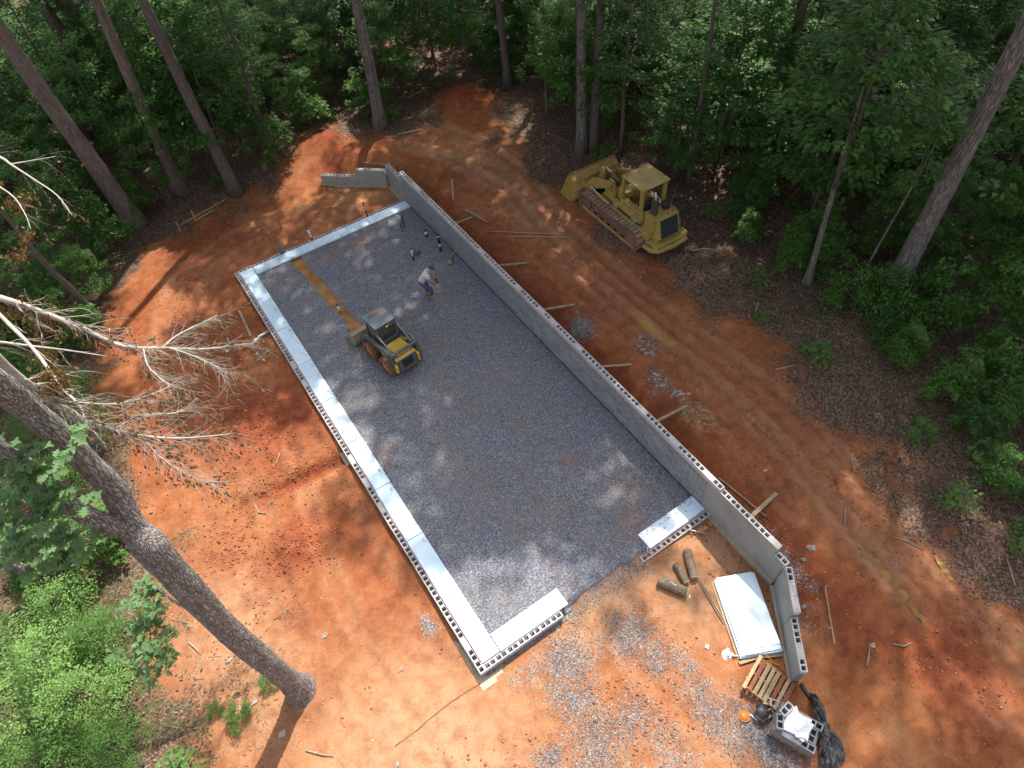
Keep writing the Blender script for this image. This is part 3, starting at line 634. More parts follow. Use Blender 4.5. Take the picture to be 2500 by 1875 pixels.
scatter('clay_clod', inpoly_points(8000, (-8, -9), (15, 29), lambda x, y: (poly_sd(x, y, CLAY) > 0.2) & out_b(x, y) & (vnoise(x, y, 0.7, 61)+0.5 > 0.42+0.5*rg.random(len(x)))), 0.012, 0.055,
        stone_mat('dry_clay_clod', [(0, (0.24, 0.08, 0.033)), (0.6, (0.35, 0.135, 0.058)), (1, (0.44, 0.21, 0.10))]), 2)
hp = inpoly_points(1700, (-6.5, 5.5), (0, 15), lambda x, y: (blobs(x, y, [(-3.2, 7.3, 1.3, 1.2, 1), (-1.8, 9.9, 2.2, .7, .8), (-2.3, 12.8, 1.6, 2.0, .7), (-4.8, 8.6, .9, .9, .8)]) > rg.random(len(x))) & out_b(x, y))
scatter('clay_lumps', hp, 0.014, 0.055, stone_mat('dark_clay_lump', [(0, (0.23, 0.065, 0.027)), (0.6, (0.32, 0.105, 0.044)), (1, (0.42, 0.18, 0.08))]), 12)
scatter('pale_pebble', inpoly_points(1600, (-8, -9), (15, 29), lambda x, y: (poly_sd(x, y, CLAY) > -0.5) & out_b(x, y)), 0.012, 0.035,
        stone_mat('pale_pebble', [(0, (0.36, 0.26, 0.19)), (1, (0.56, 0.47, 0.37))]), 3)
# grey stones kicked up on to the inner edge of the foam boards
pe_ = np.concatenate([np.stack([0.83-0.22*rg.random(900)**2.2, rg.uniform(0.9, 21.0, 900)], 1), np.stack([rg.uniform(0.9, 9.0, 420), 21.12+0.2*rg.random(420)**2.2], 1), np.stack([rg.uniform(6.7, 9.0, 260), 0.75-0.25*rg.random(260)**2], 1), np.stack([rg.uniform(0.9, 3.2, 120), 0.81-0.15*rg.random(120)**2], 1)])
pe_ = pe_[vnoise(pe_[:, 0], pe_[:, 1], 0.9, 71) > -0.05]
scatter('stray_stone', pe_, 0.008, 0.02, stone_mat('stray_stone', [(0, (0.09, 0.09, 0.10)), (1, (0.26, 0.26, 0.27))]), 14, zf=lambda x, y: 0.056+x*0)
scatter('gravel_stone', inpoly_points(16000, (0.9, 0.4), (9.1, 21.0), lambda x, y: (seg_dist(x, y, TR)[0] > 0.34)), 0.010, 0.024,
        stone_mat('gravel_stone', [(0, (0.09, 0.095, 0.115)), (0.5, (0.20, 0.205, 0.23)), (0.9, (0.34, 0.34, 0.35)), (1, (0.52, 0.51, 0.50))]), 4, zf=lambda x, y: -0.022+x*0)
# ------------------------------------------------------------------ concrete block work
BL, BH, BW = 0.4064, 0.2032, 0.20       # module, course height, thickness
def cored_mesh(name, mt, L=BL-0.009, h=BH-0.007, w=BW):
    """hollow block: two long shells and three webs round two open cores"""
    b = MB(); t = 0.034
    b.box((0, -w/2+t/2, 0), (L, t, h)); b.box((0, w/2-t/2, 0), (L, t, h))
    for x in (-L/2+t/2, 0, L/2-t/2): b.box((x, 0, 0), (t if x else 0.04, w-2*t, h))
    return b.mesh(name, mt)
def solid_mesh(name, mt, L=BL-0.009, h=BH-0.007, w=BW):
    b = MB(); b.box((0, 0, 0), (L, w, h)); return b.mesh(name, mt)
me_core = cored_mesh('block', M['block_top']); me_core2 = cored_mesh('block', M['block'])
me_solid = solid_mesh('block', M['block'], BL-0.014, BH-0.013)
def filled_mesh():
    b = MB(); L, w, h = BL-0.009, BW, BH-0.007
    b.box((0, 0, 0), (L, w, h), mi=0)
    for x in (-0.094, 0.094): b.box((x, 0, h/2-0.006), (0.145, 0.13, 0.02), mi=1)
    return b.mesh('block', [M['block_top'], M['grout']])
me_fill = filled_mesh()
def half_mesh(me, nm): return me

RB = random.Random(5)
def lay(parent, me, x, y, z, rz, jit=0.003):
    o = put('block', me, parent, (x+RB.uniform(-jit, jit), y+RB.uniform(-jit, jit), z), (0, 0, rz)); return o

# --- low stem wall: left side, far side and the short return at the near left corner
fw = empty('foundation_wall', (0, 0, 0), 0, 'low hollow block foundation wall round three sides of the grey gravel bed', 'wall', 'block walls of the building site')
def run(parent, p0, p1, ztop, courses, fill_p, half_first=False, top_me=None):
    p0 = Vector(p0); p1 = Vector(p1); d = (p1-p0); L = d.length; d.normalize(); rz = math.atan2(d.y, d.x)
    n = int(round(L/BL)); st = L/n
    for c in range(courses):
        off = 0.5 if (c % 2 == 0) else 0.0
        k = 0
        while k < n + (1 if off == 0 else 0):
            s = (k+0.5 if off else k)*st
            k += 1
            if s < 0.1 or s > L-0.1: continue
            q = p0+d*s
            top = c == 0
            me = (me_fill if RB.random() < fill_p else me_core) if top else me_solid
            lay(parent, me, q.x, q.y, ztop-BH*(c+0.5), rz)
run(fw, (0.10, 0.0), (0.10, 21.95), 0.0, 2, 0.06)
run(fw, (0.20, 21.85), (9.14, 21.85), 0.0, 1, 0.05)
run(fw, (0.20, 0.10), (3.05, 0.10), 0.0, 2, 0.04)
bk = MB()     # grouted core of the lower courses and mortar joints, set back behind the block faces
bk.box((0.10, 10.97, -0.62), (0.186, 21.9, 0.44)); bk.box((0.10, 10.97, -0.30), (0.150, 21.9, 0.19))
bk.box((4.68, 21.85, -0.42), (8.9, 0.19, 0.42)); bk.box((1.62, 0.10, -0.62), (2.84, 0.186, 0.44)); bk.box((1.62, 0.10, -0.3), (2.84, 0.15, 0.19))
bk.obj('lower_course', M['block'], fw)
ft = MB()
ft.box((0.10, 10.9, -0.50), (0.52, 22.5, 0.30)); ft.box((1.6, 0.05, -0.505), (3.4, 0.56, 0.30)); ft.box((4.7, 21.9, -0.51), (9.0, 0.5, 0.30))
ft.obj('footing', M['footing'], fw)
fs = empty('foundation_wall', (7.7, 0, 0), 0, 'short hollow block foundation wall right of the doorway gap, meeting the tall wall', 'wall', 'block walls of the building site')
run(fs, (6.20-7.7, 0.0), (9.14-7.7, 0.0), 0.0, 2, 0.04)
b = MB(); b.box((-0.03, 0, -0.60), (2.9, 0.186, 0.40)); b.box((-0.03, 0, -0.3), (2.9, 0.15, 0.19)); b.obj('lower_course', M['block'], fs)

# --- tall retaining wall with stepped wings
tw_ = empty('retaining_wall', (9.24, 10.0, 0), 0, 'tall grey block retaining wall with stepped ends along the right of the gravel', 'wall', 'block walls of the building site')
ORG = Vector((9.24, 10.0))
TALL = []      # (x, y, z, rz, course, section)
def section(p0, p1, ztop, zbot, parged):
    p0 = Vector(p0); p1 = Vector(p1); d = p1-p0; L = d.length; d.normalize(); rz = math.atan2(d.y, d.x)
    n = max(1, int(round(L/BL))); st = L/n; c = 0; z = ztop
    while z-BH > zbot-BH:
        cnt = n if c % 2 == 0 else n+1
        for k in range(cnt):
            s = (k+0.5)*st if c % 2 == 0 else k*st
            sl_ = st
            if c % 2 and (k == 0 or k == cnt-1):
                sl_ = st/2; s = st/4 if k == 0 else L-st/4
            q = p0+d*s; TALL.append((q.x, q.y, z-BH/2, rz, c, parged, sl_))
        z -= BH; c += 1
A_, B_ = (9.24, 21.80), (9.24, -0.12)
section(A_, B_, 1.68, -0.30, False)
section((9.24, -0.12), (9.24, -2.52), 1.58, -0.35, True)
section((9.24, -2.52), (9.24, -2.95), 1.18, -0.35, True)
section((9.20, -3.02), (8.36, -4.11), 1.18, -0.35, True)
section((8.36, -4.11), (7.43, -5.32), 0.78, -0.45, True)
section((9.24, 23.60), (9.24, 21.80), 1.18, -0.3, True)
section((9.18, 23.68), (7.95, 24.76), 0.80, -0.4, True)
section((7.95, 24.76), (6.42, 26.10), 0.40, -0.5, True)
rest = []
tops = [t for t in TALL if t[4] == 0]; seconds = [t for t in TALL if t[4] == 1]
others = [t for t in TALL if t[4] > 1 and not t[5] and t[2] > -0.15]
others.sort(key=lambda t: (t[0]-CAM_POS[0])**2+(t[1]-CAM_POS[1])**2)
nind = 296
pick = tops+others[:max(0, nind-len(tops))]
rest = seconds+[t for t in TALL if t[4] > 1 and t not in set(others[:max(0, nind-len(tops))])]
FILL = lambda y: RB.random() < 0.17
for (x, y, z, rz, c, pg, st) in pick:
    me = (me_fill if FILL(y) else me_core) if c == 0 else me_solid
    o = put('block', me, tw_, (x-ORG.x+RB.uniform(-.003, .003), y-ORG.y, z), (0, 0, rz))
    o.scale = (st/BL, 1, 1)
bm_ = MB()
for (x, y, z, rz, c, pg, st) in rest:
    hl = (st-0.014); R = Matrix.Rotation(rz, 3, 'Z'); jx = RB.uniform(-.003, .003)
    if c == 1:
        t = 0.034
        for oy in (-0.083, 0.083):
            p = R @ Vector((0, oy, 0)); bm_.box((x-ORG.x+p.x, y-ORG.y+p.y, z), (hl, t, BH-0.007), rz)
        for ox in (-hl/2+t/2, 0, hl/2-t/2):
            p = R @ Vector((ox, 0, 0)); bm_.box((x-ORG.x+p.x, y-ORG.y+p.y, z), (t, 0.132, BH-0.007), rz)
    else:
        bm_.box((x-ORG.x+jx, y-ORG.y, z), (hl, BW, BH-0.013), rz)
tag(bm_.obj('block_course', M['block'], tw_), kind='stuff')
# mortar behind the face, 6 mm set back
mo = MB()
def slab(b, p0, p1, z0, z1, w, off=0.0):
    p0 = Vector(p0); p1 = Vector(p1); d = p1-p0; L = d.length; rz = math.atan2(d.y, d.x)
    c = (p0+p1)/2; n = Vector((-d.y, d.x)).normalized()*off
    b.box((c.x+n.x-ORG.x, c.y+n.y-ORG.y, (z0+z1)/2), (L, w, z1-z0), rz)
for oy in (-0.0865, 0.0865):
    slab(mo, A_, B_, -0.30, 1.672, 0.021, oy)
mo.obj('mortar', M['mortar'], tw_)
# smooth coat on the inner face of the ends: sheets 10 mm proud of the blocks
pg = MB()
def coat(p0, p1, z0, z1, side=-1): slab(pg, p0, p1, z0, z1, 0.012, side*(BW/2+0.006))
coat((9.24, 0.35), (9.24, -0.12), -0.35, 1.50)
coat((9.24, -0.122), (9.24, -2.51), -0.35, 1.575)
coat((9.24, -2.512), (9.24, -2.90), -0.35, 1.175)
coat((9.16, -3.04), (8.36, -4.10), -0.35, 1.175)
coat((8.36, -4.112), (7.43, -5.31), -0.45, 0.775)
coat((9.24, 23.5), (9.24, 21.82), -0.3, 1.175)
coat((9.10, 23.74), (7.96, 24.75), -0.4, 0.795, 1)
coat((7.95, 24.762), (6.43, 26.09), -0.5, 0.395, 1)
pg.obj('parging', M['parge'], tw_)
fb = MB()
slab(fb, (9.22, 23.5), (9.22, 21.9), -0.45, -0.06, 0.5); slab(fb, (9.14, 23.7), (6.42, 26.1), -0.5, -0.02, 0.62); slab(fb, (9.2, 0), (9.2, -2.9), -0.5, -0.13, 0.36); slab(fb, (9.15, -3.0), (7.45, -5.3), -0.5, -0.21, 0.36)
fb.obj('footing', M['footing'], tw_)

# ------------------------------------------------------------------ foam boards round the edge of the gravel
def foam_board(name, c, size, rz, label, mt=None, marks=(), logos=()):
    e = empty(name, c, rz, label, 'foam board', 'blue foam boards lining the slab edge')
    L, Wd, T = size
    b = MB(); b.box((0, 0, T/2), (L, Wd, T)); b.obj('board', mt or M['foam'], e, bevel=0.004)
    for (x, y, l, w) in marks: MB().box((x, y, T+0.0008), (l, w, 0.0012)).obj('print_mark', M['print'], e)
    for (x, y, r) in logos:          # diamond outline mark
        pm = MB()
        for (a, b2) in (((-r*1.6, 0), (0, r)), ((0, r), (r*1.6, 0)), ((r*1.6, 0), (0, -r)), ((0, -r), (-r*1.6, 0))):
            pm.bar((x+a[0], y+a[1], T+0.0008), (x+b2[0], y+b2[1], T+0.0008), 0.022, 0.0012)
        pm.box((x, y, T+0.0008), (r*1.2, r*0.5, 0.0012))
        tag(pm.obj('diamond_mark', M['print'], e), kind='stuff')
    return e
RF = random.Random(8)
BLBL = ['ninth', 'eighth', 'seventh', 'sixth', 'fifth', 'fourth', 'third', 'second', 'first']
LBL = ['blue foam board at the near left corner, sunlit and bright white',
       'blue foam board second up from the near left corner along the left wall',
       'blue foam board of the left strip just below the two diamond marks',
       'blue foam board with two diamond marks on the left strip',
       'dirty mud-stained foam board halfway along the left strip',
       'sunlit white foam board just beyond the dirty one on the left strip',
       'blue foam board on the left strip level with the loader wheels',
       'blue foam board on the left strip beside the white drain pipe outside',
       'blue foam board in the far left corner of the left strip']
for k in range(9):
    y0 = 0.22+2.40*k; y1 = min(21.74, y0+2.385)
    c = (y0+y1)/2; Lb = y1-y0
    marks = []; logos = []
    if k == 3: logos = [(-0.55, -0.20, 0.05), (0.62, -0.20, 0.05)]
    elif k == 4: marks = [(0.65, 0.17, 0.22, 0.02), (0.62, 0.13, 0.2, 0.015), (-0.55, 0.19, 0.20, 0.02), (-0.55, 0.15, 0.2, 0.02), (-0.55, 0.11, 0.16, 0.015)]
    elif k > 4:
        marks = [(t+RF.uniform(-.1, .1), -0.22+dy, 0.14, 0.016) for t in (-0.8, 0.1, 0.9) for dy in (0, 0.045)]
        marks += [(t+RF.uniform(-.1, .1), 0.10, 0.07, 0.014) for t in (-0.9, -0.3, 0.35, 0.9)]
    elif k < 3: marks = [(0.9, -0.2, 0.12, 0.012), (0.9, -0.17, 0.1, 0.012)]
    foam_board('foam_board', (0.525+RF.uniform(-.008, .008), c, -0.003+(0.0 if k == 4 else 0.004)), (Lb-0.012, 0.61, 0.05), PI/2+RF.uniform(-.003, .003), LBL[k], M['foam_dirty'] if k == 4 else M['foam'], marks, logos)
FL = ['blue foam board of the far strip nearest the left corner', 'blue foam board of the far strip beside the bundle of grey tubes', 'blue foam board of the far strip between the pipe stub and the tall wall', 'short blue foam board of the far strip against the tall wall']
x0 = 0.86
for k, l in enumerate((2.42, 2.42, 2.42, 0.98)):
    marks = [(t+RF.uniform(-.1, .1), 0.05+RF.uniform(-.02, .02), 0.06, 0.02) for t in (-0.5, 0.4)] + [(t, -0.24, 0.24, 0.016) for t in (-l*0.25, l*0.3)]
    foam_board('foam_board', (x0+l/2, 21.42, 0.0), (l-0.012, 0.60, 0.05), RF.uniform(-.003, .003), FL[k], None, marks); x0 += l
foam_board('foam_board', (2.12, 0.505, 0.004), (2.52, 0.61, 0.05), 0.0, 'sunlit foam board with diamond marks on the near left return beside the gap', None, [(0.15, 0.05, 0.05, 0.03), (0.22, -0.03, 0.03, 0.03)], [(0.0, 0.20, 0.05), (-1.18, 0.22, 0.05)])
foam_board('foam_board', (7.90, 0.42, -0.045), (2.46, 0.62, 0.05), 0.0, 'lower foam board of the pair right of the doorway gap', None)
foam_board('foam_board', (7.88, 0.445, 0.0055), (2.44, 0.61, 0.05), 0.012, 'upper foam board of the pair right of the doorway gap', None, [(0.65, 0.0, 0.09, 0.018), (0.65, 0.03, 0.09, 0.018), (-0.35, -0.05, 0.08, 0.018), (-0.35, -0.02, 0.08, 0.018), (0.3, 0.14, 1.6, 0.008)])
fe = MB(); fe.box((0.2115, 10.97, 0.012), (0.014, 21.3, 0.09)); tag(fe.obj('edge_strip', M['foam_edge']), 'thin pink foam strip standing along the inside of the left block wall', 'foam strip')
fe = MB(); fe.box((4.7, 21.737, 0.012), (8.7, 0.014, 0.09)); tag(fe.obj('edge_strip', M['foam_edge']), 'thin pink foam strip standing along the inside of the far block wall', 'foam strip')
fe = MB(); fe.box((7.7, 0.107, 0.0), (2.8, 0.014, 0.12)); tag(fe.obj('edge_strip', M['foam_edge']), 'thin pink foam strip along the short block wall right of the gap', 'foam strip')
# ------------------------------------------------------------------ pipes, tools and material on the site
def thing(name, label, cat, loc=(0, 0, 0), rz=0.0, group=None): return empty(name, loc, rz, label, cat, group)
def pipe_stub(name, x, y, z, h, r, label, low='pvc_b', top='white', frac=0.5, tilt=(0, 0), bands=()):
    e = thing(name, label, 'pipe', (x, y, z), 0, 'pipe stubs coming up through the gravel')
    a = Vector((0, 0, -0.12)); m_ = Vector((tilt[0]*frac, tilt[1]*frac, h*frac)); t = Vector((tilt[0], tilt[1], h))
    MB().cyl(a, m_, r, r, 12).obj('pipe', M[low], e, True)
    b = MB().cyl(m_, t, r*1.06, r*1.06, 12); b.obj('sleeve', M[top], e, True)
    MB().cyl(t, t+Vector((0, 0, 0.03)), r*1.15, r*1.1, 12).obj('cap', M['pvc_b'], e, True)
    for f in bands:
        p = a.lerp(t, f); MB().cyl(p, p+(t-a).normalized()*0.05, r*1.12, r*1.12, 12).obj('band', M['white'], e, True)
    return e
pipe_stub('pipe_stub', 7.28, 17.52, -0.02, 0.62, 0.045, 'white-topped pipe stub standing next to the cluster of fittings', frac=0.35)
pipe_stub('pipe_stub', 8.62, 18.62, -0.02, 0.34, 0.075, 'short fat white-topped pipe stub near the tall wall', frac=0.45)
pipe_stub('pipe_stub', 8.62, 17.25, -0.02, 0.95, 0.065, 'tall black pipe with white bands closest to the tall wall', low='pvc_b', top='pvc_b', frac=0.55, bands=(0.42, 0.5, 0.93))
pipe_stub('pipe_stub', 8.05, 19.85, -0.02, 0.75, 0.035, 'thin black pipe in the far right corner of the gravel, taller of two', top='pvc_b')
pipe_stub('pipe_stub', 7.83, 19.70, -0.02, 0.45, 0.030, 'thin short black pipe in the far right corner of the gravel', top='pvc_b')
pipe_stub('pipe_stub', 3.05, 16.55, -0.12, 0.42, 0.06, 'grey-sleeved pipe stub standing in the clay trench before the bucket', low='rust', top='white', frac=0.3, tilt=(-0.05, 0.05))
pipe_stub('pipe_stub', 3.98, 21.78, -0.02, 0.75, 0.05, 'white and black conduit rising from the far block wall', frac=0.35, tilt=(-0.04, 0.03))
pipe_stub('pipe_stub', 6.98, 21.80, -0.02, 0.85, 0.045, 'rust and white conduit near the right end of the far wall', low='pvc_b', top='rust', frac=0.4, tilt=(-0.03, 0.02), bands=(0.6, 0.75))
e = thing('pipe_manifold', 'cluster of small brown pipe fittings rising from the gravel', 'pipe fittings', (7.55, 17.68, -0.02))
rg = random.Random(3)
for i in range(8):
    x, y = rg.uniform(-.22, .24), rg.uniform(-.14, .14); h = rg.uniform(.16, .34)
    b = MB().cyl((x, y, -0.1), (x, y, h), 0.022, 0.022, 8); b.obj('riser', M['pvc_b' if i % 3 else 'rust'], e, True)
    MB().cyl((x, y, h-0.01), (x, y, h+0.06), 0.028, 0.028, 8).obj('fitting', M['white' if i in (2, 5) else 'rust'], e, True)
MB().bar((-.22, 0, 0.12), (.26, 0.02, 0.14), 0.05, 0.04).obj('header', M['rust'], e)
e = thing('tube_bundle', 'bundle of grey flexible tubes standing up at the far block wall', 'tubes', (2.42, 21.80, -0.05))
for i in range(11):
    a = rg.uniform(0, 6.28); r = rg.uniform(0.04, 0.14); lx, ly = rg.uniform(-.1, .06), rg.uniform(0.0, .16)
    p = [(math.cos(a)*r*.5, math.sin(a)*r*.3, -0.1), (math.cos(a)*r, math.sin(a)*r*.5, 0.25), (math.cos(a)*r*1.3+lx*.6, math.sin(a)*r*.8+ly*.4, 0.48), (math.cos(a)*r*1.5+lx, math.sin(a)*r+ly, 0.62+rg.uniform(-.08, .05))]
    MB().tube(p, 0.022, 7).obj('tube', M['ptube'], e, True)
e = thing('drain_pipe', 'white drain pipe running out from the left block wall', 'pipe', (-0.35, 17.45, gz(-0.4, 17.45)+0.09))
MB().tube([(0.30, 0.03, 0.0), (-0.05, 0.0, 0.0), (-0.62, -0.22, -0.03)], 0.055, 12).obj('pipe', M['white'], e, True)
MB().tube([(0.34, 0.03, 0.0), (0.2, 0.025, 0.0)], 0.075, 12).obj('collar', M['lumber'], e, True)
MB().tube([(-0.42, -0.14, -0.02), (-0.30, -0.10, -0.015)], 0.068, 12).obj('coupling', M['white'], e, True)

def lying(name, p0, p1, w, t, mt, label, cat='board', lift=0.0, group=None, z0=None, z1=None):
    a = Vector((p0[0], p0[1], (gz(*p0) if z0 is None else z0)+t/2+lift)); b = Vector((p1[0], p1[1], (gz(*p1) if z1 is None else z1)+t/2+lift))
    c = (a+b)/2; e = thing(name, label, cat, tuple(c), 0, group)
    MB().bar(a-c, b-c, w, t).obj('plank' if cat in ('board', 'brace') else 'bar', M[mt], e, bevel=min(w, t)*0.08)
    return e
G_B = 'loose boards lying on the clay'
def board(name, p0, p1, w, t, mt, label, lift=0.005, z0=None, z1=None, cat='board', group=G_B):
    a = Vector((p0[0], p0[1], (gz(*p0) if z0 is None else z0)+t/2+lift)); b = Vector((p1[0], p1[1], (gz(*p1) if z1 is None else z1)+t/2+lift))
    m = MB().bar(a-a, b-a, w, t)
    o = m.obj(name, M[mt], None, bevel=0.004, loc=tuple(a)); return tag(o, label, cat, group)
board('loose_board', (11.26, 20.39), (10.45, 18.87), 0.09, 0.04, 'lumber', 'grey board lying on the clay near the far end of the tall wall')
board('loose_board', (11.02, 19.42), (11.45, 19.62), 0.05, 0.03, 'lumber', 'short grey stick of lumber beside the far clay board')
board('loose_board', (10.45, 17.75), (10.72, 16.22), 0.10, 0.05, 'lumber', 'pointed stake lying crossed over a brace behind the tall wall', lift=0.10)
BR = [((9.36, 16.95), (10.55, 17.12), 0.10, 'wooden brace crossed by a stake behind the far part of the tall wall', 1.40),
      ((9.36, 13.45), (10.78, 12.92), 0.09, 'wooden brace running out of the tall wall below the twin bars', 1.35),
      ((9.36, 10.10), (10.74, 9.63), 0.09, 'wooden brace behind the tall wall next to the spilled grey stone', 1.35),
      ((9.36, 6.38), (10.58, 5.83), 0.08, 'thin wooden brace behind the middle of the tall wall', 1.36),
      ((9.36, 3.22), (10.92, 3.22), 0.10, 'wide pale wooden brace behind the tall wall near the straw', 1.38),
      ((9.36, -1.22), (11.06, -0.98), 0.13, 'broad grey plank brace at the near end of the tall wall', 1.15)]
for p0, p1, w, lb, zt in BR:
    a = Vector((p0[0]+0.012, p0[1], zt)); b = Vector((p1[0], p1[1], gz(*p1)+0.03))
    o = MB().bar(Vector((0, 0, 0)), b-a, w, 0.045).obj('brace', M['lumber'], None, bevel=0.004, loc=tuple(a)); tag(o, lb, 'brace', 'wooden braces propping the tall wall')
board('loose_board', (9.98, 0.55), (10.22, -1.35), 0.05, 0.05, 'lumber', 'long thin board along the back of the tall wall by the broad plank', lift=0.02)
for k, (yy, lb) in enumerate(((0, 'upper of two long thin rusty bars lying on the drive'), (1, 'lower of two long thin rusty bars lying on the drive'))):
    p0, p1 = ((10.52, 15.78), (13.25, 13.30)) if k == 0 else ((10.36, 15.50), (13.18, 13.08))
    a = Vector((*p0, gz(*p0)+0.04)); b = Vector((*p1, gz(*p1)+0.05)); mid = (a+b)/2; mid.z = max(mid.z, gz(mid.x, mid.y)+0.03)
    o = MB().tube([a-a, mid-a, b-a], 0.022, 8).obj('steel_bar', M['rebar'], None, True, loc=tuple(a)); tag(o, lb, 'steel bar', 'long bars lying on the drive')
board('loose_board', (10.03, -3.95), (9.00, -5.25), 0.035, 0.03, 'lumber_new', 'long thin batten on the red clay outside the near wing wall', lift=0.12)
for (x, y, lb, tl) in ((10.0, -3.85, 'grey stake at the far end of the thin batten', (-0.10, -0.16)), (8.98, -4.98, 'brown stake at the near end of the thin batten', (0.14, 0.10))):
    z = gz(x, y); o = MB().bar((0, 0, -0.15), (tl[0], tl[1], 0.42), 0.06, 0.05).obj('stake', M['lumber'], None, bevel=0.004, loc=(x, y, z)); tag(o, lb, 'stake', 'wooden stakes')
board('loose_board', (11.02, 3.75), (11.40, 3.52), 0.08, 0.06, 'lumber_new', 'stubby pale chunk of wood on the clay beside the rubble')
board('loose_board', (11.16, 26.1), (12.4, 25.65), 0.07, 0.05, 'stick', 'peeled pole lying before the far red clay mound', lift=0.03)
board('loose_board', (8.55, 25.35), (9.38, 24.35), 0.05, 0.04, 'lumber', 'thin batten lying behind the far corner of the tall wall', lift=0.05)
board('loose_board', (-0.66, 19.68), (-0.78, 17.75), 0.10, 0.04, 'lumber', 'brown board lying on the clay outside the left wall by the drain pipe')
# batter boards at the far left
for (x0, y0, x1, y1, h, lb) in ((-1.2, 27.15, 0.0, 0.0, 0.62, 'leftmost upright stake of the far left batter boards'), (-0.28, 27.5, 0, 0, 0.62, 'second upright stake of the far left batter boards')):
    o = MB().bar((0, 0, -0.2), (0.06, 0.0, h), 0.07, 0.05).obj('stake', M['lumber_new'], None, loc=(x0, y0, gz(x0, y0))); tag(o, lb, 'stake', 'wooden stakes')
board('loose_board', (-1.05, 27.2), (1.55, 27.65), 0.04, 0.06, 'lumber', 'long grey rail of the batter boards at the far left', lift=0.30)
board('loose_board', (-0.30, 27.30), (0.75, 27.55), 0.06, 0.05, 'lumber_new', 'short yellow board leaning on the far left batter stake', lift=0.1)
# wooden rubble and lumps outside the left wall
e = thing('concrete_rubble', 'pile of broken grey mortar pieces on the clay by the left wall', 'rubble', (-0.78, 16.45, gz(-0.78, 16.45)))
for i in range(12):
    b = MB().rock((0, 0, 0), 0.09, rg, 0.4); b.obj('lump', M['rock'], e, loc=(rg.uniform(-.3, .3), rg.uniform(-.22, .22), 0.03))
o = MB().rock((0, 0, 0), 0.16, rg, 0.5).rock((0.14, 0.2, 0.0), 0.14, rg, .5).obj('stone', M['clayrock'], None, loc=(-2.45, 20.3, gz(-2.45, 20.3)+0.03)); tag(o, 'tan clay-caked stone lying alone on the left clay', 'stone')
for k, (cx, cy, r, lb) in enumerate(((11.55, 6.3, 0.55, 'elongated heap of pale rubble behind the middle of the tall wall'), (10.98, 4.7, 0.30, 'rounded heap of pale rubble near the wide brace'), (10.95, 3.75, 0.26, 'heap of pale rubble next to the straw'))):
    e = thing('rubble_heap', lb, 'rubble', (cx, cy, gz(cx, cy)), 0, 'heaps of pale rubble on the clay')
    for i in range(26 if k == 0 else 18):
        a = rg.uniform(0, 6.28); q = r*math.sqrt(rg.random()); x, y = math.cos(a)*q*(0.45 if k == 0 else 1), math.sin(a)*q*1.2
        MB().rock((0, 0, 0), rg.uniform(.035, .085), rg, 0.6).obj('stone', M['rock'], e, loc=(x, y, gz(cx+x, cy+y)-gz(cx, cy)+0.02))
st = MB()
for i in range(420):
    a = rg.uniform(0, 6.28); q = 0.75*math.sqrt(rg.random()); x, y = 10.95+math.cos(a)*q*.7, 2.7+math.sin(a)*q*1.1; z = gz(x, y)+rg.uniform(0, .04)
    an = rg.uniform(0, 6.28); l = rg.uniform(.06, .16); st.bar((x, y, z), (x+math.cos(an)*l, y+math.sin(an)*l, z+rg.uniform(-.01, .02)), 0.006, 0.004)
tag(st.obj('straw', M['straw']), kind='stuff')
o = MB().rock((0, 0, 0), 0.08, rg, 0.5).obj('marker_lump', M['flag'], None, loc=(11.35, -0.2, gz(11.35, -0.2)+0.02)); tag(o, 'small pink-painted lump on the clay behind the tall wall', 'marker')

# ------------------------------------------------------------------ shovel leaning on the tall wall
e = thing('shovel', 'long-handled shovel leaning on the tall block wall with a muddy blade', 'shovel', (8.69, 16.22, 0.0))
MB().tube([(0.06, 0.02, 0.20), (0.435, -0.05, 1.22)], [0.019, 0.019], 10).obj('handle', M['lumber_new'], e, True)
MB().tube([(0.0, 0.03, 0.05), (0.06, 0.02, 0.20), (0.13, 0.01, 0.40)], [0.03, 0.024, 0.021], 10).obj('socket', M['pvc_b'], e, True)
b = MB(); N = 7
vs = []; fs_ = []
for i in range(N):
    t = i/(N-1); w = 0.13*(1 if t < .55 else math.sqrt(max(0.0, 1-((t-.55)/.46)**2)))+0.004
    for j in (-1, -.5, 0, .5, 1): vs.append((-0.02-0.27*t+0.0, j*w+0.03, 0.055-0.05*t+0.03*abs(j)**2))
for i in range(N-1):
    for j in range(4): fs_.append((i*5+j, i*5+j+1, i*5+j+6, i*5+j+5))
b.add(vs, fs_); bo = b.obj('blade', M['mudrim'], e, True); sm = bo.modifiers.new('s', 'SOLIDIFY'); sm.thickness = 0.006

# ------------------------------------------------------------------ logs by the gap
def log(p0, p1, r, lb, square=False):
    a = Vector((*p0, gz(*p0)+r)); b = Vector((*p1, gz(*p1)+r)); d = b-a
    e = thing('log', lb, 'log', tuple(a), 0, 'short logs by the doorway gap')
    pts = [d*t for t in (0, .25, .5, .75, 1)]
    n = 4 if square else 14
    MB().tube(pts, [r*k for k in ((1.18, 1.2, 1.19, 1.2, 1.18) if square else (1.0, 1.04, 1.01, .97, .95))], n, cap=False).obj('bark', M['log'], e, not square)
    u = d.normalized()*0.004
    for q, s in ((Vector((0, 0, 0)), -1), (d, 1)):
        MB().cyl(q-u*(3*s), q+u*s, r*1.17 if square else r*0.97, None, n).obj('cut_end', M['cut'], e, False)
    return e
log((7.62, -0.58), (7.18, -1.40), 0.135, 'longest round log of the three, nearest the tall wall')
log((7.02, -0.72), (6.88, -1.38), 0.12, 'middle split log of the three, between the other two')
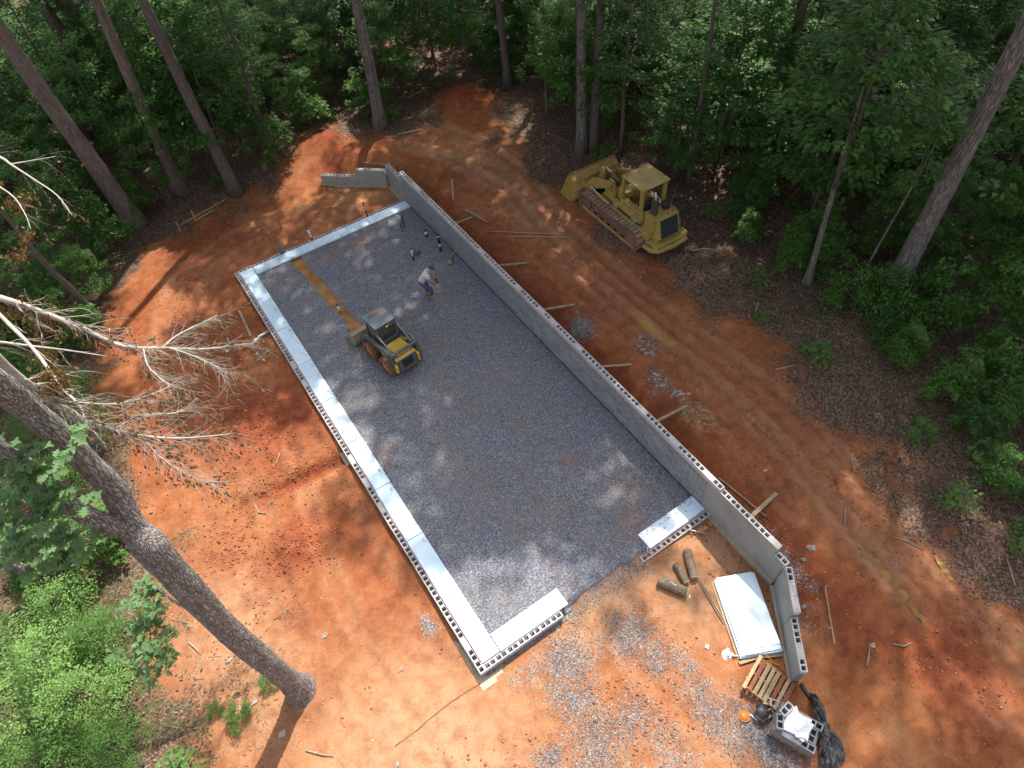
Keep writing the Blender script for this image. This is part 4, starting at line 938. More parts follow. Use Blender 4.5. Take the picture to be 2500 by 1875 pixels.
log((6.18, -0.82), (6.66, -1.62), 0.16, 'dark squared log with white fungus spots, left of the other two')
fo = MB()
for (x, y, z) in ((6.37, -1.13, 0.31), (6.42, -1.21, 0.31), (6.46, -1.28, 0.31)):
    fo.rock((x, y, gz(x, y)+z+0.015), 0.035, rg, 0.35)
tag(fo.obj('fungus', M['white']), 'three white fungus spots on the dark squared log', 'fungus')
for k, (p0, p1, lb) in enumerate((((7.30, -1.40), (6.98, -2.95), 'left of two thin battens between the logs and the board stack'), ((7.36, -1.42), (7.06, -2.90), 'right of two thin battens between the logs and the board stack'))):
    board('loose_board', p0, p1, 0.035, 0.03, 'lumber', lb, lift=0.02)

# ------------------------------------------------------------------ stack of foam sheets on the apron
sx, sy, srz = 7.745, -3.17, math.atan2(-0.53, 1.10)
sz = gz(sx, sy)
e0 = thing('cardboard_sheet', 'brown cardboard sheet under the foam sheet stack', 'cardboard', (sx-0.12, sy+0.06, sz+0.05), srz)
MB().box((0, 0, 0), (1.22, 2.42, 0.012)).obj('sheet', M['card'], e0)
rr = random.Random(4); z = sz+0.062
offs = [(-.06, .0, 0), (-.05, .0, .004), (-.055, .01, -.003), (.0, .01, .004), (.01, -.01, -.03), (.02, .02, -.014), (.03, .02, .01), (.05, .04, .02)]
names = ['bottom', 'second lowest', 'third lowest', 'fourth lowest', 'fifth', 'sixth', 'seventh', 'topmost']
for k, (ox, oy, a) in enumerate(offs):
    e = thing('foam_sheet', names[k]+' full-size blue foam sheet of the stack on the clay apron', 'foam sheet', (sx+ox, sy+oy, z), srz+a, 'foam sheets in the apron stack')
    MB().box((0, 0, 0.0125), (1.22 if k < 6 else 1.10, 2.42 if k != 7 else 2.20, 0.025)).obj('board', M['foam'], e, bevel=0.003)
    if k == 5:
        for ln, (tx, hgt) in enumerate(((-0.535, 0.05),)):
            cu = bpy.data.curves.new('print', 'FONT'); cu.body = 'Styrofoam'; cu.size = 0.10; cu.extrude = 0.0006; cu.align_x = 'CENTER'
            to = bpy.data.objects.new('tmp', cu); COL.objects.link(to); me = bpy.data.meshes.new_from_object(to.evaluated_get(bpy.context.evaluated_depsgraph_get())); bpy.data.objects.remove(to)
            me.materials.clear(); me.materials.append(M['print'])
            put('print_mark', me, e, (-0.535, -0.93, 0.0262), (0, 0, PI/2))
    z += 0.0265
e = thing('clear_wrap', 'crumpled clear plastic wrap at the near end of the foam sheet stack', 'plastic wrap', (8.05, -4.55, gz(8.05, -4.55)))
def crumple(seed, sx_, sy_, h, n=14):
    r_ = np.random.default_rng(seed); g_ = np.linspace(-1, 1, n); GX, GY = np.meshgrid(g_, g_)
    ZZ = h*(0.25+0.9*np.abs(fbm(GX*1.7+seed, GY*1.7, 1.3, 3, seed)))*np.clip(1.25-(GX**2+GY**2), 0.05, 1)
    Vv = np.stack([(GX*sx_+r_.normal(0, .02, GX.shape)).ravel(), (GY*sy_+r_.normal(0, .02, GX.shape)).ravel(), ZZ.ravel()], 1)
    i_ = np.arange(n*n).reshape(n, n); Ff = np.stack([i_[:-1, :-1].ravel(), i_[:-1, 1:].ravel(), i_[1:, 1:].ravel(), i_[1:, :-1].ravel()], 1)
    return Vv, Ff
Vv, Ff = crumple(3, 0.30, 0.22, 0.16); put('film', np_mesh('film', Vv, Ff, M['film'], False), e)
e = thing('clear_wrap', 'twisted strip of clear plastic wrap left of the foam sheet stack', 'plastic wrap', (6.55, -3.9, gz(6.55, -3.9)+0.02))
Vv, Ff = crumple(6, 0.16, 0.12, 0.10, 10); put('film', np_mesh('film', Vv, Ff, M['film'], False), e, (-0.15, 0.25, 0))
MB().tube([(-.1, .15, .03), (.15, -.05, .06), (.5, -.25, .08), (.75, -.4, .05)], [0.03, 0.015, 0.02, 0.03], 5).obj('strip', M['film'], e)
board('loose_board', (6.50, -4.05), (7.42, -4.35), 0.09, 0.05, 'lumber_new', 'pale lumber piece under the near end of the foam sheet stack, left', lift=0.02)
board('loose_board', (6.85, -4.10), (7.78, -4.62), 0.09, 0.05, 'lumber_new', 'pale lumber piece under the near end of the foam sheet stack, right', lift=0.05)
for k, (x, y, s, lb) in enumerate(((6.08, -3.16, 0.11, 'small square white sheet lying alone on the clay apron'), (6.70, -1.74, 0.10, 'scrap of white plastic next to the dark squared log'))):
    o = MB().box((0, 0, 0), (s*1.1, s*0.8 if k == 0 else s*.35, 0.008)).obj('scrap', M['paper'], None, loc=(x, y, gz(x, y)+0.02), rot=(0.05, 0.1, 0.5)); tag(o, lb, 'scrap', 'white scraps on the apron')
e = thing('metal_rod', 'thin shiny rod sticking out of the block wall right of the gap', 'rod', (8.05, 0.0, 0.0))
MB().tube([(0, 0.02, 0.02), (0.62, -0.60, gz(8.67, -.6)+0.1)], 0.022, 8).obj('rod', M['galv'], e, True)
e = thing('anchor_rod', 'upright grey rod at the end of the short wall beside the gap', 'rod', (6.42, 0.0, 0.0))
MB().tube([(0, 0, -0.1), (-0.02, 0.03, 0.62)], 0.03, 8).obj('rod', M['galv'], e, True)
for i, (x, y, r) in enumerate(((8.55, -0.30, .12), (8.75, -0.35, .17), (8.95, -0.30, .10), (8.98, -0.62, .08), (8.42, -0.25, .07))):
    o = MB().rock((0, 0, 0), r, rg, 0.5).obj('clay_lump', M['clayrock'], None, loc=(x, y, gz(x, y)+r*.3)); tag(o, ['ochre clay lump left of centre', 'largest ochre clay lump', 'ochre clay lump against the tall wall', 'small ochre clay lump nearest the camera', 'smallest ochre clay lump'][i]+' where the short wall meets the tall wall', 'clay lump', 'clay lumps in the wall corner')

# ------------------------------------------------------------------ pallet, block cube and litter round it
pz = gz(6.75, -5.0)
e = thing('pallet', 'wooden pallet with alternating tan and red slats leaning on the block pile', 'pallet', (6.74, -4.96, pz+0.17), math.atan2(-0.95, 0.30))
e.rotation_euler = (0.0, 0.16, e.rotation_euler[2])
for y in (-0.48, 0, 0.48): MB().box((0, y, 0), (1.2, 0.045, 0.09)).obj('stringer', M['lumber'], e, bevel=0.003)
kinds = ['lumber_new', 'lumber_red', 'lumber_new', 'lumber_new', 'lumber_new', 'lumber_red', 'lumber_new', 'lumber_red']
for k in range(8):
    x = -0.555+k*0.158
    MB().box((x, 0.0, 0.056), (0.115 if k % 3 else 0.10, 1.02+(0.1 if k == 0 else 0), 0.022)).obj('slat', M[kinds[k]], e, bevel=0.002, rot=None)
for k in range(3): MB().box((-0.53+k*0.53, 0, -0.056), (0.10, 1.0, 0.02)).obj('bottom_slat', M['lumber'], e)
# the cube of blocks on its pallet
cz = gz(6.5, -6.1); crz = math.atan2(-1.09, 0.47)
def W2(x, y, ang=crz, c=(6.44, -6.16)):
    return c[0]+x*math.cos(ang)-y*math.sin(ang), c[1]+x*math.sin(ang)+y*math.cos(ang)
e = thing('block_pallet', 'low wooden pallet carrying the cube of concrete blocks', 'pallet', (6.44, -6.16, cz), crz)
for y in (-0.42, 0, 0.42): MB().box((0, y, 0.05), (1.14, 0.05, 0.09)).obj('stringer', M['lumber'], e)
for k in range(7): MB().box((-0.51+k*0.17, 0, 0.106), (0.12, 0.98, 0.02)).obj('slat', M['lumber'], e)
me_side = me_core2
cnt = 0
def cmu(x, y, z, rz, me, lb, rot=None):
    wx, wy = W2(x, y)
    o = put('loose_block', me, None, (wx, wy, cz+z), rot or (0, 0, crz+rz)); return tag(o, lb, 'concrete block', 'concrete blocks on the pallet')
zz0 = 0.117
for lv in range(2):
    for i in range(3):
        for j in range(4):
            if lv == 1 and i == 2 and j in (1, 2): continue
            cmu(-0.36+i*0.375+0.0, -0.34+j*0.212, zz0+0.1+lv*0.2, 0, me_solid if (lv == 0 or i != 2) else me_core2, ['lower', 'upper'][lv]+' cube block, '+['first', 'second', 'third', 'fourth'][j]+' from the gravel side, '+['end by the leaning pallet', 'middle of the row', 'end nearest the camera'][i])
cmu(0.41, -0.02, zz0+0.1+0.2, PI/2, me_core2, 'hollow block on its side in the notch of the cube beside the white sheets')
zt = zz0+0.4
cmu(-0.42, 0.20, zt+0.1, 1.25, me_core, 'hollow block with both cores showing on top of the cube behind the white sheets')
cmu(-0.46, -0.20, zt+0.1, 1.9, me_core2, 'hollow block tipped at the left corner on top of the cube')
wx, wy = W2(-0.78, 0.34); o = put('loose_block', me_core, None, (wx, wy, gz(wx, wy)+0.1), (0.1, 0, crz+0.25)); tag(o, 'hollow block on the clay just behind the cube, next to the leaning pallet', 'concrete block', 'concrete blocks on the pallet')
wx, wy = W2(-0.74, -0.02); o = put('loose_block', me_core2, None, (wx, wy, gz(wx, wy)+0.1), (0.0, 0.3, crz+1.0)); tag(o, 'hollow block wedged under the edge of the leaning pallet', 'concrete block', 'concrete blocks on the pallet')
rr = random.Random(12)
for k in range(5):
    wx, wy = W2(-0.06+rr.uniform(-.08, .08), -0.06+rr.uniform(-.08, .08))
    lb = ['lowest', 'second', 'middle', 'fourth', 'uppermost'][k]+' white foam offcut in the pile on top of the block cube'
    w_, h_ = (0.66, 0.58) if k < 3 else ((0.30, 0.26) if k == 3 else (0.34, 0.10))
    x, y = (0, 0) if k < 3 else ((0.12, -0.16) if k == 3 else (0.10, -0.02))
    wx, wy = W2(-0.02+x, 0.02+y)
    b = MB()
    if k == 2: b.prism([(-0.30, -0.30), (0.28, -0.27), (0.27, 0.10), (0.0, 0.20), (-0.16, 0.46), (-0.32, 0.20)], 0, 0.02, 'z')
    else: b.box((0, 0, 0.01), (w_, h_, 0.02))
    o = b.obj('foam_offcut', M['paper'], None, bevel=0.002, loc=(wx, wy, cz+zt+0.004+0.0225*k), rot=(0, 0, crz+[0.12, -0.2, 0.05, 0.5, 1.1][k])); tag(o, lb, 'foam offcut', 'white offcuts on the block cube')
# black sheeting pulled down over the right side
e = thing('black_sheeting', 'crumpled black plastic sheeting slumped beside the block cube', 'plastic sheeting', (6.95, -6.1, cz))
N = 70; T_ = np.linspace(0, 1, N); U_ = np.linspace(0, 1, 30); TT, UU = np.meshgrid(T_, U_)
cxp = np.interp(TT, [0, .25, .5, .75, 1], [0.42, 0.30, 0.04, -0.18, -0.50]); cyp = np.interp(TT, [0, .25, .5, .75, 1], [0.25, -0.10, -0.48, -0.85, -1.30])
nxp = np.interp(TT, [0, .5, 1], [0.75, 0.95, 0.85]); nyp = np.interp(TT, [0, .5, 1], [0.5, 0.15, -0.15])
wr = fbm(TT*8, UU*4, 1.0, 3, 3)*1.3
wid = 0.14+0.36*ss(0.05, 0.45, TT)+0.14*np.sin(TT*9)
px_ = cxp+(UU-0.35)*wid*1.5*nxp+wr*0.05; py_ = cyp+(UU-0.35)*wid*1.2*nyp+wr*0.05
gz_ = ground_z((px_+6.95).ravel(), (py_-6.1).ravel()).reshape(px_.shape)-cz
pz_ = np.maximum(0.42*(1-UU)**1.6*np.clip(1.2-TT*1.1, 0.15, 1)*(0.8+0.9*np.abs(wr))+0.05+0.16*np.abs(wr), gz_+0.03+0.10*np.abs(wr))
i_ = np.arange(N*30).reshape(30, N); Ff = np.stack([i_[:-1, :-1].ravel(), i_[:-1, 1:].ravel(), i_[1:, 1:].ravel(), i_[1:, :-1].ravel()], 1)
put('sheet', np_mesh('sheet', np.stack([px_.ravel(), py_.ravel(), pz_.ravel()], 1), Ff, M['plastic'], True), e)
b = MB().tube([(7.50-6.95, -5.45+6.1, gz(7.5, -5.45)-cz+0.06), (7.45-6.95, -5.75+6.1, 0.10), (7.38-6.95, -6.15+6.1, 0.16), (7.25-6.95, -6.45+6.1, 0.2)], [0.05, 0.06, 0.07, 0.05], 8, jit=0.5, rng=rr); b.obj('roll', M['plastic'], e, True)
# bucket, lid, tube
bz = gz(5.98, -5.35)
e = thing('bucket', 'round tan bucket with a dark plastic bag tied over it, beside the pallet', 'bucket', (6.0, -5.36, bz))
MB().cyl((0, 0, 0.01), (0, 0, 0.36), 0.155, 0.18, 24).obj('pail', M['lumber'], e, True)
V2 = MB(); rings = 7
for i in range(rings):
    a = i/(rings-1)*PI/2
    for k in range(18):
        t = 2*PI*k/18; q = 0.185*math.cos(a)*(1+0.10*math.sin(5*t+i))+0.004; V2.v.append((q*math.cos(t), q*math.sin(t), 0.34+0.10*math.sin(a)))
for i in range(rings-1):
    for k in range(18): V2.f.append((i*18+k, i*18+(k+1) % 18, (i+1)*18+(k+1) % 18, (i+1)*18+k)); V2.m.append(0)
V2.obj('bag', M['plastic'], e, True)
lz = gz(5.60, -5.14)
e = thing('pail_cover', 'round orange bucket lid lying flat on the gravelly clay', 'round cover', (5.60, -5.14, lz+0.02))
MB().cyl((0, 0, 0), (0, 0, 0.018), 0.165, 0.165, 28).obj('disc', M['orange'], e, True)
b = MB()
for k in range(28):
    a0, a1 = 2*PI*k/28, 2*PI*(k+1)/28
    b.bar((0.155*math.cos(a0), 0.155*math.sin(a0), 0.022), (0.155*math.cos(a1), 0.155*math.sin(a1), 0.022), 0.018, 0.016)
b.obj('rim', M['orange'], e)
e = thing('caulk_tube', 'white caulk tube with a red tip next to the orange lid', 'tube', (5.80, -5.30, gz(5.8, -5.3)+0.035), math.atan2(-0.23, 0.06))
MB().cyl((-0.10, 0, 0), (0.13, 0, 0), 0.027, 0.027, 12).obj('body', M['white'], e, True)
MB().cyl((0.13, 0, 0), (0.19, 0, 0), 0.027, 0.012, 12).obj('tip', M['red'], e, True)
b = MB().tube([(0, 0, 0.05), (0.05, 0.22, 0.06), (-0.06, 0.42, 0.04), (-0.1, 0.75, 0.09)], 0.011, 6); o = b.obj('strap', M['orange'], None, True, loc=(7.32, -5.05, pz+0.26)); tag(o, 'loose orange strap trailing from the stack over the leaning pallet', 'strap')
b = MB(); pts = []
for i in range(15):
    t = i/14; x = -0.12+(-3.03+0.12)*t; y = -0.11+0.02*t+0.05*math.sin(t*5); pts.append((x+0.12, y+0.11, gz(x, y)+0.012-gz(-.12, -.11)))
o = MB().tube(pts, 0.014, 5).obj('rope', M['rust'], None, True, loc=(-0.12, -0.11, gz(-.12, -.11))); tag(o, 'thin rust-coloured line running from the near left wall corner over the clay', 'line')

# sticks and stones scattered by hand
SK = [((-7.1, 6.2), (-6.9, 5.6)), ((12.3, 24.0), (13.2, 24.4)), ((13.9, -1.8), (14.4, -1.3)), ((13.1, -4.1), (13.6, -4.9)), ((12.1, -3.0), (12.6, -2.5)), ((14.9, -7.2), (15.6, -6.4)), ((14.6, 2.5), (15.5, 2.2)),
      ((16.2, 5.0), (17.0, 5.6)), ((16.8, 9.2), (17.6, 8.6)), ((10.4, -6.2), (10.9, -6.5)), ((9.3, -6.2), (9.8, -5.9)), ((-2.0, 11.2), (-2.4, 10.7)), ((-1.5, 14.7), (-1.1, 14.1)), ((-3.6, 9.6), (-3.4, 9.1)), ((-5.2, 1.2), (-4.6, 0.6)), ((-5.9, 0.1), (-5.6, -0.6)), ((16.5, -7.0), (17.6, -6.6)), ((18.0, 12.0), (20.2, 13.5)), ((13.5, 29.5), (15.5, 29.8)), ((12.8, -6.8), (13.3, -7.4))]
SKL = ['dry stick between the oak foliage and the rubble', 'pale stick beside the peeled pole at the far drive', 'short stick at the litter edge right of the drive puddle', 'crooked stick across the drive by the small puddle', 'stick in the clay just left of the drive rut',
  'stick on the lower right litter, nearest the corner', 'stick on the litter level with the rubble heaps', 'stick on the litter below the slim curving trunk', 'stick on the litter just below the loader', 'stick on the red clay right of the black sheeting', 'stick on the clay below the wing wall end',
  'short stick by the shallow trench outside the left wall', 'stick outside the left wall under the dead branch tips', 'tiny stick at the left end of the shallow trench', 'stick on the bare clay right of the oak foot', 'stick at the bottom edge right of the oak shadow', 'long stick at the lower right edge of the litter',
  'long fallen branch running up behind the loader', 'grey fallen branch behind the large red mound', 'stick at the right side of the lower drive puddle']
for i, (p0, p1) in enumerate(SK):
    a = Vector((*p0, gz(*p0)+0.03)); b_ = Vector((*p1, gz(*p1)+0.03)); m_ = (a+b_)/2+Vector((rr.uniform(-.1, .1), rr.uniform(-.1, .1), 0)); m_.z = gz(m_.x, m_.y)+0.04
    o = MB().tube([a-a, m_-a, b_-a], [0.03, 0.026, 0.012], 6, jit=0.3, rng=rr).obj('fallen_stick', M['stick'], None, True, loc=tuple(a)); tag(o, SKL[i], 'stick', 'dry sticks on the ground')
ST = [(-3.4, 3.9, .10), (-1.9, 1.6, .09), (-6.2, 4.9, .13), (-5.6, 2.0, .12), (-6.0, 3.3, .10), (-3.9, -1.2, .10), (-3.2, -0.6, .09), (-3.4, -0.9, .12), (-2.9, -1.6, .11), (13.0, 16.0, .08), (9.9, -5.9, .10), (10.6, -2.9, .13), (10.2, -3.0, .09), (9.2, -4.0, .08)]
STL = ['white stone beside the red spoil heap left of the slab', 'pale stone on the clay near the near left corner', 'largest tan stone in the litter left of the oak foot', 'tan stone in the litter below the oak foot', 'tan stone between the oak foot and the small sapling',
  'leftmost of the pale stones at the end of the rust line', 'second pale stone at the end of the rust line', 'largest pale stone at the end of the rust line', 'pale stone just below the end of the rust line', 'small pale stone on the drive left of the loader bucket',
  'pale stone on the red clay right of the black sheeting', 'grey stone just behind the bend of the wing wall', 'smaller grey stone next to the one behind the wing wall bend', 'small stone behind the lower wing wall']
for i, (x, y, r) in enumerate(ST):
    o = MB().rock((0, 0, 0), r, rg, 0.5).obj('stone', M['rock'], None, loc=(x, y, gz(x, y)+r*.2)); tag(o, STL[i], 'stone', 'pale stones on the clay')
# ------------------------------------------------------------------ tracked loader
ld = empty('track_loader', (16.02, 12.62, gz(16.0, 12.6)-0.01), math.radians(-1.5), 'worn yellow tracked loader with a flat roof parked at the edge of the woods', 'loader')
Y_ = M['yellow']
def P_(b, name, mt=None, bevel=0.0, smooth=False, parent=None, **k): return b.obj(name, mt or Y_, parent or ld, smooth, bevel, **k)
# tracks
def track_path(n):
    """side outline of the track: front idler, top run, rear sprocket, bottom run (y, z)"""
    pts = []
    for a in np.linspace(-PI/2, PI/2, 9): pts.append((1.72+0.42*math.cos(a), 0.44+0.42*math.sin(a)))
    for t in np.linspace(0, 1, 10)[1:-1]: pts.append((1.72-3.4*t, 0.86+0.16*t-0.05*math.sin(PI*t)))
    for a in np.linspace(PI/2, 1.5*PI, 10): pts.append((-1.68+0.50*math.cos(a), 0.53+0.50*math.sin(a)))
    for t in np.linspace(0, 1, 10)[1:-1]: pts.append((-1.68+3.4*t, 0.03-0.01*t))
    pts.append(pts[0]); P = np.array(pts); s = np.concatenate([[0], np.cumsum(np.hypot(*np.diff(P, axis=0).T))])
    out = []
    for k in range(n):
        u = s[-1]*k/n; y = np.interp(u, s, P[:, 0]); z = np.interp(u, s, P[:, 1])
        y2 = np.interp((u+0.03) % s[-1], s, P[:, 0]); z2 = np.interp((u+0.03) % s[-1], s, P[:, 1]); out.append((y, z, math.atan2(z2-z, y2-y)))
    return out, s[-1]
TP, TL = track_path(42)
sb = MB(); sb.box((0, 0, 0), (0.56, TL/42*0.80, 0.03)); sb.box((0, -TL/42*0.25, 0.032), (0.56, 0.03, 0.06)); shoe_me = sb.mesh('track_shoe', M['track'])
for sx_ in (-1, 1):
    fr = MB()
    fr.prism([(1.75, 0.20), (1.95, 0.45), (1.6, 0.66), (-1.4, 0.78), (-1.9, 0.55), (-1.6, 0.20)], sx_*0.90-0.10, sx_*0.90+0.10)
    P_(fr, 'track_frame', M['mud'])
    gd = MB(); gd.bar((sx_*1.13, 1.9, 0.13), (sx_*1.13, -1.9, 0.13), 0.04, 0.16); P_(gd, 'track_guard', M['mudrim'])
    for i in range(6):
        b = MB(); yy = 1.25-i*0.5; b.cyl((sx_*0.72, yy, 0.20), (sx_*1.08, yy, 0.20), 0.13, 0.13, 14); P_(b, 'roller', M['mud'], smooth=False)
    b = MB(); b.cyl((sx_*0.70, 1.70, 0.44), (sx_*1.08, 1.70, 0.44), 0.34, 0.34, 20); P_(b, 'idler', M['mud'])
    b = MB(); b.cyl((sx_*0.70, -1.68, 0.53), (sx_*1.10, -1.68, 0.53), 0.40, 0.40, 20); b.cyl((sx_*1.08, -1.68, 0.53), (sx_*1.16, -1.68, 0.53), 0.22, 0.20, 16); P_(b, 'sprocket', M['rust'])
    for (yy, zz, an) in TP: put('track_shoe', shoe_me, ld, (sx_*0.90, yy, zz), (an, 0, 0))
# main frame between the tracks
b = MB(); b.prism([(1.2, 0.45), (1.2, 1.0), (0.9, 1.15), (-2.6, 1.15), (-2.75, 0.9), (-2.5, 0.5)], -0.58, 0.58); P_(b, 'hull', bevel=0.03)
for sx_ in (-1, 1):
    b = MB(); b.prism([(0.25, 1.02), (0.25, 1.36), (-1.55, 1.36), (-1.55, 1.02)], sx_*0.60, sx_*0.72); P_(b, 'side_panel', bevel=0.01)
    b = MB(); b.box((sx_*0.735, -0.75, 1.10), (0.022, 1.95, 0.18)); P_(b, 'decal_stripe', M['decal_b'])
    b = MB(); b.box((sx_*0.80, -0.72, 0.99), (0.16, 2.0, 0.035)); P_(b, 'fender', bevel=0.006)
    for txt, yy in (('CAT', -1.30), ('963', 0.02)):
        cu = bpy.data.curves.new('t', 'FONT'); cu.body = txt; cu.size = 0.20; cu.extrude = 0.002; cu.align_x = 'CENTER'; cu.align_y = 'CENTER'
        to = bpy.data.objects.new('tmp', cu); COL.objects.link(to); me = bpy.data.meshes.new_from_object(to.evaluated_get(bpy.context.evaluated_depsgraph_get())); bpy.data.objects.remove(to)
        me.materials.clear(); me.materials.append(M['decal_w'])
        put('lettering', me, ld, (sx_*0.749, yy, 1.10), (PI/2, 0, -sx_*-PI/2))
# engine hood at the rear
b = MB(); b.prism([(-1.72, 1.10), (-1.72, 1.74), (-2.55, 1.78), (-2.78, 0.86), (-2.4, 0.80)], -0.56, 0.56); P_(b, 'engine_hood', bevel=0.025)
for sx_ in (-1, 1):
    b = MB(); b.prism([(-0.45, 1.12), (-0.45, 1.50), (-1.66, 1.52), (-1.66, 1.12)], sx_*0.70, sx_*0.725); P_(b, 'hood_door', bevel=0.006)
    b = MB(); b.prism([(-1.80, 1.00), (-1.80, 1.64), (-2.40, 1.66), (-2.44, 1.0)], sx_*0.565, sx_*0.60); P_(b, 'hood_door', bevel=0.006)
    b = MB(); b.box((sx_*0.74, -2.0, 0.92), (0.32, 0.70, 0.34)); P_(b, 'tank', bevel=0.04)
    b = MB(); b.bar((sx_*0.54, -1.75, 1.80), (sx_*0.54, -2.45, 1.82), 0.03, 0.03); P_(b, 'hand_rail')
b = MB(); b.prism([(-2.575, 1.70), (-2.60, 1.70), (-2.795, 0.92), (-2.77, 0.92)], -0.45, 0.45); P_(b, 'grille', M['mesh'])
gr = MB()
for k in range(9): x = -0.40+k*0.1; gr.bar((x, -2.612, 1.66), (x, -2.80, 0.95), 0.012, 0.02)
P_(gr, 'grille_bars', M['dgrey'])
# rear bumper
b = MB(); b.tube([(-1.0, -2.35, 0.55), (-0.98, -2.75, 0.55), (-0.75, -3.0, 0.55), (0, -3.08, 0.55), (0.75, -3.0, 0.55), (0.98, -2.75, 0.55), (1.0, -2.35, 0.55)], 0.11, 8); P_(b, 'bumper', bevel=0)
b = MB(); b.prism([(-2.2, 0.42), (-2.2, 0.72), (-2.95, 0.72), (-2.95, 0.42)], -0.85, 0.85); P_(b, 'counterweight', bevel=0.05)
# muffler, air cleaner, caps
b = MB().cyl((-0.36, -2.05, 1.74), (-0.36, -2.05, 2.42), 0.155, 0.155, 18); P_(b, 'muffler', M['muff'], smooth=False)
b = MB().tube([(-0.36, -2.05, 2.40), (-0.36, -2.05, 2.56), (-0.32, -1.97, 2.66), (-0.28, -1.88, 2.70)], 0.055, 12); P_(b, 'exhaust_pipe', M['galv'], True)
b = MB().cyl((0.30, -2.0, 1.76), (0.30, -2.0, 2.0), 0.18, 0.18, 18).cyl((0.30, -2.0, 2.0), (0.30, -2.0, 2.06), 0.18, 0.11, 18); P_(b, 'air_cleaner', M['black'])
for (x, y) in ((0.36, -2.35), (0.06, -2.42)):
    b = MB().cyl((x, y, 1.77), (x, y, 1.83), 0.05, 0.045, 14); P_(b, 'filler_cap', M['rust'])
# operator station
b = MB(); b.box((0, -0.75, 1.18), (1.5, 1.9, 0.08)); P_(b, 'floor_plate', bevel=0.01)
b = MB(); b.box((0, -1.15, 1.42), (0.54, 0.55, 0.18)); b.box((0, -1.47, 1.70), (0.58, 0.16, 0.55)); b.box((-0.31, -1.15, 1.62), (0.08, 0.45, 0.07)); b.box((0.31, -1.15, 1.62), (0.08, 0.45, 0.07)); P_(b, 'seat', M['seat'], bevel=0.03)
b = MB(); b.box((0, -0.10, 1.52), (1.0, 0.5, 0.60)); P_(b, 'dash_panel', bevel=0.02)
for sx_ in (-1, 1):
    b = MB(); b.box((sx_*0.56, -1.0, 1.42), (0.26, 1.36, 0.40)); P_(b, 'console', bevel=0.03)
    for k in range(2): P_(MB().tube([(sx_*0.48, -0.7-k*.12, 1.60), (sx_*0.46, -0.66-k*.12, 1.86)], 0.014, 6), 'lever', M['black'])
    b = MB(); b.box((sx_*0.62, -0.28, 1.94), (0.14, 0.12, 1.50)); P_(b, 'roof_post', bevel=0.01)
    b = MB(); b.box((sx_*0.60, -1.50, 2.05), (0.16, 0.14, 1.25)); P_(b, 'roof_post', bevel=0.01)
b = MB(); b.box((0.05, -0.88, 2.69), (1.48, 1.44, 0.06)); b.box((0.05, -0.88, 2.64), (1.32, 1.28, 0.07)); P_(b, 'roof', bevel=0.02)
# front tower, arms and cylinders
for sx_ in (-1, 1):
    b = MB(); b.prism([(1.05, 0.70), (1.05, 1.55), (0.80, 1.95), (0.50, 1.95), (0.35, 1.45), (0.30, 0.75)], sx_*0.48-0.05, sx_*0.48+0.05); P_(b, 'loader_tower', bevel=0.012)
    b = MB(); b.prism([(0.48, 1.88), (0.72, 1.93), (1.75, 1.55), (2.35, 0.85), (2.55, 0.32), (2.30, 0.22), (2.0, 0.72), (1.45, 1.15), (0.62, 1.62)], sx_*0.64-0.05, sx_*0.64+0.05); P_(b, 'lift_arm', bevel=0.012)
    b = MB(); b.cyl((sx_*0.80, 0.35, 0.98), (sx_*0.80, 1.20, 1.05), 0.075, 0.075, 12); P_(b, 'lift_cylinder', smooth=False)
    b = MB(); b.cyl((sx_*0.80, 1.20, 1.05), (sx_*0.78, 1.75, 1.12), 0.035, 0.035, 10); P_(b, 'cylinder_rod', M['galv'])
b = MB().cyl((-0.60, 1.75, 1.30), (0.60, 1.75, 1.30), 0.10, 0.10, 14); P_(b, 'cross_tube')
for x in (-0.16, 0.16):
    b = MB(); b.prism([(1.45, 1.30), (1.60, 1.85), (1.80, 1.90), (1.95, 1.35), (1.85, 0.85), (1.65, 0.85)], x-0.03, x+0.03); P_(b, 'tilt_lever', bevel=0.008)
b = MB().cyl((0.0, 0.75, 1.62), (0.0, 1.35, 1.78), 0.09, 0.09, 14); P_(b, 'tilt_cylinder')
b = MB().cyl((0.0, 1.35, 1.78), (0.0, 1.70, 1.84), 0.045, 0.045, 10); P_(b, 'cylinder_rod', M['galv'])
b = MB(); b.bar((0, 1.75, 0.95), (0, 2.38, 0.62), 0.10, 0.12); P_(b, 'tilt_link', M['dgrey'])
for k in range(3): P_(MB().tube([(-.2+.1*k, .7, 1.7), (-.24+.1*k, 1.1, 1.95), (-.2+.12*k, 1.5, 1.6)], 0.018, 6), 'hose', M['black'])
# bucket: curled shell, rib plates on its back, cutting edge
def shell(prof, x0, x1, th):
    b = MB(); n = len(prof); inner = []
    for i in range(n):
        a = Vector(prof[max(0, i-1)]); c = Vector(prof[min(n-1, i+1)]); t = (c-a).normalized(); inner.append((prof[i][0]+t.y*th, prof[i][1]-t.x*th))
    poly = list(prof)+inner[::-1]
    for i in range(n-1):
        q = [prof[i], prof[i+1], inner[i+1], inner[i]]; b.prism(q, x0, x1)
    return b
prof = [(3.42, 0.06), (2.70, 0.05), (2.42, 0.16), (2.30, 0.45), (2.33, 0.80), (2.50, 1.12), (2.80, 1.34)]
P_(shell(prof, -1.30, 1.30, -0.035), 'bucket')
rb = MB()
for k in range(6):
    x = -1.2+k*0.48
    for i in range(2, 6): rb.bar((x, prof[i][0]-0.03, prof[i][1]), (x, prof[i+1][0]-0.03, prof[i+1][1]+0.0), 0.05, 0.12, up=(1, 0, 0))
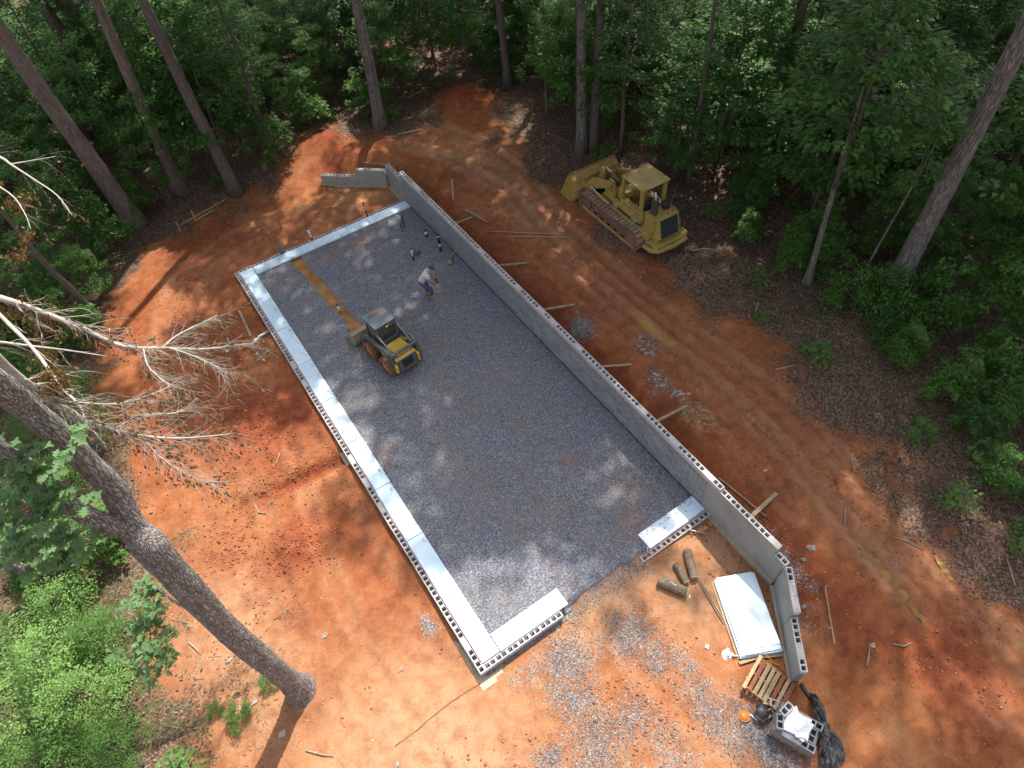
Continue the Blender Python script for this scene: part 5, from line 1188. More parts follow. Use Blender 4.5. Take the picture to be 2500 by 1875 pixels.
for i in (3, 4, 5): rb.bar((-1.3, prof[i][0]-0.03, prof[i][1]), (1.3, prof[i][0]-0.03, prof[i][1]), 0.10, 0.06)
P_(rb, 'bucket_ribs', M['mudrim'], bevel=0.004)  # ribs get a darker colour in place of their missing shading
for sx_ in (-1, 1):
    b = MB(); b.prism([(3.42, 0.04), (2.70, 0.02), (2.38, 0.14), (2.26, 0.45), (2.29, 0.82), (2.48, 1.16), (2.80, 1.38), (3.05, 0.9)], sx_*1.30-0.02, sx_*1.30+0.02); P_(b, 'bucket_side', bevel=0.004)
b = MB(); b.bar((-1.33, 2.80, 1.36), (1.33, 2.80, 1.36), 0.09, 0.05); P_(b, 'bucket_lip', M['rust'])
b = MB(); b.box((0, 3.45, 0.05), (2.64, 0.16, 0.03)); P_(b, 'cutting_edge', M['track'])

# ------------------------------------------------------------------ skid steer loader
sk = empty('skid_steer', (3.76, 12.76, -0.02), math.radians(7), 'yellow and dark grey skid steer loader with muddy tyres standing on the gravel', 'loader')
def Q_(b, name, mt, bevel=0.0, smooth=False, **k): return b.obj(name, M[mt], sk, smooth, bevel, **k)
Q_(MB().prism([(0.95, 0.30), (0.95, 0.62), (0.75, 0.72), (-1.05, 0.78), (-1.18, 0.55), (-1.08, 0.24), (-0.8, 0.2)], -0.45, 0.45), 'chassis', 'yellow_b', 0.03)
for sx_ in (-1, 1):
    for yy in (0.58, -0.62):
        w = empty('wheel', (sx_*0.655, yy, 0.41)); w.parent = sk; w.location = (sx_*0.655, yy, 0.41)
        t = MB(); R0 = 0.41; n = 32; prof_ = [(-0.14, 0.27), (-0.16, 0.35), (-0.13, 0.40), (0, 0.415), (0.13, 0.40), (0.16, 0.35), (0.14, 0.27)]
        for (dx, r) in prof_:
            for k in range(n): a = 2*PI*k/n; t.v.append((dx, r*math.cos(a), r*math.sin(a)))
        for i in range(len(prof_)-1):
            for k in range(n): t.f.append((i*n+k, i*n+(k+1) % n, (i+1)*n+(k+1) % n, (i+1)*n+k)); t.m.append(0)
        t.obj('tyre', M['mudtyre'], w, True)
        lg = MB()
        for k in range(20):
            a = 2*PI*k/20; s_ = 1 if k % 2 else -1
            p = Vector((s_*0.075, 0.418*math.cos(a), 0.418*math.sin(a))); T = Vector((0, -math.sin(a), math.cos(a))); X_ = Vector((1, 0, 0)); up = Vector((0, math.cos(a), math.sin(a)))
            d = (X_*s_*0.9+T*0.45).normalized(); lg.bar(p-d*0.08, p+d*0.08, 0.035, 0.035, up=up)
        lg.obj('tread', M['mudtyre'], w)
        rm = MB(); rm.cyl((sx_*0.02, 0, 0), (sx_*0.10, 0, 0), 0.27, 0.27, 20); rm.cyl((sx_*0.10, 0, 0), (sx_*0.13, 0, 0), 0.20, 0.12, 16); rm.cyl((sx_*0.12, 0, 0), (sx_*0.16, 0, 0), 0.06, 0.05, 10); rm.obj('rim', M['mudrim'], w)
    Q_(MB().prism([(0.95, 0.86), (0.95, 0.90), (-0.45, 0.96), (-0.45, 0.90)], sx_*0.53-0.06, sx_*0.53+0.06), 'fender', 'yellow_b', 0.006)
    # lift arm: rear tower link to the front, dropping down to the bucket
    Q_(MB().prism([(-1.02, 1.16), (-1.02, 1.38), (-0.75, 1.42), (0.85, 1.10), (1.30, 0.62), (1.42, 0.28), (1.24, 0.24), (1.10, 0.55), (0.78, 0.92), (-0.7, 1.22)], sx_*0.61-0.06, sx_*0.61+0.06), 'lift_arm', 'dgrey', 0.012)
    Q_(MB().prism([(-1.12, 0.55), (-1.16, 1.36), (-0.92, 1.40), (-0.72, 1.0), (-0.78, 0.55)], sx_*0.58-0.04, sx_*0.58+0.04), 'rear_tower', 'dgrey', 0.012)
    Q_(MB().prism([(-1.00, 0.30), (-1.22, 0.34), (-1.24, 0.72), (-1.08, 0.80), (-0.95, 0.6)], sx_*0.52-0.05, sx_*0.52+0.05), 'rear_guard', 'yellow_b', 0.015)
    Q_(MB().cyl((sx_*0.56, -0.72, 0.78), (sx_*0.58, 0.1, 1.06), 0.045, 0.045, 10), 'lift_cylinder', 'dgrey')
    Q_(MB().cyl((sx_*0.30, 1.02, 0.90), (sx_*0.30, 1.36, 0.55), 0.035, 0.035, 10), 'bucket_cylinder', 'galv')
    # cab side: posts, slanting rail to the rear, mesh guard
    Q_(MB().bar((sx_*0.43, 0.82, 0.85), (sx_*0.43, 0.78, 1.88), 0.07, 0.07), 'cab_post', 'dgrey', 0.008)
    Q_(MB().bar((sx_*0.43, -0.18, 0.95), (sx_*0.43, -0.02, 1.88), 0.06, 0.06), 'cab_post', 'dgrey', 0.008)
    Q_(MB().bar((sx_*0.47, 0.80, 1.86), (sx_*0.47, -1.0, 1.34), 0.05, 0.05), 'side_rail', 'roofgrey', 0.006)
    Q_(MB().bar((sx_*0.43, 0.78, 1.30), (sx_*0.43, -0.15, 1.36), 0.05, 0.04), 'side_bar', 'dgrey', 0.006)
    g_ = MB()
    for k in range(6): y = 0.72-k*0.15; g_.bar((sx_*0.43, y, 0.92), (sx_*0.43, y, 1.86), 0.012, 0.012)
    Q_(g_, 'side_screen', 'dgrey')
Q_(MB().box((0, -1.10, 1.30), (1.26, 0.12, 0.10)), 'rear_cross_beam', 'dgrey', 0.015)
rf = MB(); rf.box((0, 0.42, 1.91), (0.96, 0.92, 0.05)); rf.prism([(0.87, 1.93), (0.87, 1.89), (0.98, 1.85), (0.98, 1.88)], -0.42, 0.42); Q_(rf, 'roof', 'roofgrey', 0.015)
Q_(MB().box((0.02, 0.70, 1.938), (0.46, 0.13, 0.008)), 'roof_stain', 'mudtyre'); Q_(MB().box((-0.24, 0.69, 1.939), (0.14, 0.11, 0.008)), 'roof_label', 'dgrey')
Q_(MB().box((-0.42, 0.86, 1.90), (0.06, 0.06, 0.06)), 'marker_light', 'red', 0.01)
Q_(MB().box((0.02, -0.10, 1.82), (0.09, 0.03, 0.05)), 'work_light', 'white', 0.006)
wm_ = bpy.data.materials.new('dusty_rear_window'); n_, b_, L_ = nodes(wm_); b_.inputs['Base Color'].default_value = (0.06, 0.06, 0.03, 1); b_.inputs['Roughness'].default_value = 0.25
b = MB(); b.box((0, -0.10, 1.50), (0.72, 0.015, 0.50)); b.obj('rear_window', wm_, sk)
Q_(MB().box((0, -0.17, 1.08), (0.84, 0.06, 0.36)), 'rear_cab_panel', 'dgrey', 0.01)
Q_(MB().box((0.0, 0.25, 0.90), (0.84, 1.1, 0.10)), 'cab_floor', 'black')
sb_ = MB(); sb_.box((0, 0.08, 1.02), (0.46, 0.42, 0.14)); sb_.box((0, -0.08, 1.30), (0.46, 0.10, 0.48)); Q_(sb_, 'seat', 'seat', 0.03)
# ribbed engine cover
cv = MB(); cv.box((0.02, -0.66, 1.06), (0.66, 0.72, 0.10)); Q_(cv, 'engine_cover', 'yellow_b', 0.015)
for k in range(13):
    x = -0.26+k*0.0455; Q_(MB().box((x, -0.66, 1.122), (0.022, 0.62, 0.026)), 'cover_rib', 'yellow_b', 0.004)
Q_(MB().box((0, -0.62, 0.92), (0.90, 0.86, 0.22)), 'engine_bay', 'rust', 0.01)
Q_(MB().prism([(-1.02, 0.92), (-1.02, 0.99), (-1.18, 0.95), (-1.18, 0.90)], -0.47, 0.47), 'tail_strip', 'yellow_b', 0.006)
dr = MB(); dr.prism([(-1.10, 0.40), (-1.10, 0.94), (-1.20, 0.93), (-1.26, 0.44)], -0.42, 0.42); Q_(dr, 'rear_door', 'dgrey', 0.02)
dg = MB(); dg.prism([(-1.20, 0.48), (-1.19, 0.88), (-1.222, 0.88), (-1.268, 0.48)], -0.24, 0.24); Q_(dg, 'rear_grille', 'mesh')
Q_(MB().box((0, -1.16, 0.34), (0.80, 0.14, 0.12)), 'rear_sill', 'mudtyre', 0.02)
# bucket, loaded with grey stone
prof = [(2.28, 0.03), (1.72, 0.03), (1.52, 0.12), (1.44, 0.34), (1.50, 0.56), (1.60, 0.66)]
Q_(shell(prof, -0.90, 0.90, -0.03), 'bucket', 'bucketmud')
for sx_ in (-1, 1): Q_(MB().prism([(2.28, 0.02), (1.70, 0.02), (1.50, 0.10), (1.41, 0.34), (1.48, 0.58), (1.62, 0.68), (2.05, 0.42)], sx_*0.90-0.015, sx_*0.90+0.015), 'bucket_side', 'bucketmud', 0.004)
Q_(MB().bar((-0.92, 1.56, 0.665), (0.92, 1.56, 0.665), 0.15, 0.03), 'bucket_lip', 'bucketmud', 0.006)
Q_(MB().box((0, 2.30, 0.035), (1.84, 0.10, 0.025)), 'cutting_edge', 'bucketmud')
Q_(MB().bar((-0.7, 1.40, 0.28), (0.7, 1.40, 0.28), 0.10, 0.12), 'coupler', 'dgrey', 0.01)
ld_ = MB(); nxl, nyl = 22, 9
for j in range(nyl):
    for i in range(nxl):
        x = -0.87+1.74*i/(nxl-1); y = 1.50+0.70*j/(nyl-1); z = 0.10+0.42*(1-j/(nyl-1))**0.9*(1-0.25*abs(x))+0.05*rr.random(); ld_.v.append((x, y, z))
for j in range(nyl-1):
    for i in range(nxl-1): ld_.f.append((j*nxl+i, j*nxl+i+1, (j+1)*nxl+i+1, (j+1)*nxl+i)); ld_.m.append(0)
Q_(ld_, 'stone_load', 'gravelload')

# ------------------------------------------------------------------ the worker
pe = empty('person', (6.70, 14.92, -0.015), 0, 'person in white t-shirt, jeans and dark cap bending over with an orange tool', 'person')
FD = Vector((0.87, -0.49, 0)).normalized(); SD = Vector((-FD.y, FD.x, 0))
def L3(f, s, z): return FD*f+SD*s+Vector((0, 0, z))
def skin(name, V_, E_, R_, mt, sub=2, root=0):
    me = bpy.data.meshes.new(name); me.from_pydata([tuple(v) for v in V_], E_, []); me.materials.append(mt); me.update()
    o = put(name, me, pe); sm = o.modifiers.new('skin', 'SKIN'); sm.use_smooth_shade = True
    for i, r in enumerate(R_):
        sv = me.skin_vertices[0].data[i]; sv.radius = (r, r) if not hasattr(r, '__len__') else r; sv.use_root = (i == root)
    if sub: s2 = o.modifiers.new('sub', 'SUBSURF'); s2.levels = sub; s2.render_levels = sub
    return o
hip = L3(-0.27, 0, 0.90); sh = L3(0.10, 0, 1.36)
# one continuous body
BV_ = [hip, L3(-0.16, 0, 1.05), L3(-0.03, 0, 1.22), sh, L3(0.19, 0, 1.45), L3(0.27, 0.0, 1.53),
       L3(0.09, 0.19, 1.34), L3(0.20, 0.24, 1.08), L3(0.36, 0.16, 0.88),
       L3(0.09, -0.19, 1.34), L3(0.22, -0.24, 1.08), L3(0.40, -0.14, 0.90),
       L3(-0.24, 0.10, 0.86), L3(-0.02, 0.13, 0.50), L3(-0.12, 0.13, 0.11), 
       L3(-0.24, -0.10, 0.86), L3(0.14, -0.12, 0.50), L3(0.10, -0.12, 0.11)]
BE_ = [(0, 1), (1, 2), (2, 3), (3, 4), (4, 5), (3, 6), (6, 7), (7, 8), (3, 9), (9, 10), (10, 11), (0, 12), (12, 13), (13, 14), (0, 15), (15, 16), (16, 17)]
BR_ = [0.14, 0.135, 0.14, 0.13, 0.06, 0.06, 0.075, 0.052, 0.034, 0.075, 0.052, 0.034, 0.10, 0.075, 0.05, 0.10, 0.075, 0.05]
skin('body', BV_, BE_, BR_, M['skin'])
# shirt and trousers follow the body just outside it
skin('t_shirt', [L3(-0.275, 0, 0.875), L3(-0.16, 0, 1.05), L3(-0.03, 0, 1.22), L3(0.10, 0, 1.355), L3(0.15, 0, 1.41), L3(0.09, 0.20, 1.335), L3(0.15, 0.235, 1.18), L3(0.09, -0.20, 1.335), L3(0.16, -0.235, 1.18)],
     [(0, 1), (1, 2), (2, 3), (3, 4), (3, 5), (5, 6), (3, 7), (7, 8)], [(0.165, 0.165), 0.16, 0.162, 0.15, 0.085, 0.095, 0.08, 0.095, 0.08], M['tshirt'])
skin('jeans', [L3(-0.265, 0, 0.90), L3(-0.23, 0, 0.97), L3(-0.24, 0.10, 0.86), L3(-0.02, 0.13, 0.50), L3(-0.11, 0.13, 0.14), L3(-0.24, -0.10, 0.86), L3(0.14, -0.12, 0.50), L3(0.105, -0.12, 0.14)],
     [(0, 1), (0, 2), (2, 3), (3, 4), (0, 5), (5, 6), (6, 7)], [0.155, 0.145, 0.118, 0.092, 0.075, 0.118, 0.092, 0.075], M['jeans'])
# head with face, ears, cap
hd = L3(0.30, 0, 1.60); HF = (FD*0.86+Vector((0, 0, -0.5))).normalized(); HU = (Vector((0, 0, 0.86))+FD*0.5).normalized()
def ball(c, rx, ry, rz, mt, name, n=16, m_=10, zmin=-1.0):
    b = MB(); base = 0
    for i in range(m_+1):
        t = -PI/2+PI*i/m_; zz = max(math.sin(t), zmin)
        for k in range(n):
            a = 2*PI*k/n; q = FDm = HF*(math.cos(t)*math.cos(a)*rx)+SD*(math.cos(t)*math.sin(a)*ry)+HU*(zz*rz); b.v.append(tuple(c+q))
    for i in range(m_):
        for k in range(n): b.f.append((i*n+k, i*n+(k+1) % n, (i+1)*n+(k+1) % n, (i+1)*n+k)); b.m.append(0)
    return b.obj(name, mt, pe, True)
ball(hd, 0.098, 0.078, 0.122, M['skin'], 'head')
for s_ in (-1, 1):
    ball(hd+SD*s_*0.08, 0.028, 0.012, 0.035, M['skin'], 'ear', 8, 6); ball(hd+HF*0.088+SD*s_*0.032+HU*0.012, 0.012, 0.014, 0.010, M['black'], 'eye', 8, 6)
ball(hd+HF*0.108-HU*0.015, 0.022, 0.015, 0.024, M['skin'], 'nose', 8, 6); ball(hd+HF*0.092-HU*0.058, 0.010, 0.026, 0.007, M['red'], 'mouth', 8, 6)
ball(hd-HF*0.012+HU*0.004, 0.102, 0.083, 0.118, M['hair'], 'hair', zmin=-0.15)
ball(hd+HU*0.012-HF*0.004, 0.108, 0.09, 0.125, M['cap'], 'cap', zmin=0.1)
b = MB(); vs_ = []
for k in range(9):
    a = -1.1+2.2*k/8; vs_.append(hd+HU*0.03+HF*math.cos(a)*0.10+SD*math.sin(a)*0.085)
for k in range(9):
    a = -1.1+2.2*k/8; vs_.append(hd+HU*0.018+HF*(0.05+math.cos(a)*0.135)+SD*math.sin(a)*0.08)
b.add(vs_, [(k, k+1, k+10, k+9) for k in range(8)]); po = b.obj('cap_peak', M['cap'], pe, True); po.modifiers.new('s', 'SOLIDIFY').thickness = 0.006
# boots
for (f, s_, yaw) in ((-0.12, 0.13, 0), (0.10, -0.12, 0)):
    b = MB(); pr = [(-0.09, 0.0), (0.20, 0.0), (0.215, 0.04), (0.15, 0.085), (0.05, 0.12), (0.045, 0.20), (-0.075, 0.20), (-0.095, 0.06)]
    vs_ = [L3(f+q[0], s_-0.048, q[1]) for q in pr]+[L3(f+q[0], s_+0.048, q[1]) for q in pr]; n = len(pr)
    b.add(vs_, [tuple(range(n))[::-1], tuple(range(n, 2*n))]+[(i, (i+1) % n, n+(i+1) % n, n+i) for i in range(n)]); b.obj('boot', M['boot'], pe, False, 0.02)
# gloved hands: palm, four unequal fingers and a thumb closing round the tool
GR = {}
for s_, wr_, hv in ((1, L3(0.36, 0.16, 0.88), L3(0.45, 0.07, 0.83)), (-1, L3(0.40, -0.14, 0.90), L3(0.50, -0.04, 0.86))):
    d = (hv-wr_).normalized(); nrm = Vector((0, 0, -1)); lat = d.cross(nrm).normalized(); nrm = lat.cross(d)
    V_ = [wr_, wr_+d*0.045, wr_+d*0.085]; E_ = [(0, 1), (1, 2)]; R_ = [0.034, 0.038, 0.034]
    for k, (o_, ln) in enumerate(((-0.030, 0.072), (-0.010, 0.082), (0.011, 0.077), (0.030, 0.06))):
        b0 = len(V_); p = wr_+d*0.085+lat*o_; V_ += [p, p+d*ln*.45+nrm*0.012, p+d*ln*.65+nrm*0.042, p+d*ln*.4+nrm*0.062]; E_ += [(2, b0), (b0, b0+1), (b0+1, b0+2), (b0+2, b0+3)]; R_ += [0.011, 0.0105, 0.0095, 0.0085]
    b0 = len(V_); p = wr_+d*0.03-lat*0.03*s_; V_ += [p, p-lat*0.025*s_+d*0.03+nrm*0.015, p-lat*0.012*s_+d*0.05+nrm*0.04]; E_ += [(1, b0), (b0, b0+1), (b0+1, b0+2)]; R_ += [0.013, 0.012, 0.010]
    skin('hand', V_, E_, R_, M['glove'], 1, 1); GR[s_] = wr_+d*0.11+nrm*0.03
tl = empty('hand_tool', tuple(Vector((6.70, 14.92, -0.015))+GR[-1]), 0, 'orange and black hand tool held by the bending worker', 'tool')
o_ = GR[-1]
MB().tube([L3(0.06, -0.05, 0.01), GR[1]-GR[-1]-FD*0.06], 0.016, 8).obj('handle', M['black'], tl, True)
MB().bar(GR[1]-GR[-1]-FD*0.03+Vector((0, 0, -.02)), GR[1]-GR[-1]-FD*0.10+Vector((0, 0, -.20)), 0.07, 0.09).obj('body', M['orange'], tl, False, 0.012)
# ------------------------------------------------------------------ vegetation
def leaf_faces(P, Nn, Dd, size, seed, kind='ovate'):
    """P positions, Nn normals, Dd growth directions: arrays of folded leaves as quads"""
    rg = np.random.default_rng(seed); n = len(P)
    s = size*(0.65+0.7*rg.random(n))[:, None]
    Dd = Dd-Nn*np.sum(Dd*Nn, 1, keepdims=True); Dd /= np.linalg.norm(Dd, axis=1, keepdims=True)+1e-9
    Bt = np.cross(Nn, Dd)
    if kind == 'ovate':      # six points, folded on the midrib
        prof = [(0, 0, 0), (0.42, 0.30, 0.05), (0.62, 0.0, -0.03), (0.42, -0.30, 0.05), (1.0, 0.0, -0.06)]
        faces = np.array([(0, 2, 4, 1), (0, 3, 4, 2)])
    elif kind == 'lobed':    # oak-like outline with deep notches: strip of quads along the midrib
        ts = [0, 0.16, 0.30, 0.42, 0.55, 0.66, 0.80, 1.0]; ws = [0.03, 0.20, 0.08, 0.34, 0.10, 0.36, 0.12, 0.05]
        prof = []
        for t, w in zip(ts, ws): prof += [(t, w, 0.03), (t, 0, -0.02), (t, -w, 0.03)]
        faces = []
        for i in range(len(ts)-1):
            faces += [(3*i, 3*i+1, 3*i+4, 3*i+3), (3*i+1, 3*i+2, 3*i+5, 3*i+4)]
        faces = np.array(faces)
    else:                    # star: three-lobed maple leaf
        prof = [(0, 0, 0), (0.15, 0.48, 0.03), (0.40, 0.16, 0.0), (1.0, 0.0, -0.06), (0.40, -0.16, 0.0), (0.15, -0.48, 0.03), (0.3, 0, -0.02)]
        faces = np.array([(0, 6, 2, 1), (6, 4, 3, 2), (0, 5, 4, 6)])
    prof = np.array(prof); k = len(prof)
    V = P[:, None, :]+s[:, :, None]*(prof[None, :, 0:1]*Dd[:, None, :]+prof[None, :, 1:2]*Bt[:, None, :]+prof[None, :, 2:3]*Nn[:, None, :])
    F = faces[None]+(np.arange(n)*k)[:, None, None]
    return V.reshape(-1, 3), F.reshape(-1, 4)

def crown(seed, H, R, z0, nb, nl, size, kind='ovate', flat=0.12, droop=0.25, tilt=0.35, twigr=0.28, up=0.25, shape=0.55):
    """branches carrying flat leaf sprays; returns leaf arrays and branch lines"""
    rg = np.random.default_rng(seed); BRN = []; PP = []; DD = []; wts = []
    for i in range(nb):
        u = (i+0.5)/nb; zb = z0+(H-z0)*u*0.93
        prof = (math.sin(PI*min(1, max(0, 0.12+0.88*u)))**shape)*(1-0.25*u)
        Lb = R*prof*rg.uniform(0.6, 1.12); az = i*2.399+rg.uniform(-.5, .5); pt = rg.uniform(0.0, 0.5)*up*2+(0.5 if u > .85 else 0)
        d = np.array([math.cos(az), math.sin(az), 0]); lat = np.array([-d[1], d[0], 0])
        nt_ = max(3, int(9*Lb/R)); line = []
        for t in np.linspace(0, 1, 6): line.append(d*t*Lb+np.array([0, 0, zb+pt*t*Lb-droop*t*t*Lb]))
        BRN.append((line, 0.012*H/5*(0.5+Lb/R)))
        for j in range(nt_):
            t = 0.25+0.75*rg.random()**0.8; s = rg.normal(0, 0.22)*Lb*(0.35+t)
            c = d*t*Lb+lat*s+np.array([0, 0, zb+pt*t*Lb-droop*t*t*Lb-0.25*abs(s)*droop+rg.normal(0, flat*0.5)])
            PP.append(c); DD.append((d+lat*s/Lb*1.6)/np.linalg.norm(d+lat*s/Lb*1.6)); wts.append(0.5+rg.random())
    PP = np.array(PP); DD = np.array(DD); wts = np.array(wts); wts /= wts.sum()
    ch = rg.choice(len(PP), nl, p=wts); ang = rg.random(nl)*2*PI; q = twigr*np.sqrt(rg.random(nl))
    off = np.stack([np.cos(ang)*q, np.sin(ang)*q, rg.normal(0, flat, nl)*0.6-q*q*0.5], 1)
    P = PP[ch]+off
    Dv = DD[ch]+np.stack([np.cos(ang), np.sin(ang), np.zeros(nl)-0.3], 1)*0.9
    Nn = np.stack([rg.normal(0, tilt, nl), rg.normal(0, tilt, nl), np.ones(nl)], 1); Nn /= np.linalg.norm(Nn, axis=1, keepdims=True)
    return leaf_faces(P, Nn, Dv, size, seed+1, kind), BRN

def trunk_mesh(name, pts, radii, mt, BRN=(), n=10, seed=0, flare=True, brs=1.0):
    rg = random.Random(seed); b = MB()
    b.tube(pts, radii, n, jit=0.10, rng=rg)
    for line, r in BRN: b.tube(line, [r*brs*(1-0.85*t) for t in np.linspace(0, 1, len(line))], 5)
    me = b.mesh(name, mt, smooth=True); return me

class Kind: pass
KINDS = {}
def make_kind(key, leafmat, barkmat, seed, H, R, z0, nb, nl, size, kind='ovate', tr=0.05, **kw):
    (V, F), BRN = crown(seed, H, R, z0, nb, nl, size, kind, **kw)
    k = Kind(); k.crown = np_mesh('crown', V, F, leafmat); rg = random.Random(seed)
    N = 7; pts = [(0.12*H/6*math.sin(i*1.3+seed)*i/N, 0.12*H/6*math.cos(i*1.7+seed)*i/N, -0.15+(H*0.95+0.15)*i/(N-1)) for i in range(N)]
    k.trunk = trunk_mesh('trunk', pts, [tr*(1-0.8*i/(N-1)) for i in range(N)], barkmat, BRN, 8, seed); k.H = H; k.R = R; k.name = key; KINDS[key] = k
make_kind('maple', M['leaf_mid'], M['bark_dark'], 1, 5.5, 2.2, 1.2, 22, 5200, 0.115, 'star', tr=0.05)
make_kind('maple2', M['leaf_forest'], M['bark_dark'], 2, 6.5, 2.4, 1.6, 24, 5600, 0.125, 'star', tr=0.06, flat=0.18)
make_kind('hickory', M['leaf_forest'], M['bark_dark'], 3, 8.0, 3.0, 2.2, 30, 5200, 0.24, 'ovate', tr=0.09, flat=0.16, droop=0.35, twigr=0.36)
make_kind('slender', M['leaf_mid'], M['bark_dark'], 4, 6.0, 1.5, 1.4, 14, 1700, 0.12, 'star', tr=0.035)
make_kind('tall', M['leaf_forest'], M['bark_dark'], 5, 10.0, 2.9, 2.6, 34, 8000, 0.15, 'ovate', tr=0.10, flat=0.2)
make_kind('shrub', M['leaf_mid'], M['bark_dark'], 6, 1.7, 1.25, 0.15, 14, 1500, 0.10, 'ovate', tr=0.02, flat=0.16, twigr=0.22)
make_kind('fine', M['leaf_pale'], M['bark_dark'], 7, 2.3, 1.5, 0.2, 26, 3900, 0.07, 'ovate', tr=0.025, flat=0.2, twigr=0.26, tilt=0.5)
make_kind('seedling', M['leaf_mid'], M['bark_dark'], 8, 0.55, 0.42, 0.12, 7, 130, 0.10, 'ovate', tr=0.008, flat=0.06, twigr=0.13)
make_kind('broad', M['leaf_forest'], M['bark_dark'], 9, 3.2, 1.7, 0.5, 18, 2600, 0.15, 'star', tr=0.03, flat=0.14)
make_kind('canopy1', M['leaf_canopy'], M['bark_dark'], 21, 13, 6.2, 0.5, 46, 6800, 0.30, 'ovate', tr=0.16, flat=0.4, twigr=0.75, tilt=0.5)
make_kind('canopy2', M['leaf_canopy'], M['bark_dark'], 22, 12, 5.8, 0.5, 42, 6200, 0.30, 'star', tr=0.16, flat=0.45, twigr=0.7, tilt=0.5)

def place(key, x, y, label, cat, group, s=1.0, rz=0.0, name='understory_tree', leaf=None, lean=(0, 0), z=None):
    k = KINDS[key]; e = empty(name, (x, y, (gz(x, y) if z is None else z)), rz, label, cat, group)
    e.scale = (s, s, s*RV.uniform(0.9, 1.12)); e.rotation_euler = (lean[0], lean[1], rz)
    put('trunk' if k.H > 2.5 else 'stem', k.trunk, e)
    c = put('crown' if k.H > 2.5 else 'foliage', k.crown, e)
    if leaf: c.material_slots[0].link = 'OBJECT'; c.material_slots[0].material = leaf
    return e
RV = random.Random(17)

# --- tall trees with bare trunks round the clearing: base, point up the trunk, radius
TT_ = [((-2.94, 29.47), (-3.46, 29.44, 9.62), 0.49, 'bark_pine', 'thickest bare trunk at the left edge of the clearing, left of the batter boards', 1),
  ((-0.14, 30.24), (0.46, 30.21, 9.48), 0.35, 'bark_pine', 'straight brown trunk just behind the batter boards at the far left', 1),
  ((2.29, 28.16), (1.98, 28.19, 9.67), 0.33, 'bark_dark', 'dark trunk standing at the edge of the clay right of the batter boards', 1),
  ((-1.09, 37.67), (-1.63, 37.67, 7.80), 0.41, 'bark_pine', 'left trunk of the crossing pair deep in the woods at the upper left', 1),
  ((-0.54, 37.49), (-0.62, 37.49, 7.18), 0.48, 'bark_pine', 'right trunk of the crossing pair deep in the woods at the upper left', 1),
  ((4.98, 29.08), (5.18, 29.04, 8.54), 0.19, 'bark_dark', 'slim trunk half hidden in leaves left of the small red clay mound', 0),
  ((10.87, 27.65), (11.08, 27.57, 7.36), 0.34, 'bark_grey', 'grey trunk between the small and the large red clay mounds', 1),
  ((18.92, 26.88), (18.74, 26.99, 5.44), 0.24, 'bark_dark', 'trunk right of the large red clay mound, wrapped in hanging leaves', 1),
  ((17.71, 18.22), (17.59, 18.32, 8.37), 0.27, 'bark_grey', 'left trunk of the twin trees beside the tracked loader bucket', 1),
  ((18.26, 18.00), (18.36, 17.92, 8.28), 0.25, 'bark_dark', 'right trunk of the twin trees beside the tracked loader bucket', 0),
  ((18.69, 22.63), (18.62, 22.68, 6.77), 0.08, 'bark_dark', 'very thin trunk between the mound and the twin trees', 0),
  ((19.95, 12.84), (19.87, 12.93, 8.63), 0.12, 'bark_dark', 'slim dark trunk right behind the roof of the tracked loader', 0),
  ((19.12, 4.95), (18.92, 5.31, 7.46), 0.15, 'bark_grey', 'slim curving grey trunk between the loader and the big leaning trunk', 0),
  ((20.75, 2.38), (20.72, 2.47, 11.46), 0.42, 'bark_grey', 'big grey trunk leaning out of the upper right corner', 1),
  ((29.42, 4.26), (29.39, 4.32, 5.17), 0.31, 'bark_dark', 'shaded trunk behind the big leaning trunk at the right', 1),
  ((36.81, 12.32), (36.78, 12.37, 4.91), 0.27, 'bark_dark', 'distant trunk near the upper right corner of the woods', 1),
  ((20.69, 3.71), (20.80, 3.45, 6.28), 0.06, 'bark_grey', 'bare thin sapling stem left of the big leaning trunk', 0),
  ((-6.15, 23.03), (-6.56, 22.96, 5.79), 0.19, 'bark_dark', 'slim leaning trunk at the left edge above the dead branches', 0),
  ((0.96, 33.80), (3.12, 33.55, 7.74), 0.09, 'bark_dark', 'thin leaning trunk behind the upper left pines', 0)]
rb_ = random.Random(9)
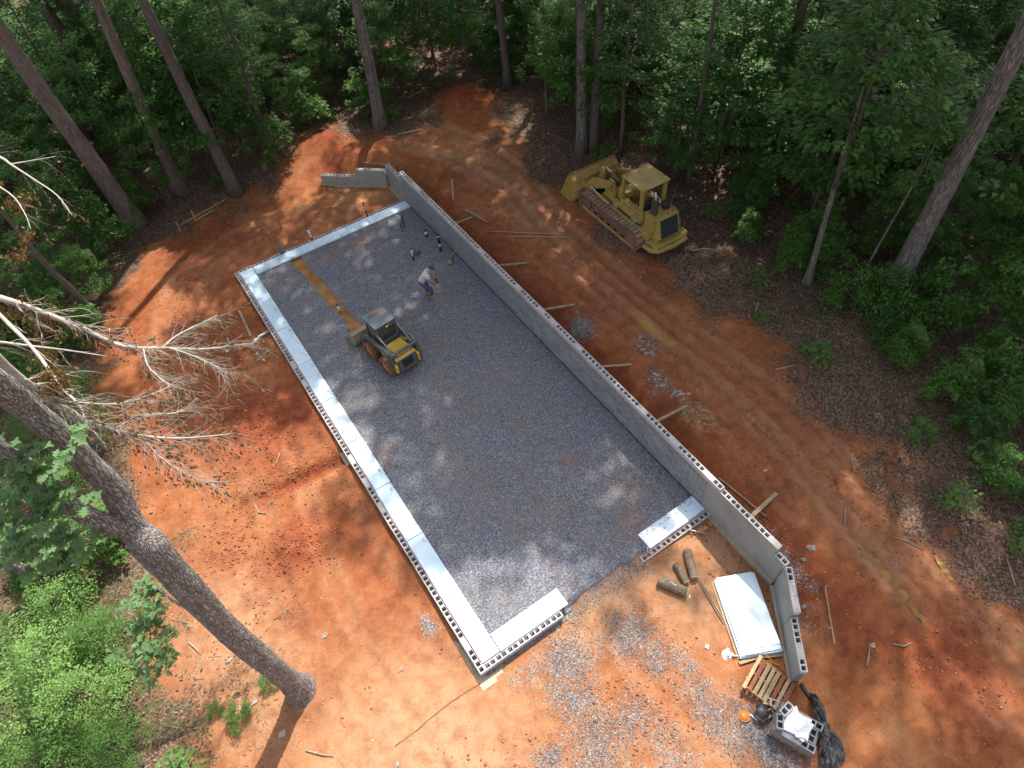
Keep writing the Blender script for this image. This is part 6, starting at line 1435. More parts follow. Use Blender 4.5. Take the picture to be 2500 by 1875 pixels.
for i, ((x, y), (tx, ty, tz), r, bk_, lb, big) in enumerate(TT_):
    z = gz(x, y); H = rb_.uniform(27, 31) if big else (26 if i in (9, 11) else 9)
    e = empty('tall_tree' if r > .1 else 'thin_tree', (x, y, z), 0, lb, 'tree', 'tall trees round the clearing')
    dx, dy = (tx-x)/(tz-z), (ty-y)/(tz-z); N = 12; pts = []; rad = []
    for k in range(N):
        t = k/(N-1); h = -0.3+(H*0.92+0.3)*t**1.3; wob = 0.10*math.sin(k*1.1+i)*(t)
        pts.append((dx*h+wob, dy*h+wob*.6, h)); fl = 1+0.55*math.exp(-max(h, 0)/0.45)
        rad.append(r*fl*(1-0.75*t))
    put('trunk', trunk_mesh('trunk', pts, rad, M[bk_], (), 14, i), e)
    if i == 12:
        c = put('crown', KINDS['hickory'].crown, e, (dx*5, dy*5, 4.6), (0, 0, 2.0), (1.05, 1.05, 1.0)); put('limbs', KINDS['hickory'].trunk, e, (dx*5, dy*5, 4.6), (0, 0, 2.0), (1.05, 1.05, 1.0))
    elif i in (5, 10, 11, 16, 18):
        kk = KINDS['slender' if i != 5 else 'maple2']; c = put('crown', kk.crown, e, (dx*4, dy*4, 3.6), (0, 0, i*1.0)); put('limbs', kk.trunk, e, (dx*4, dy*4, 3.6), (0, 0, i*1.0))
    if big or i in (9, 11):
        kc = KINDS['canopy1' if i % 2 else 'canopy2']; s = (0.8 if i == 13 else ({7: 1.25, 8: 1.2, 6: 1.2, 9: 1.2, 11: 0.95}.get(i, 1.0)))*rb_.uniform(.95, 1.1); hz = H-kc.H*s*0.85  # unseen crowns, scaled for the shade they throw on gravel and clay
        c = put('crown', kc.crown, e, (dx*hz, dy*hz, hz), (0, 0, rb_.uniform(0, 6.28)), (s, s, s))
        put('limbs', kc.trunk, e, (dx*hz, dy*hz, hz), c.rotation_euler, (s, s, s))
# crowns of the two small trees that end inside the frame
for nm_, key_, h0, s_ in (('tall_tree', 'hickory', 4.0, 1.0), ('thin_tree', 'slender', 3.5, 0.9)): pass
# more forest trees whose crowns close the canopy above and beside the frame
EXT = [(24.5, 12.5), (24.4, 8.2), (27, 19), (31, 10), (26.5, -2.5), (24, -9), (33, 0), (12.5, 35), (4, 37), (-5, 38), (23, 34), (31, 28), (-10, 32), (38, 20), (28, 36), (16, 41), (7, 43), (-2, 47), (21, 46), (40, 9), (35, 34), (12, 50), (44, 15), (22.5, 20.5), (23.5, 28.0), (29.5, 14.0)]  # first two added so their unseen crowns shade the gravel and drive
DEEP = []
for i, (x, y) in enumerate(EXT):
    z = gz(x, y); H = rb_.uniform(26, 31); r = rb_.uniform(.2, .32)
    e = empty('tall_tree', (x, y, z), 0, 'tall dark-barked tree standing deep among the understory leaves', 'tree', 'tall trees deep in the woods'); DEEP.append(e)
    pts = [(0.1*math.sin(k+i), 0.1*math.cos(k*1.3+i), -0.3+H*0.9*k/8) for k in range(9)]
    put('trunk', trunk_mesh('trunk', pts, [r*(1+.5*math.exp(-k*1.5))*(1-.08*k) for k in range(9)], M['bark_dark'], (), 12, i+50), e)
    kc = KINDS['canopy1' if i % 2 else 'canopy2']; s = 0.78 if i == 1 else rb_.uniform(.85, 1.0) if x < 26 and y < 30 else rb_.uniform(.62, .8); hz = H-kc.H*s*0.85
    c = put('crown', kc.crown, e, (0, 0, hz), (0, 0, rb_.uniform(0, 6.28)), (s, s, s)); put('limbs', kc.trunk, e, (0, 0, hz), c.rotation_euler, (s, s, s))

def in_frame(x, y, z, mg=0.15):
    p = Vector((x, y, z))-Vector(CAM_POS); d = p.dot(_f)
    if d < 1: return False
    return abs(p.dot(_r)/d*1640.94/1250) < 1+mg and abs(p.dot(_u)/d*1640.94/937.5) < 1+mg

# --- named understory trees and shrubs where the photograph shows them
NAMED = [('maple', 12.6, 29.4, 1.0, M['leaf_light'], 'bright layered maple sapling left of the large red clay mound'),
 ('hickory', 25.5, 9.6, 1.05, None, 'large dark hickory with drooping pointed leaves in the right woods'),
 ('hickory', 28.5, 10.8, 1.1, None, 'dark hickory behind the large drooping hickory on the right'),
 ('maple', 24.4, 6.2, 1.0, M['leaf_mid'], 'mid-green maple left of the big leaning trunk'),
 ('maple2', 26.4, 5.2, 1.0, None, 'dark maple partly behind the big leaning trunk'),
 ('broad', 20.2, 5.7, 0.95, M['leaf_mid'], 'low spreading sapling in front of the slim curving trunk'),
 ('tall', 24.2, 17.2, 0.95, None, 'dense leafy tree behind the tracked loader'),
 ('maple', 21.6, 15.4, 0.9, M['leaf_mid'], 'sapling with mottled leaves between the twin trees and the loader roof'),
 ('slender', 20.9, 12.0, 0.8, M['leaf_mid'], 'thin sapling just right of the tracked loader'),
 ('shrub', 20.2, 9.6, 1.0, M['leaf_forest'], 'low shrub on the leaf litter right of the loader grille'),
 ('maple', 21.9, -1.0, 1.0, M['leaf_mid'], 'green maple at the right edge below the big leaning trunk'),
 ('broad', 19.9, 2.3, .7, M['leaf_light'], 'bright low sapling just below the foot of the big leaning trunk'),
 ('broad', 18.9, 0.3, .6, M['leaf_light'], 'bright low sapling on the litter between the drive and the right-edge maples'),
 ('broad', 19.1, 5.9, .6, M['leaf_mid'], 'low sapling left of the foot of the slim curving trunk'),
 ('broad', 21.2, 9.9, .8, M['leaf_mid'], 'low sapling on the open litter right of the loader'),
 ('broad', 22.4, 11.0, .9, M['leaf_light'], 'bright sapling on the litter upper right of the loader'),
 ('broad', 18.7, -1.7, .7, M['leaf_mid'], 'low sapling left of the small right-edge maple'),
 ('broad', 21.0, 0.9, .9, M['leaf_light'], 'bright sapling right of the foot of the big leaning trunk'),
 ('maple', 22.1, 4.2, .7, M['leaf_light'], 'bright small maple directly behind the foot of the big leaning trunk'),
 ('broad', 19.2, 8.4, .5, M['leaf_mid'], 'small low sapling between the loader and the slim curving trunk'),
 ('broad', 17.4, -4.6, .55, M['leaf_light'], 'bright sapling on the litter right of the lower drive'),
 ('broad', 17.9, -6.1, .7, M['leaf_mid'], 'low sapling at the right edge above the lower corner'),
 ('broad', 16.4, -8.0, .7, M['leaf_mid'], 'low sapling in the lower right corner'),
 ('maple', 22.6, -3.6, 1.0, M['leaf_light'], 'bright green maple low on the right edge beside the rounded tree'),
 ('maple', 20.9, -3.9, 0.8, M['leaf_mid'], 'small maple nearest the drive at the right edge'),
 ('maple2', 22.9, -1.6, 1.1, M['leaf_light'], 'fresh green crown on the right edge behind the green maple'),
 ('maple', 24.6, -0.6, 1.2, M['leaf_mid'], 'wide maple at the right edge under the pale one'),
 ('maple2', 23.2, -2.6, 1.0, M['leaf_mid'], 'rounded green tree at the right edge halfway down'),
 ('maple', 23.8, 0.9, 1.0, M['leaf_light'], 'sunlit pale maple right of the big leaning trunk'),
 ('broad', 20.0, -2.5, 0.9, M['leaf_mid'], 'lower green sapling at the right edge in front of the rounded tree'),
 ('shrub', 19.6, 3.0, 1.15, M['leaf_mid'], 'leafy shrub left of the foot of the big leaning trunk'),
 ('shrub', 20.3, 1.7, 1.15, M['leaf_mid'], 'leafy shrub in front of the foot of the big leaning trunk'),
 ('shrub', 19.0, 1.3, 0.8, M['leaf_forest'], 'small shrub nearer the drive than the big leaning trunk'),
 ('shrub', 16.7, -2.3, 0.55, M['leaf_forest'], 'dark green tuft alone on the litter right of the drive'),
 ('shrub', 16.6, -6.6, 0.8, M['leaf_mid'], 'green shrub at the lower right edge of the drive'),
 ('broad', 11.0, 29.6, 0.8, M['leaf_mid'], 'leafy sapling at the foot of the grey trunk between the mounds'),
 ('tall', 14.2, 31.0, 0.9, None, 'dense tree behind the bright layered maple'),
 ('maple2', 17.8, 29.6, 1.0, M['leaf_mid'], 'drooping sapling beside the trunk right of the large mound'),
 ('maple', 20.9, 25.0, 0.95, M['leaf_mid'], 'understory maple behind the very thin trunk'),
 ('maple', -6.6, 25.6, 0.8, M['leaf_light'], 'bright yellow-green sapling at the left edge above the dead branches'),
 ('maple', -5.6, 24.4, 0.55, M['leaf_light'], 'small bright sapling leaning over the clay at the left'),
 ('broad', -8.2, 24.2, 1.1, M['leaf_light'], 'bright leafy shrub at the left edge under the grey dead twigs'),
 ('broad', -7.2, 22.3, 0.9, M['leaf_mid'], 'green shrub by the slim leaning trunk on the left'),
 ('fine', -8.0, 18.3, 1.0, M['leaf_pale'], 'pale fine-leaved shrub under the dead branches, upper'),
 ('fine', -7.7, 16.4, 0.85, M['leaf_pale'], 'pale fine-leaved shrub under the dead branches, lower'),
 ('fine', -9.4, 17.2, 1.0, M['leaf_light'], 'green fine-leaved shrub behind the forked trunk'),
 ('broad', -9.4, 20.2, 1.0, M['leaf_light'], 'leafy shrub at the left edge behind the dead branches'),
 ('fine', -9.2, 14.6, 0.9, M['leaf_light'], 'green shrub behind the lower limb of the forked trunk'),
 ('fine', -10.6, 7.3, 1.25, M['leaf_pale'], 'large pale green shrub filling the lower left corner, upper mass'),
 ('fine', -11.6, 6.3, 1.25, M['leaf_pale'], 'large pale green shrub filling the lower left corner, outer mass'),
 ('fine', -9.9, 5.9, 1.05, M['leaf_pale'], 'large pale green shrub filling the lower left corner, inner mass'),
 ('fine', -9.3, 7.6, 0.9, M['leaf_light'], 'fresh green shrub right of the lower left corner mass'),
 ('fine', -11.3, 4.9, 1.0, M['leaf_light'], 'fresh green shrub at the bottom edge in the lower left corner'),
 ('fine', -11.8, 9.2, 1.1, M['leaf_pale'], 'pale shrub at the left edge above the lower left corner'),
 ('fine', -9.9, 9.3, 0.95, M['leaf_pale'], 'pale shrub by the fallen grey limb'),
 ('broad', -10.3, 11.4, 0.9, M['leaf_light'], 'bright broad-leaved shrub at the left edge under the oak leaves'),
 ('fine', -9.6, 4.2, 0.7, M['leaf_light'], 'low green shrub at the bottom edge right of the corner mass'),
 ('shrub', -6.5, 3.15, 0.42, M['leaf_light'], 'small green sapling on the litter left of the tree shadow'),
 ('shrub', -7.0, 3.75, 0.26, M['leaf_light'], 'tiny green sapling left of the small one near the tree foot'),
 ('shrub', -5.45, 3.5, 0.30, M['leaf_mid'], 'green sprig at the foot of the forked tree')]
for key, x, y, s, lf, lb in NAMED:
    nm = 'shrub' if key in ('fine', 'shrub', 'broad') else 'understory_tree'
    place(key, x, y, lb, 'shrub' if nm == 'shrub' else 'tree', 'leafy shrubs round the clearing' if nm == 'shrub' else 'understory trees in the woods', s, RV.uniform(0, 6.28), nm, lf)

# --- the rest of the understory
used = [(n_[1], n_[2]) for n_ in NAMED]
cnt_ = {'t': 0, 's': 0, 'd': 0}
def fill(n, lo, hi, gap, test, keys, mats, label, cat, group, name, smin, smax, tag_):
    tries = 0; k = 0
    while k < n and tries < n*60:
        tries += 1; x = RV.uniform(lo[0], hi[0]); y = RV.uniform(lo[1], hi[1])
        if not in_frame(x, y, 2.0, 0.22): continue
        s_ = -float(poly_sd(np.array([x]), np.array([y]), CLAY)[0])
        if not test(x, y, s_): continue
        if math.hypot(x-16, y-12.6) < 3.6: continue
        if any((x-a)**2+(y-b)**2 < gap*gap for a, b in used): continue
        used.append((x, y)); key = RV.choice(keys)
        lf_ = RV.choice(mats); e_ = place(key, x, y, label, cat, group, RV.uniform(smin, smax), RV.uniform(0, 6.28), name, lf_); k += 1
        FILLED.append((e_, key, {'maple': 'layered maple', 'maple2': 'dense maple', 'hickory': 'drooping hickory', 'tall': 'tall leafy tree', 'slender': 'thin sapling', 'broad': 'spreading shrub', 'shrub': 'small shrub', 'seedling': 'tiny seedling'}[key],
                       'fresh green' if lf_ is M['leaf_light'] else ('mid-green' if lf_ is M['leaf_mid'] or (lf_ is None and key in ('maple', 'slender', 'shrub', 'seedling')) else 'dark green')))
    cnt_[tag_] += k
FILLED = []
FK = ['maple', 'maple2', 'hickory', 'tall', 'maple2']
fill(60, (17, 2), (34, 32), 1.7, lambda x, y, s: s > 3.6, FK, [None, M['leaf_mid'], M['leaf_mid'], M['leaf_forest']], 'u', 'tree', 'understory trees in the woods', 'understory_tree', 0.8, 1.2, 't')
fill(60, (-12, 28), (18, 46), 1.7, lambda x, y, s: s > 1.8, FK, [None, M['leaf_mid'], M['leaf_mid'], M['leaf_forest']], 'u', 'tree', 'understory trees in the woods', 'understory_tree', 0.8, 1.2, 't')
fill(140, (-16, -8), (52, 66), 2.1, lambda x, y, s: s > (2.2 if y > 24 else (4.6 if x > 10 else 1.6)), ['maple', 'maple2', 'hickory', 'tall', 'maple', 'maple2', 'slender'],
     [None, None, M['leaf_mid'], M['leaf_forest']], 'understory tree with layered green leaves in the shaded woods', 'tree', 'understory trees in the woods', 'understory_tree', 0.85, 1.35, 't')
fill(70, (-14, -8), (40, 45), 1.5, lambda x, y, s: s > (1.3 if y > 24 or x < 0 else 3.6), ['broad', 'shrub', 'broad'], [None, M['leaf_mid'], M['leaf_forest']],
     'low leafy shrub on the forest floor under the trees', 'shrub', 'low shrubs in the woods', 'shrub', 0.6, 1.15, 's')
fill(110, (-10, -9), (30, 36), 0.5, lambda x, y, s: s > 0.3 and (x > 10 or y > 24 or x < -5.5), ['seedling'], [None, M['leaf_mid'], M['leaf_light']],
     'small green seedling growing out of the leaf litter', 'seedling', 'seedlings on the forest floor', 'seedling', 0.7, 1.7, 'd')

LAND = [((-2.94, 29.47), 'the thickest left trunk'), ((2.29, 28.16), 'the dark trunk by the batter boards'), ((-0.8, 37.6), 'the crossing trunks'), ((10.87, 27.65), 'the grey mound trunk'),
  ((18.92, 26.88), 'the large mound trunk'), ((18.0, 18.1), 'the twin trunks'), ((16, 12.6), 'the tracked loader'), ((19.12, 4.95), 'the slim curving trunk'), ((20.75, 2.38), 'the big leaning trunk'),
  ((29.42, 4.26), 'the shaded right trunk'), ((36.81, 12.32), 'the distant upper right trunk'), ((-6.15, 23.03), 'the slim left leaning trunk'), ((4.98, 29.08), 'the slim leaf-hidden trunk'), ((-7.7, 15.5), 'the dead snag'), ((-10.5, 7), 'the pale corner shrubs')]
ORD = ['', 'second ', 'third ', 'fourth ', 'fifth ', 'sixth ', 'seventh ', 'eighth ', 'ninth ', 'tenth ']
buck = {}
FILLED += [(e_, 'deep', 'bare trunk deep in woods', 'dark') for e_ in DEEP]
for e_, key_, base_, tone_ in FILLED:
    x_, y_ = e_.location[0], e_.location[1]
    (lx, ly), nm_ = min(LAND, key=lambda q: (q[0][0]-x_)**2+(q[0][1]-y_)**2)
    p1 = Vector((x_-lx, y_-ly, 0)); rt_ = p1.x*math.cos(YAW)-p1.y*math.sin(YAW); fw_ = p1.x*math.sin(YAW)+p1.y*math.cos(YAW)
    rel_ = ('behind' if fw_ > 0 else 'before') if abs(fw_) > abs(rt_) else ('right of' if rt_ > 0 else 'left of')
    buck.setdefault(('%s %s' % (tone_, base_), rel_, nm_), []).append((p1.length, e_))
for (b_1, rel_, nm_), L_1 in buck.items():
    L_1.sort(key=lambda q: q[0])
    for i_1, (d_1, e_) in enumerate(L_1): e_['label'] = ('%sclosest %s %s %s' % ((ORD[i_1] if i_1 < 10 else '%dth ' % (i_1+1)), b_1, rel_, nm_)) if len(L_1) > 1 else ('%s %s %s' % (b_1, rel_, nm_))

# fallen leaves on the forest floor
def litter_leaves(n, seed):
    rg = np.random.default_rng(seed); out = []
    while sum(len(o) for o in out) < n:
        p = np.stack([rg.uniform(-13, 34, n), rg.uniform(-10, 40, n)], 1); s = poly_sd(p[:, 0], p[:, 1], CLAY)
        k = (s < 0.4) & (rg.random(n) < np.clip((0.6-s)/1.6, 0.0, 1.0)) & (np.hypot(p[:, 0]-16, p[:, 1]-12.6) > 0); out.append(p[k])
    p = np.concatenate(out)[:n]; z = ground_z(p[:, 0], p[:, 1])+0.02
    a = rg.random(n)*6.28; N_ = np.stack([rg.normal(0, .35, n), rg.normal(0, .35, n), np.ones(n)], 1); N_ /= np.linalg.norm(N_, axis=1, keepdims=True)
    return leaf_faces(np.stack([p[:, 0], p[:, 1], z], 1), N_, np.stack([np.cos(a), np.sin(a), a*0], 1), 0.12, seed)
V, F = litter_leaves(42000, 5); tag(put('leaf_litter', np_mesh('leaf_litter', V, F, M['litterleaf'])), kind='stuff')
tw = MB(); rt = random.Random(31)
n_t = 0
while n_t < 900:
    x, y = rt.uniform(-10, 26), rt.uniform(-9, 34); s_ = float(poly_sd(np.array([x]), np.array([y]), CLAY)[0])
    if s_ > 0.6 or (s_ > -0.3 and rt.random() < .5): continue
    a = rt.uniform(0, 6.28); l = rt.uniform(.15, .7); z = gz(x, y)+0.02
    tw.bar((x, y, z), (x+math.cos(a)*l, y+math.sin(a)*l, z+rt.uniform(-.01, .05)), 0.012, 0.010); n_t += 1
tag(tw.obj('fallen_twigs', M['stick']), kind='stuff')

# ------------------------------------------------------------------ the forked oak in the foreground with dead limbs
oz = gz(-4.68, 2.81)
oak = empty('forked_oak', (-4.68, 2.81, oz), 0, 'large grey forked oak at the lower left with bleached dead limbs', 'tree')
O_ = Vector((-4.68, 2.81, oz))
def off(L): return [Vector(p[:3])-O_ for p in L], [p[3] for p in L]
TR_ = [(-4.68, 2.81, -0.75, .60), (-4.68, 2.81, -0.30, .47), (-4.69, 2.81, 0.15, .37), (-4.70, 2.81, 0.9, .315), (-4.72, 2.82, 2.9, 0.30), (-4.75, 2.89, 5.0, 0.30), (-4.67, 2.91, 7.0, 0.295), (-4.6, 2.92, 8.3, 0.30), (-4.55, 2.97, 9.3, 0.31)]
B1 = [(-4.55, 2.97, 9.3, 0.273), (-4.55, 3.18, 9.9, 0.246), (-4.39, 3.35, 10.8, 0.216), (-4.37, 3.36, 11.6, 0.202), (-4.35, 3.32, 12.6, 0.194), (-4.33, 3.17, 13.4, 0.194), (-4.29, 2.93, 14.1, 0.194), (-4.25, 2.63, 15.0, 0.185), (-3.94, 1.64, 16.4, 0.176), (-3.6, 0.6, 19.5, 0.141), (-4.2, -0.2, 22.5, 0.088)]
B2 = [(-4.57, 2.98, 9.2, 0.220), (-4.60, 3.12, 9.7, 0.211), (-4.74, 3.08, 10.2, 0.189), (-4.88, 3.04, 10.8, 0.172), (-4.92, 3.13, 11.6, 0.176), (-4.95, 3.17, 12.2, 0.167), (-4.96, 2.97, 13.0, 0.167), (-4.94, 2.7, 14.0, 0.158), (-5.0, 1.6, 17, 0.132), (-5.6, 1.0, 20.5, 0.097)]
def smooth_line(pts, rad, k=4):
    P = [Vector(p) for p in pts]; out = []; ro = []
    for i in range(len(P)-1):
        p0, p1, p2, p3 = P[max(i-1, 0)], P[i], P[i+1], P[min(i+2, len(P)-1)]
        for j in range(k):
            t = j/k; out.append(0.5*((2*p1)+(p2-p0)*t+(2*p0-5*p1+4*p2-p3)*t*t+(3*p1-p0-3*p2+p3)*t**3)); ro.append(rad[i]*(1-t)+rad[i+1]*t)
    out.append(P[-1]); ro.append(rad[-1]); return out, ro
ob = MB(); ro_ = random.Random(2)
for L in (TR_[:-1]+[(-4.55, 2.97, 9.3, .31)]+B1[1:], [(-4.60, 2.88, 8.6, .18)]+B2[1:]):
    p, r = smooth_line(*off(L), 6); ob.tube(p, [q*(1+0.035*math.sin(i*.55)+0.02*math.sin(i*1.3)) for i, q in enumerate(r)], 30, jit=0.05, rng=ro_)
for a in (0.6, 2.4, 4.6):      # root flare
    ob.tube([(0.18*math.cos(a), 0.18*math.sin(a), 0.75), (0.28*math.cos(a), 0.28*math.sin(a), 0.28), (0.42*math.cos(a), 0.42*math.sin(a), 0.0), (0.85*math.cos(a), 0.85*math.sin(a), -0.45)], [0.12, 0.13, 0.11, 0.06], 8)
ob.obj('trunk', M['bark_oak'], oak, True)
DL = {'L1': [(-3.94, 1.64, 16.4, .12), (-4.9, 6.0, 14.8, .11), (-5.78, 9.2, 12.2, 0.1), (-5.11, 9.16, 11.4, 0.085), (-4.58, 8.92, 10.8, 0.072), (-4.02, 8.5, 10.2, 0.06), (-3.58, 8.07, 9.8, 0.05), (-2.86, 7.89, 9.4, 0.037), (-2.09, 7.72, 9.0, 0.026), (-1.56, 7.66, 8.8, 0.018), (-1.09, 7.65, 8.6, 0.009)],
 'L2': [(-5.46, 9.6, 12.0, 0.06), (-5.27, 8.88, 11.2, 0.05), (-4.96, 7.82, 10.9, 0.045), (-4.76, 6.68, 10.6, 0.036), (-4.61, 6.16, 10.4, 0.022), (-4.67, 5.81, 10.2, 0.012)],
 'L3': [(-4.25, 2.63, 15.0, .10), (-4.36, 3.9, 14.5, 0.09), (-4.61, 4.71, 13.2, 0.08), (-4.62, 4.89, 12.5, 0.07), (-4.6, 5.05, 11.8, 0.06), (-4.4, 4.99, 11.0, 0.05), (-4.03, 4.94, 10.4, 0.038), (-3.79, 4.89, 10.1, 0.032), (-3.25, 4.76, 9.7, 0.022), (-2.41, 4.61, 9.3, 0.010)],
 'L4': [(-5.6, 9.6, 12.3, .07), (-5.9, 14.0, 12.2, .06), (-5.25, 17.14, 11.5, 0.05), (-4.42, 16.09, 11.0, 0.042), (-4.26, 15.73, 10.9, 0.036), (-3.91, 15.08, 10.6, 0.028), (-3.57, 14.26, 10.4, 0.02), (-3.45, 13.36, 10.2, 0.009)],
 'L5': [(-6.1, 9.0, 12.4, .045), (-5.81, 8.14, 11.5, 0.04), (-5.39, 8.02, 11.2, 0.033), (-4.98, 7.91, 10.9, 0.028), (-4.48, 7.72, 10.6, 0.02), (-3.88, 7.48, 10.2, 0.010)]}
SUB = [[(-4.26, 15.73, 10.9, 0.024), (-3.73, 15.72, 10.8, 0.016), (-3.18, 15.72, 10.7, 0.008)], [(-5.3, 15.6, 11.4, 0.035), (-4.52, 14.3, 10.9, 0.024), (-4.37, 13.42, 10.7, 0.014), (-4.38, 12.75, 10.6, 0.007)],
 [(-2.9, 7.92, 9.4, 0.026), (-2.51, 8.23, 9.3, 0.02), (-2.0, 8.39, 9.2, 0.014), (-1.46, 8.54, 9.1, 0.006)], [(-2.71, 7.76, 9.4, 0.022), (-2.39, 7.46, 9.2, 0.016), (-2.09, 7.1, 9.0, 0.011), (-1.94, 6.75, 8.9, 0.005)],
 [(-3.23, 7.98, 9.6, 0.022), (-3.31, 7.44, 9.5, 0.017), (-3.17, 6.98, 9.3, 0.012), (-2.94, 6.61, 9.2, 0.005)], [(-4.09, 4.99, 10.5, 0.03), (-3.7, 5.36, 10.2, 0.024), (-3.18, 5.31, 9.9, 0.015), (-2.87, 5.46, 9.7, 0.006)],
 [(-4.6, 5.03, 11.8, 0.026), (-4.28, 5.17, 11.3, 0.021), (-3.82, 5.28, 10.8, 0.015), (-3.32, 5.67, 10.3, 0.01), (-2.94, 5.96, 10.0, 0.005)], [(-3.8, 4.86, 10.1, 0.012), (-3.71, 4.45, 9.9, 0.009), (-3.4, 3.86, 9.6, 0.007), (-3.03, 3.44, 9.4, 0.004)]]
TWP, TWN, TWD = [], [], []
rd = random.Random(44)
def twig(b, p, d, L, r, depth):
    q = Vector(p); pts = [q.copy()]; dd = d.normalized()
    for k in range(4):
        dd = (dd+Vector((rd.uniform(-.28, .28), rd.uniform(-.28, .28), rd.uniform(-.26, .14)))).normalized(); q = q+dd*L/4; pts.append(q.copy())
    b.tube(pts, [r*(1-.2*k) for k in range(5)], 4, mi=1)
    if depth > 0:
        for k in (1, 2, 3, 4):
            if rd.random() < .8: twig(b, pts[k], dd+Vector((rd.uniform(-.9, .9), rd.uniform(-.9, .9), rd.uniform(-.5, .3))), L*rd.uniform(.35, .6), r*.55, depth-1)
    else:
        for k in range(rd.randint(0, 4)):
            c = pts[rd.choice((2, 3, 4))]+Vector((rd.uniform(-.05, .05), rd.uniform(-.05, .05), -.02)); TWP.append(tuple(c))
            TWN.append((rd.uniform(-1, 1), rd.uniform(-1, 1), rd.uniform(-.2, .7))); TWD.append((dd.x*.4+rd.uniform(-.3, .3), dd.y*.4+rd.uniform(-.3, .3), -1))
for key, L in DL.items():
    b = MB(); p, r = smooth_line(*off(L), 4); r = [q*.88 for q in r]; b.tube(p, r, 9, jit=0.15, rng=rd)
    subs = [s for s in SUB if (key == 'L4' and s[0][1] > 12) or (key == 'L1' and 7 < s[0][1] < 9) or (key == 'L3' and s[0][1] < 6)]
    lines = [(p, r)]
    for s in subs:
        p2, r2 = smooth_line(*off(s), 4); b.tube(p2, r2, 6, jit=0.15, rng=rd); lines.append((p2, r2))
    for (pp, rr2) in lines:
        n = len(pp)
        for i in range(int(n*(0.30 if len(pp) > 24 else 0.15)), n-1):
            for rep in range(4 if key in ('L1', 'L3') else 1):
                if rd.random() < (.9 if key in ('L1', 'L3') else .55):
                    d = (pp[i+1]-pp[i]).normalized(); side = Vector((rd.uniform(-1, 1), rd.uniform(-1, 1), rd.uniform(-.7, .25)))
                    twig(b, pp[i], d*0.8+side*0.8+Vector((.25, -.1, 0)), rd.uniform(.35, 0.95), max(.006, rr2[i]*.32), 1)
    b.obj('dead_limb', [M['deadwood'], M['deadtwig']], oak, True)
# clumps of withered leaves hanging on the limbs
CL = [(-5.05, 9.05, 11.2, .35, 200), (-4.7, 8.9, 10.7, .32, 180), (-4.9, 7.9, 10.7, .3, 110), (-4.45, 5.2, 12.2, .28, 260), (-4.55, 5.35, 11.9, .22, 140), (-4.45, 14.2, 10.7, .35, 160), (-4.9, 14.9, 11.0, .3, 140), (-4.6, 12.9, 10.5, .25, 80), (-4.9, 12.2, 10.5, .3, 80)]
for (cx, cy, cz_, q, n) in CL:
    for k in range(n):
        v = Vector((rd.gauss(0, 1), rd.gauss(0, 1), rd.gauss(0, 1)))*q*.55; TWP.append((cx+v.x-O_.x, cy+v.y-O_.y, cz_+v.z*.6-.1-O_.z)); TWN.append((rd.uniform(-1, 1), rd.uniform(-1, 1), rd.uniform(-.2, .7))); TWD.append((rd.uniform(-.5, .5), rd.uniform(-.5, .5), -1))
TN = np.array(TWN); TN /= np.linalg.norm(TN, axis=1, keepdims=True)
V, F = leaf_faces(np.array(TWP), TN, np.array(TWD), 0.095, 3); put('dead_leaves', np_mesh('dead_leaves', V, F, M['deadleaf']), oak)
# living oak foliage: sprays of lobed leaves
def spray(L, size, seed, dens=85):
    rg = np.random.default_rng(seed); PP, NN, DD = [], [], []
    for (cx, cy, cz_, q) in L:
        for c in range(int(7*q/0.7)):
            cc = np.array([cx-O_.x, cy-O_.y, cz_-O_.z])+rg.normal(0, q*.42, 3)*np.array([1, 1, .6]); n = int(dens*q/5)
            a = rg.random(n)*6.28; rad = 0.16*np.sqrt(rg.random(n))
            PP.append(cc+np.stack([np.cos(a)*rad*.4, np.sin(a)*rad*.4, rg.normal(0, .05, n)], 1)); DD.append(np.stack([np.cos(a), np.sin(a), -0.25+0*a], 1))
            N_ = np.stack([rg.normal(0, .35, n), rg.normal(0, .35, n), np.ones(n)], 1); NN.append(N_/np.linalg.norm(N_, axis=1, keepdims=True))
    return leaf_faces(np.concatenate(PP), np.concatenate(NN), np.concatenate(DD), size, seed, 'lobed')
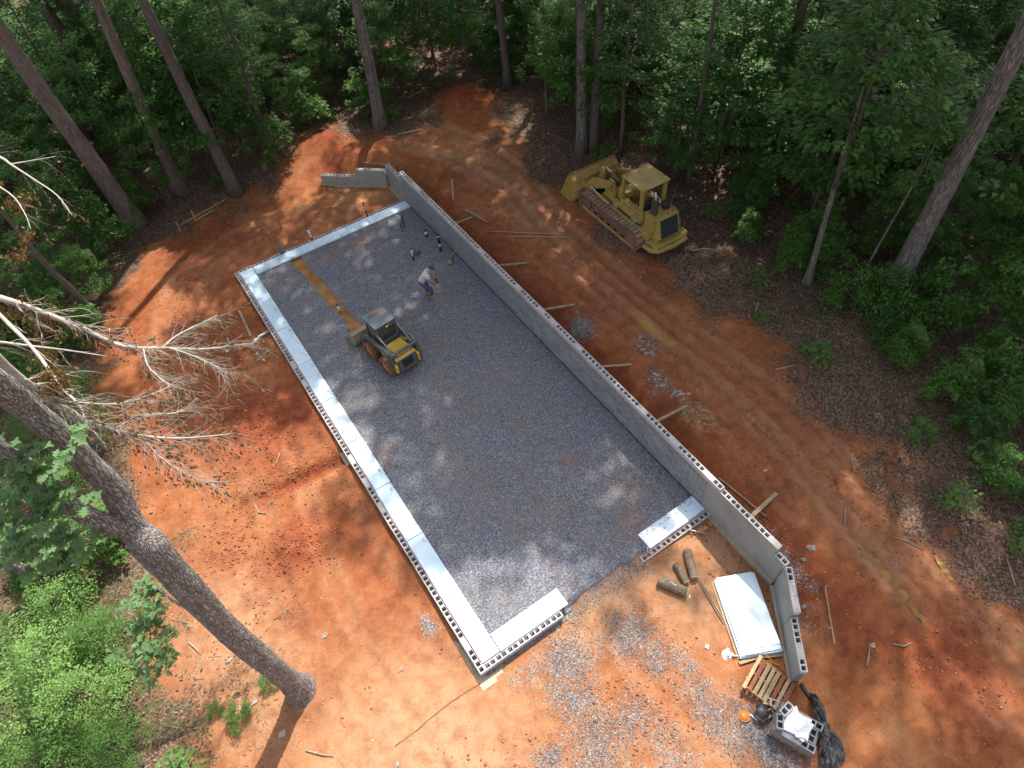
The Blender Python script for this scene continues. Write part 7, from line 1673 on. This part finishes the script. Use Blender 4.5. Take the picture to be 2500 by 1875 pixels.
V, F = spray([(-4.6, 2.75, 12.7, .55), (-4.84, 2.45, 12.8, .55), (-5.19, 2.5, 12.2, .7), (-4.80, 2.62, 11.9, .5), (-5.76, 2.75, 11.5, .8), (-5.35, 2.55, 11.3, .6), (-5.5, 2.9, 10.6, .6), (-4.95, 3.1, 13.0, .35)], 0.22, 8)
put('foliage', np_mesh('foliage', V, F, M['leaf_oak']), oak)
V, F = spray([(-5.75, 4.45, 6.0, .6), (-6.1, 4.3, 5.8, .6), (-6.3, 3.8, 5.3, .7), (-6.4, 3.4, 5.0, .7), (-6.7, 3.5, 4.8, .55), (-6.75, 3.2, 4.5, .5), (-6.6, 4.1, 5.3, .5)], 0.19, 9)
put('foliage', np_mesh('foliage', V, F, M['leaf_oak']), oak)
wb = MB()
for L in ([(-4.72, 2.9, 5.6, .05), (-5.3, 3.6, 6.0, .035), (-5.75, 4.4, 6.0, .022), (-6.4, 3.6, 5.1, .012)], [(-4.8, 2.7, 11.6, .05), (-5.2, 2.5, 12.1, .03), (-5.8, 2.7, 11.5, .015)]):
    p, r = smooth_line(*off(L), 4); wb.tube(p, r, 6)
wb.obj('branch', M['bark_grey'], oak, True)
# a weathered snag and the foot of another double-stemmed tree at the left edge
x, y = -7.73, 15.57; e = empty('snag', (x, y, gz(x, y)), 0, 'short grey dead snag standing at the clay edge under the dead branches', 'tree stump')
put('trunk', trunk_mesh('trunk', [(0, 0, -.2), (.03, .02, .7), (.02, .05, 1.5), (.06, .04, 2.3)], [.19, .15, .13, .10], M['bark_grey'], (), 9, 3), e)
x, y = -10.0, 10.4; e = empty('leaning_tree', (x, y, gz(x, y)), 0, 'double-stemmed grey trunk leaning out at the left edge above the pale shrubs', 'tree')
put('trunk', trunk_mesh('trunk', [(0, 0, -.2), (-.3, .15, 1.5), (-.9, .3, 4), (-1.4, .4, 7), (-1.8, .6, 11)], [.22, .19, .17, .14, .08], M['bark_grey'], (), 10, 4), e)
put('trunk', trunk_mesh('trunk', [(.15, .2, -.2), (-.15, .4, 1.6), (-.8, .65, 4.2), (-1.5, .9, 7.5)], [.15, .13, .11, .07], M['bark_grey'], (), 10, 5), e)
kc = KINDS['maple2']; put('crown', kc.crown, e, (-1.7, .6, 8.0), (0, 0, 1), (.8, .8, .8))
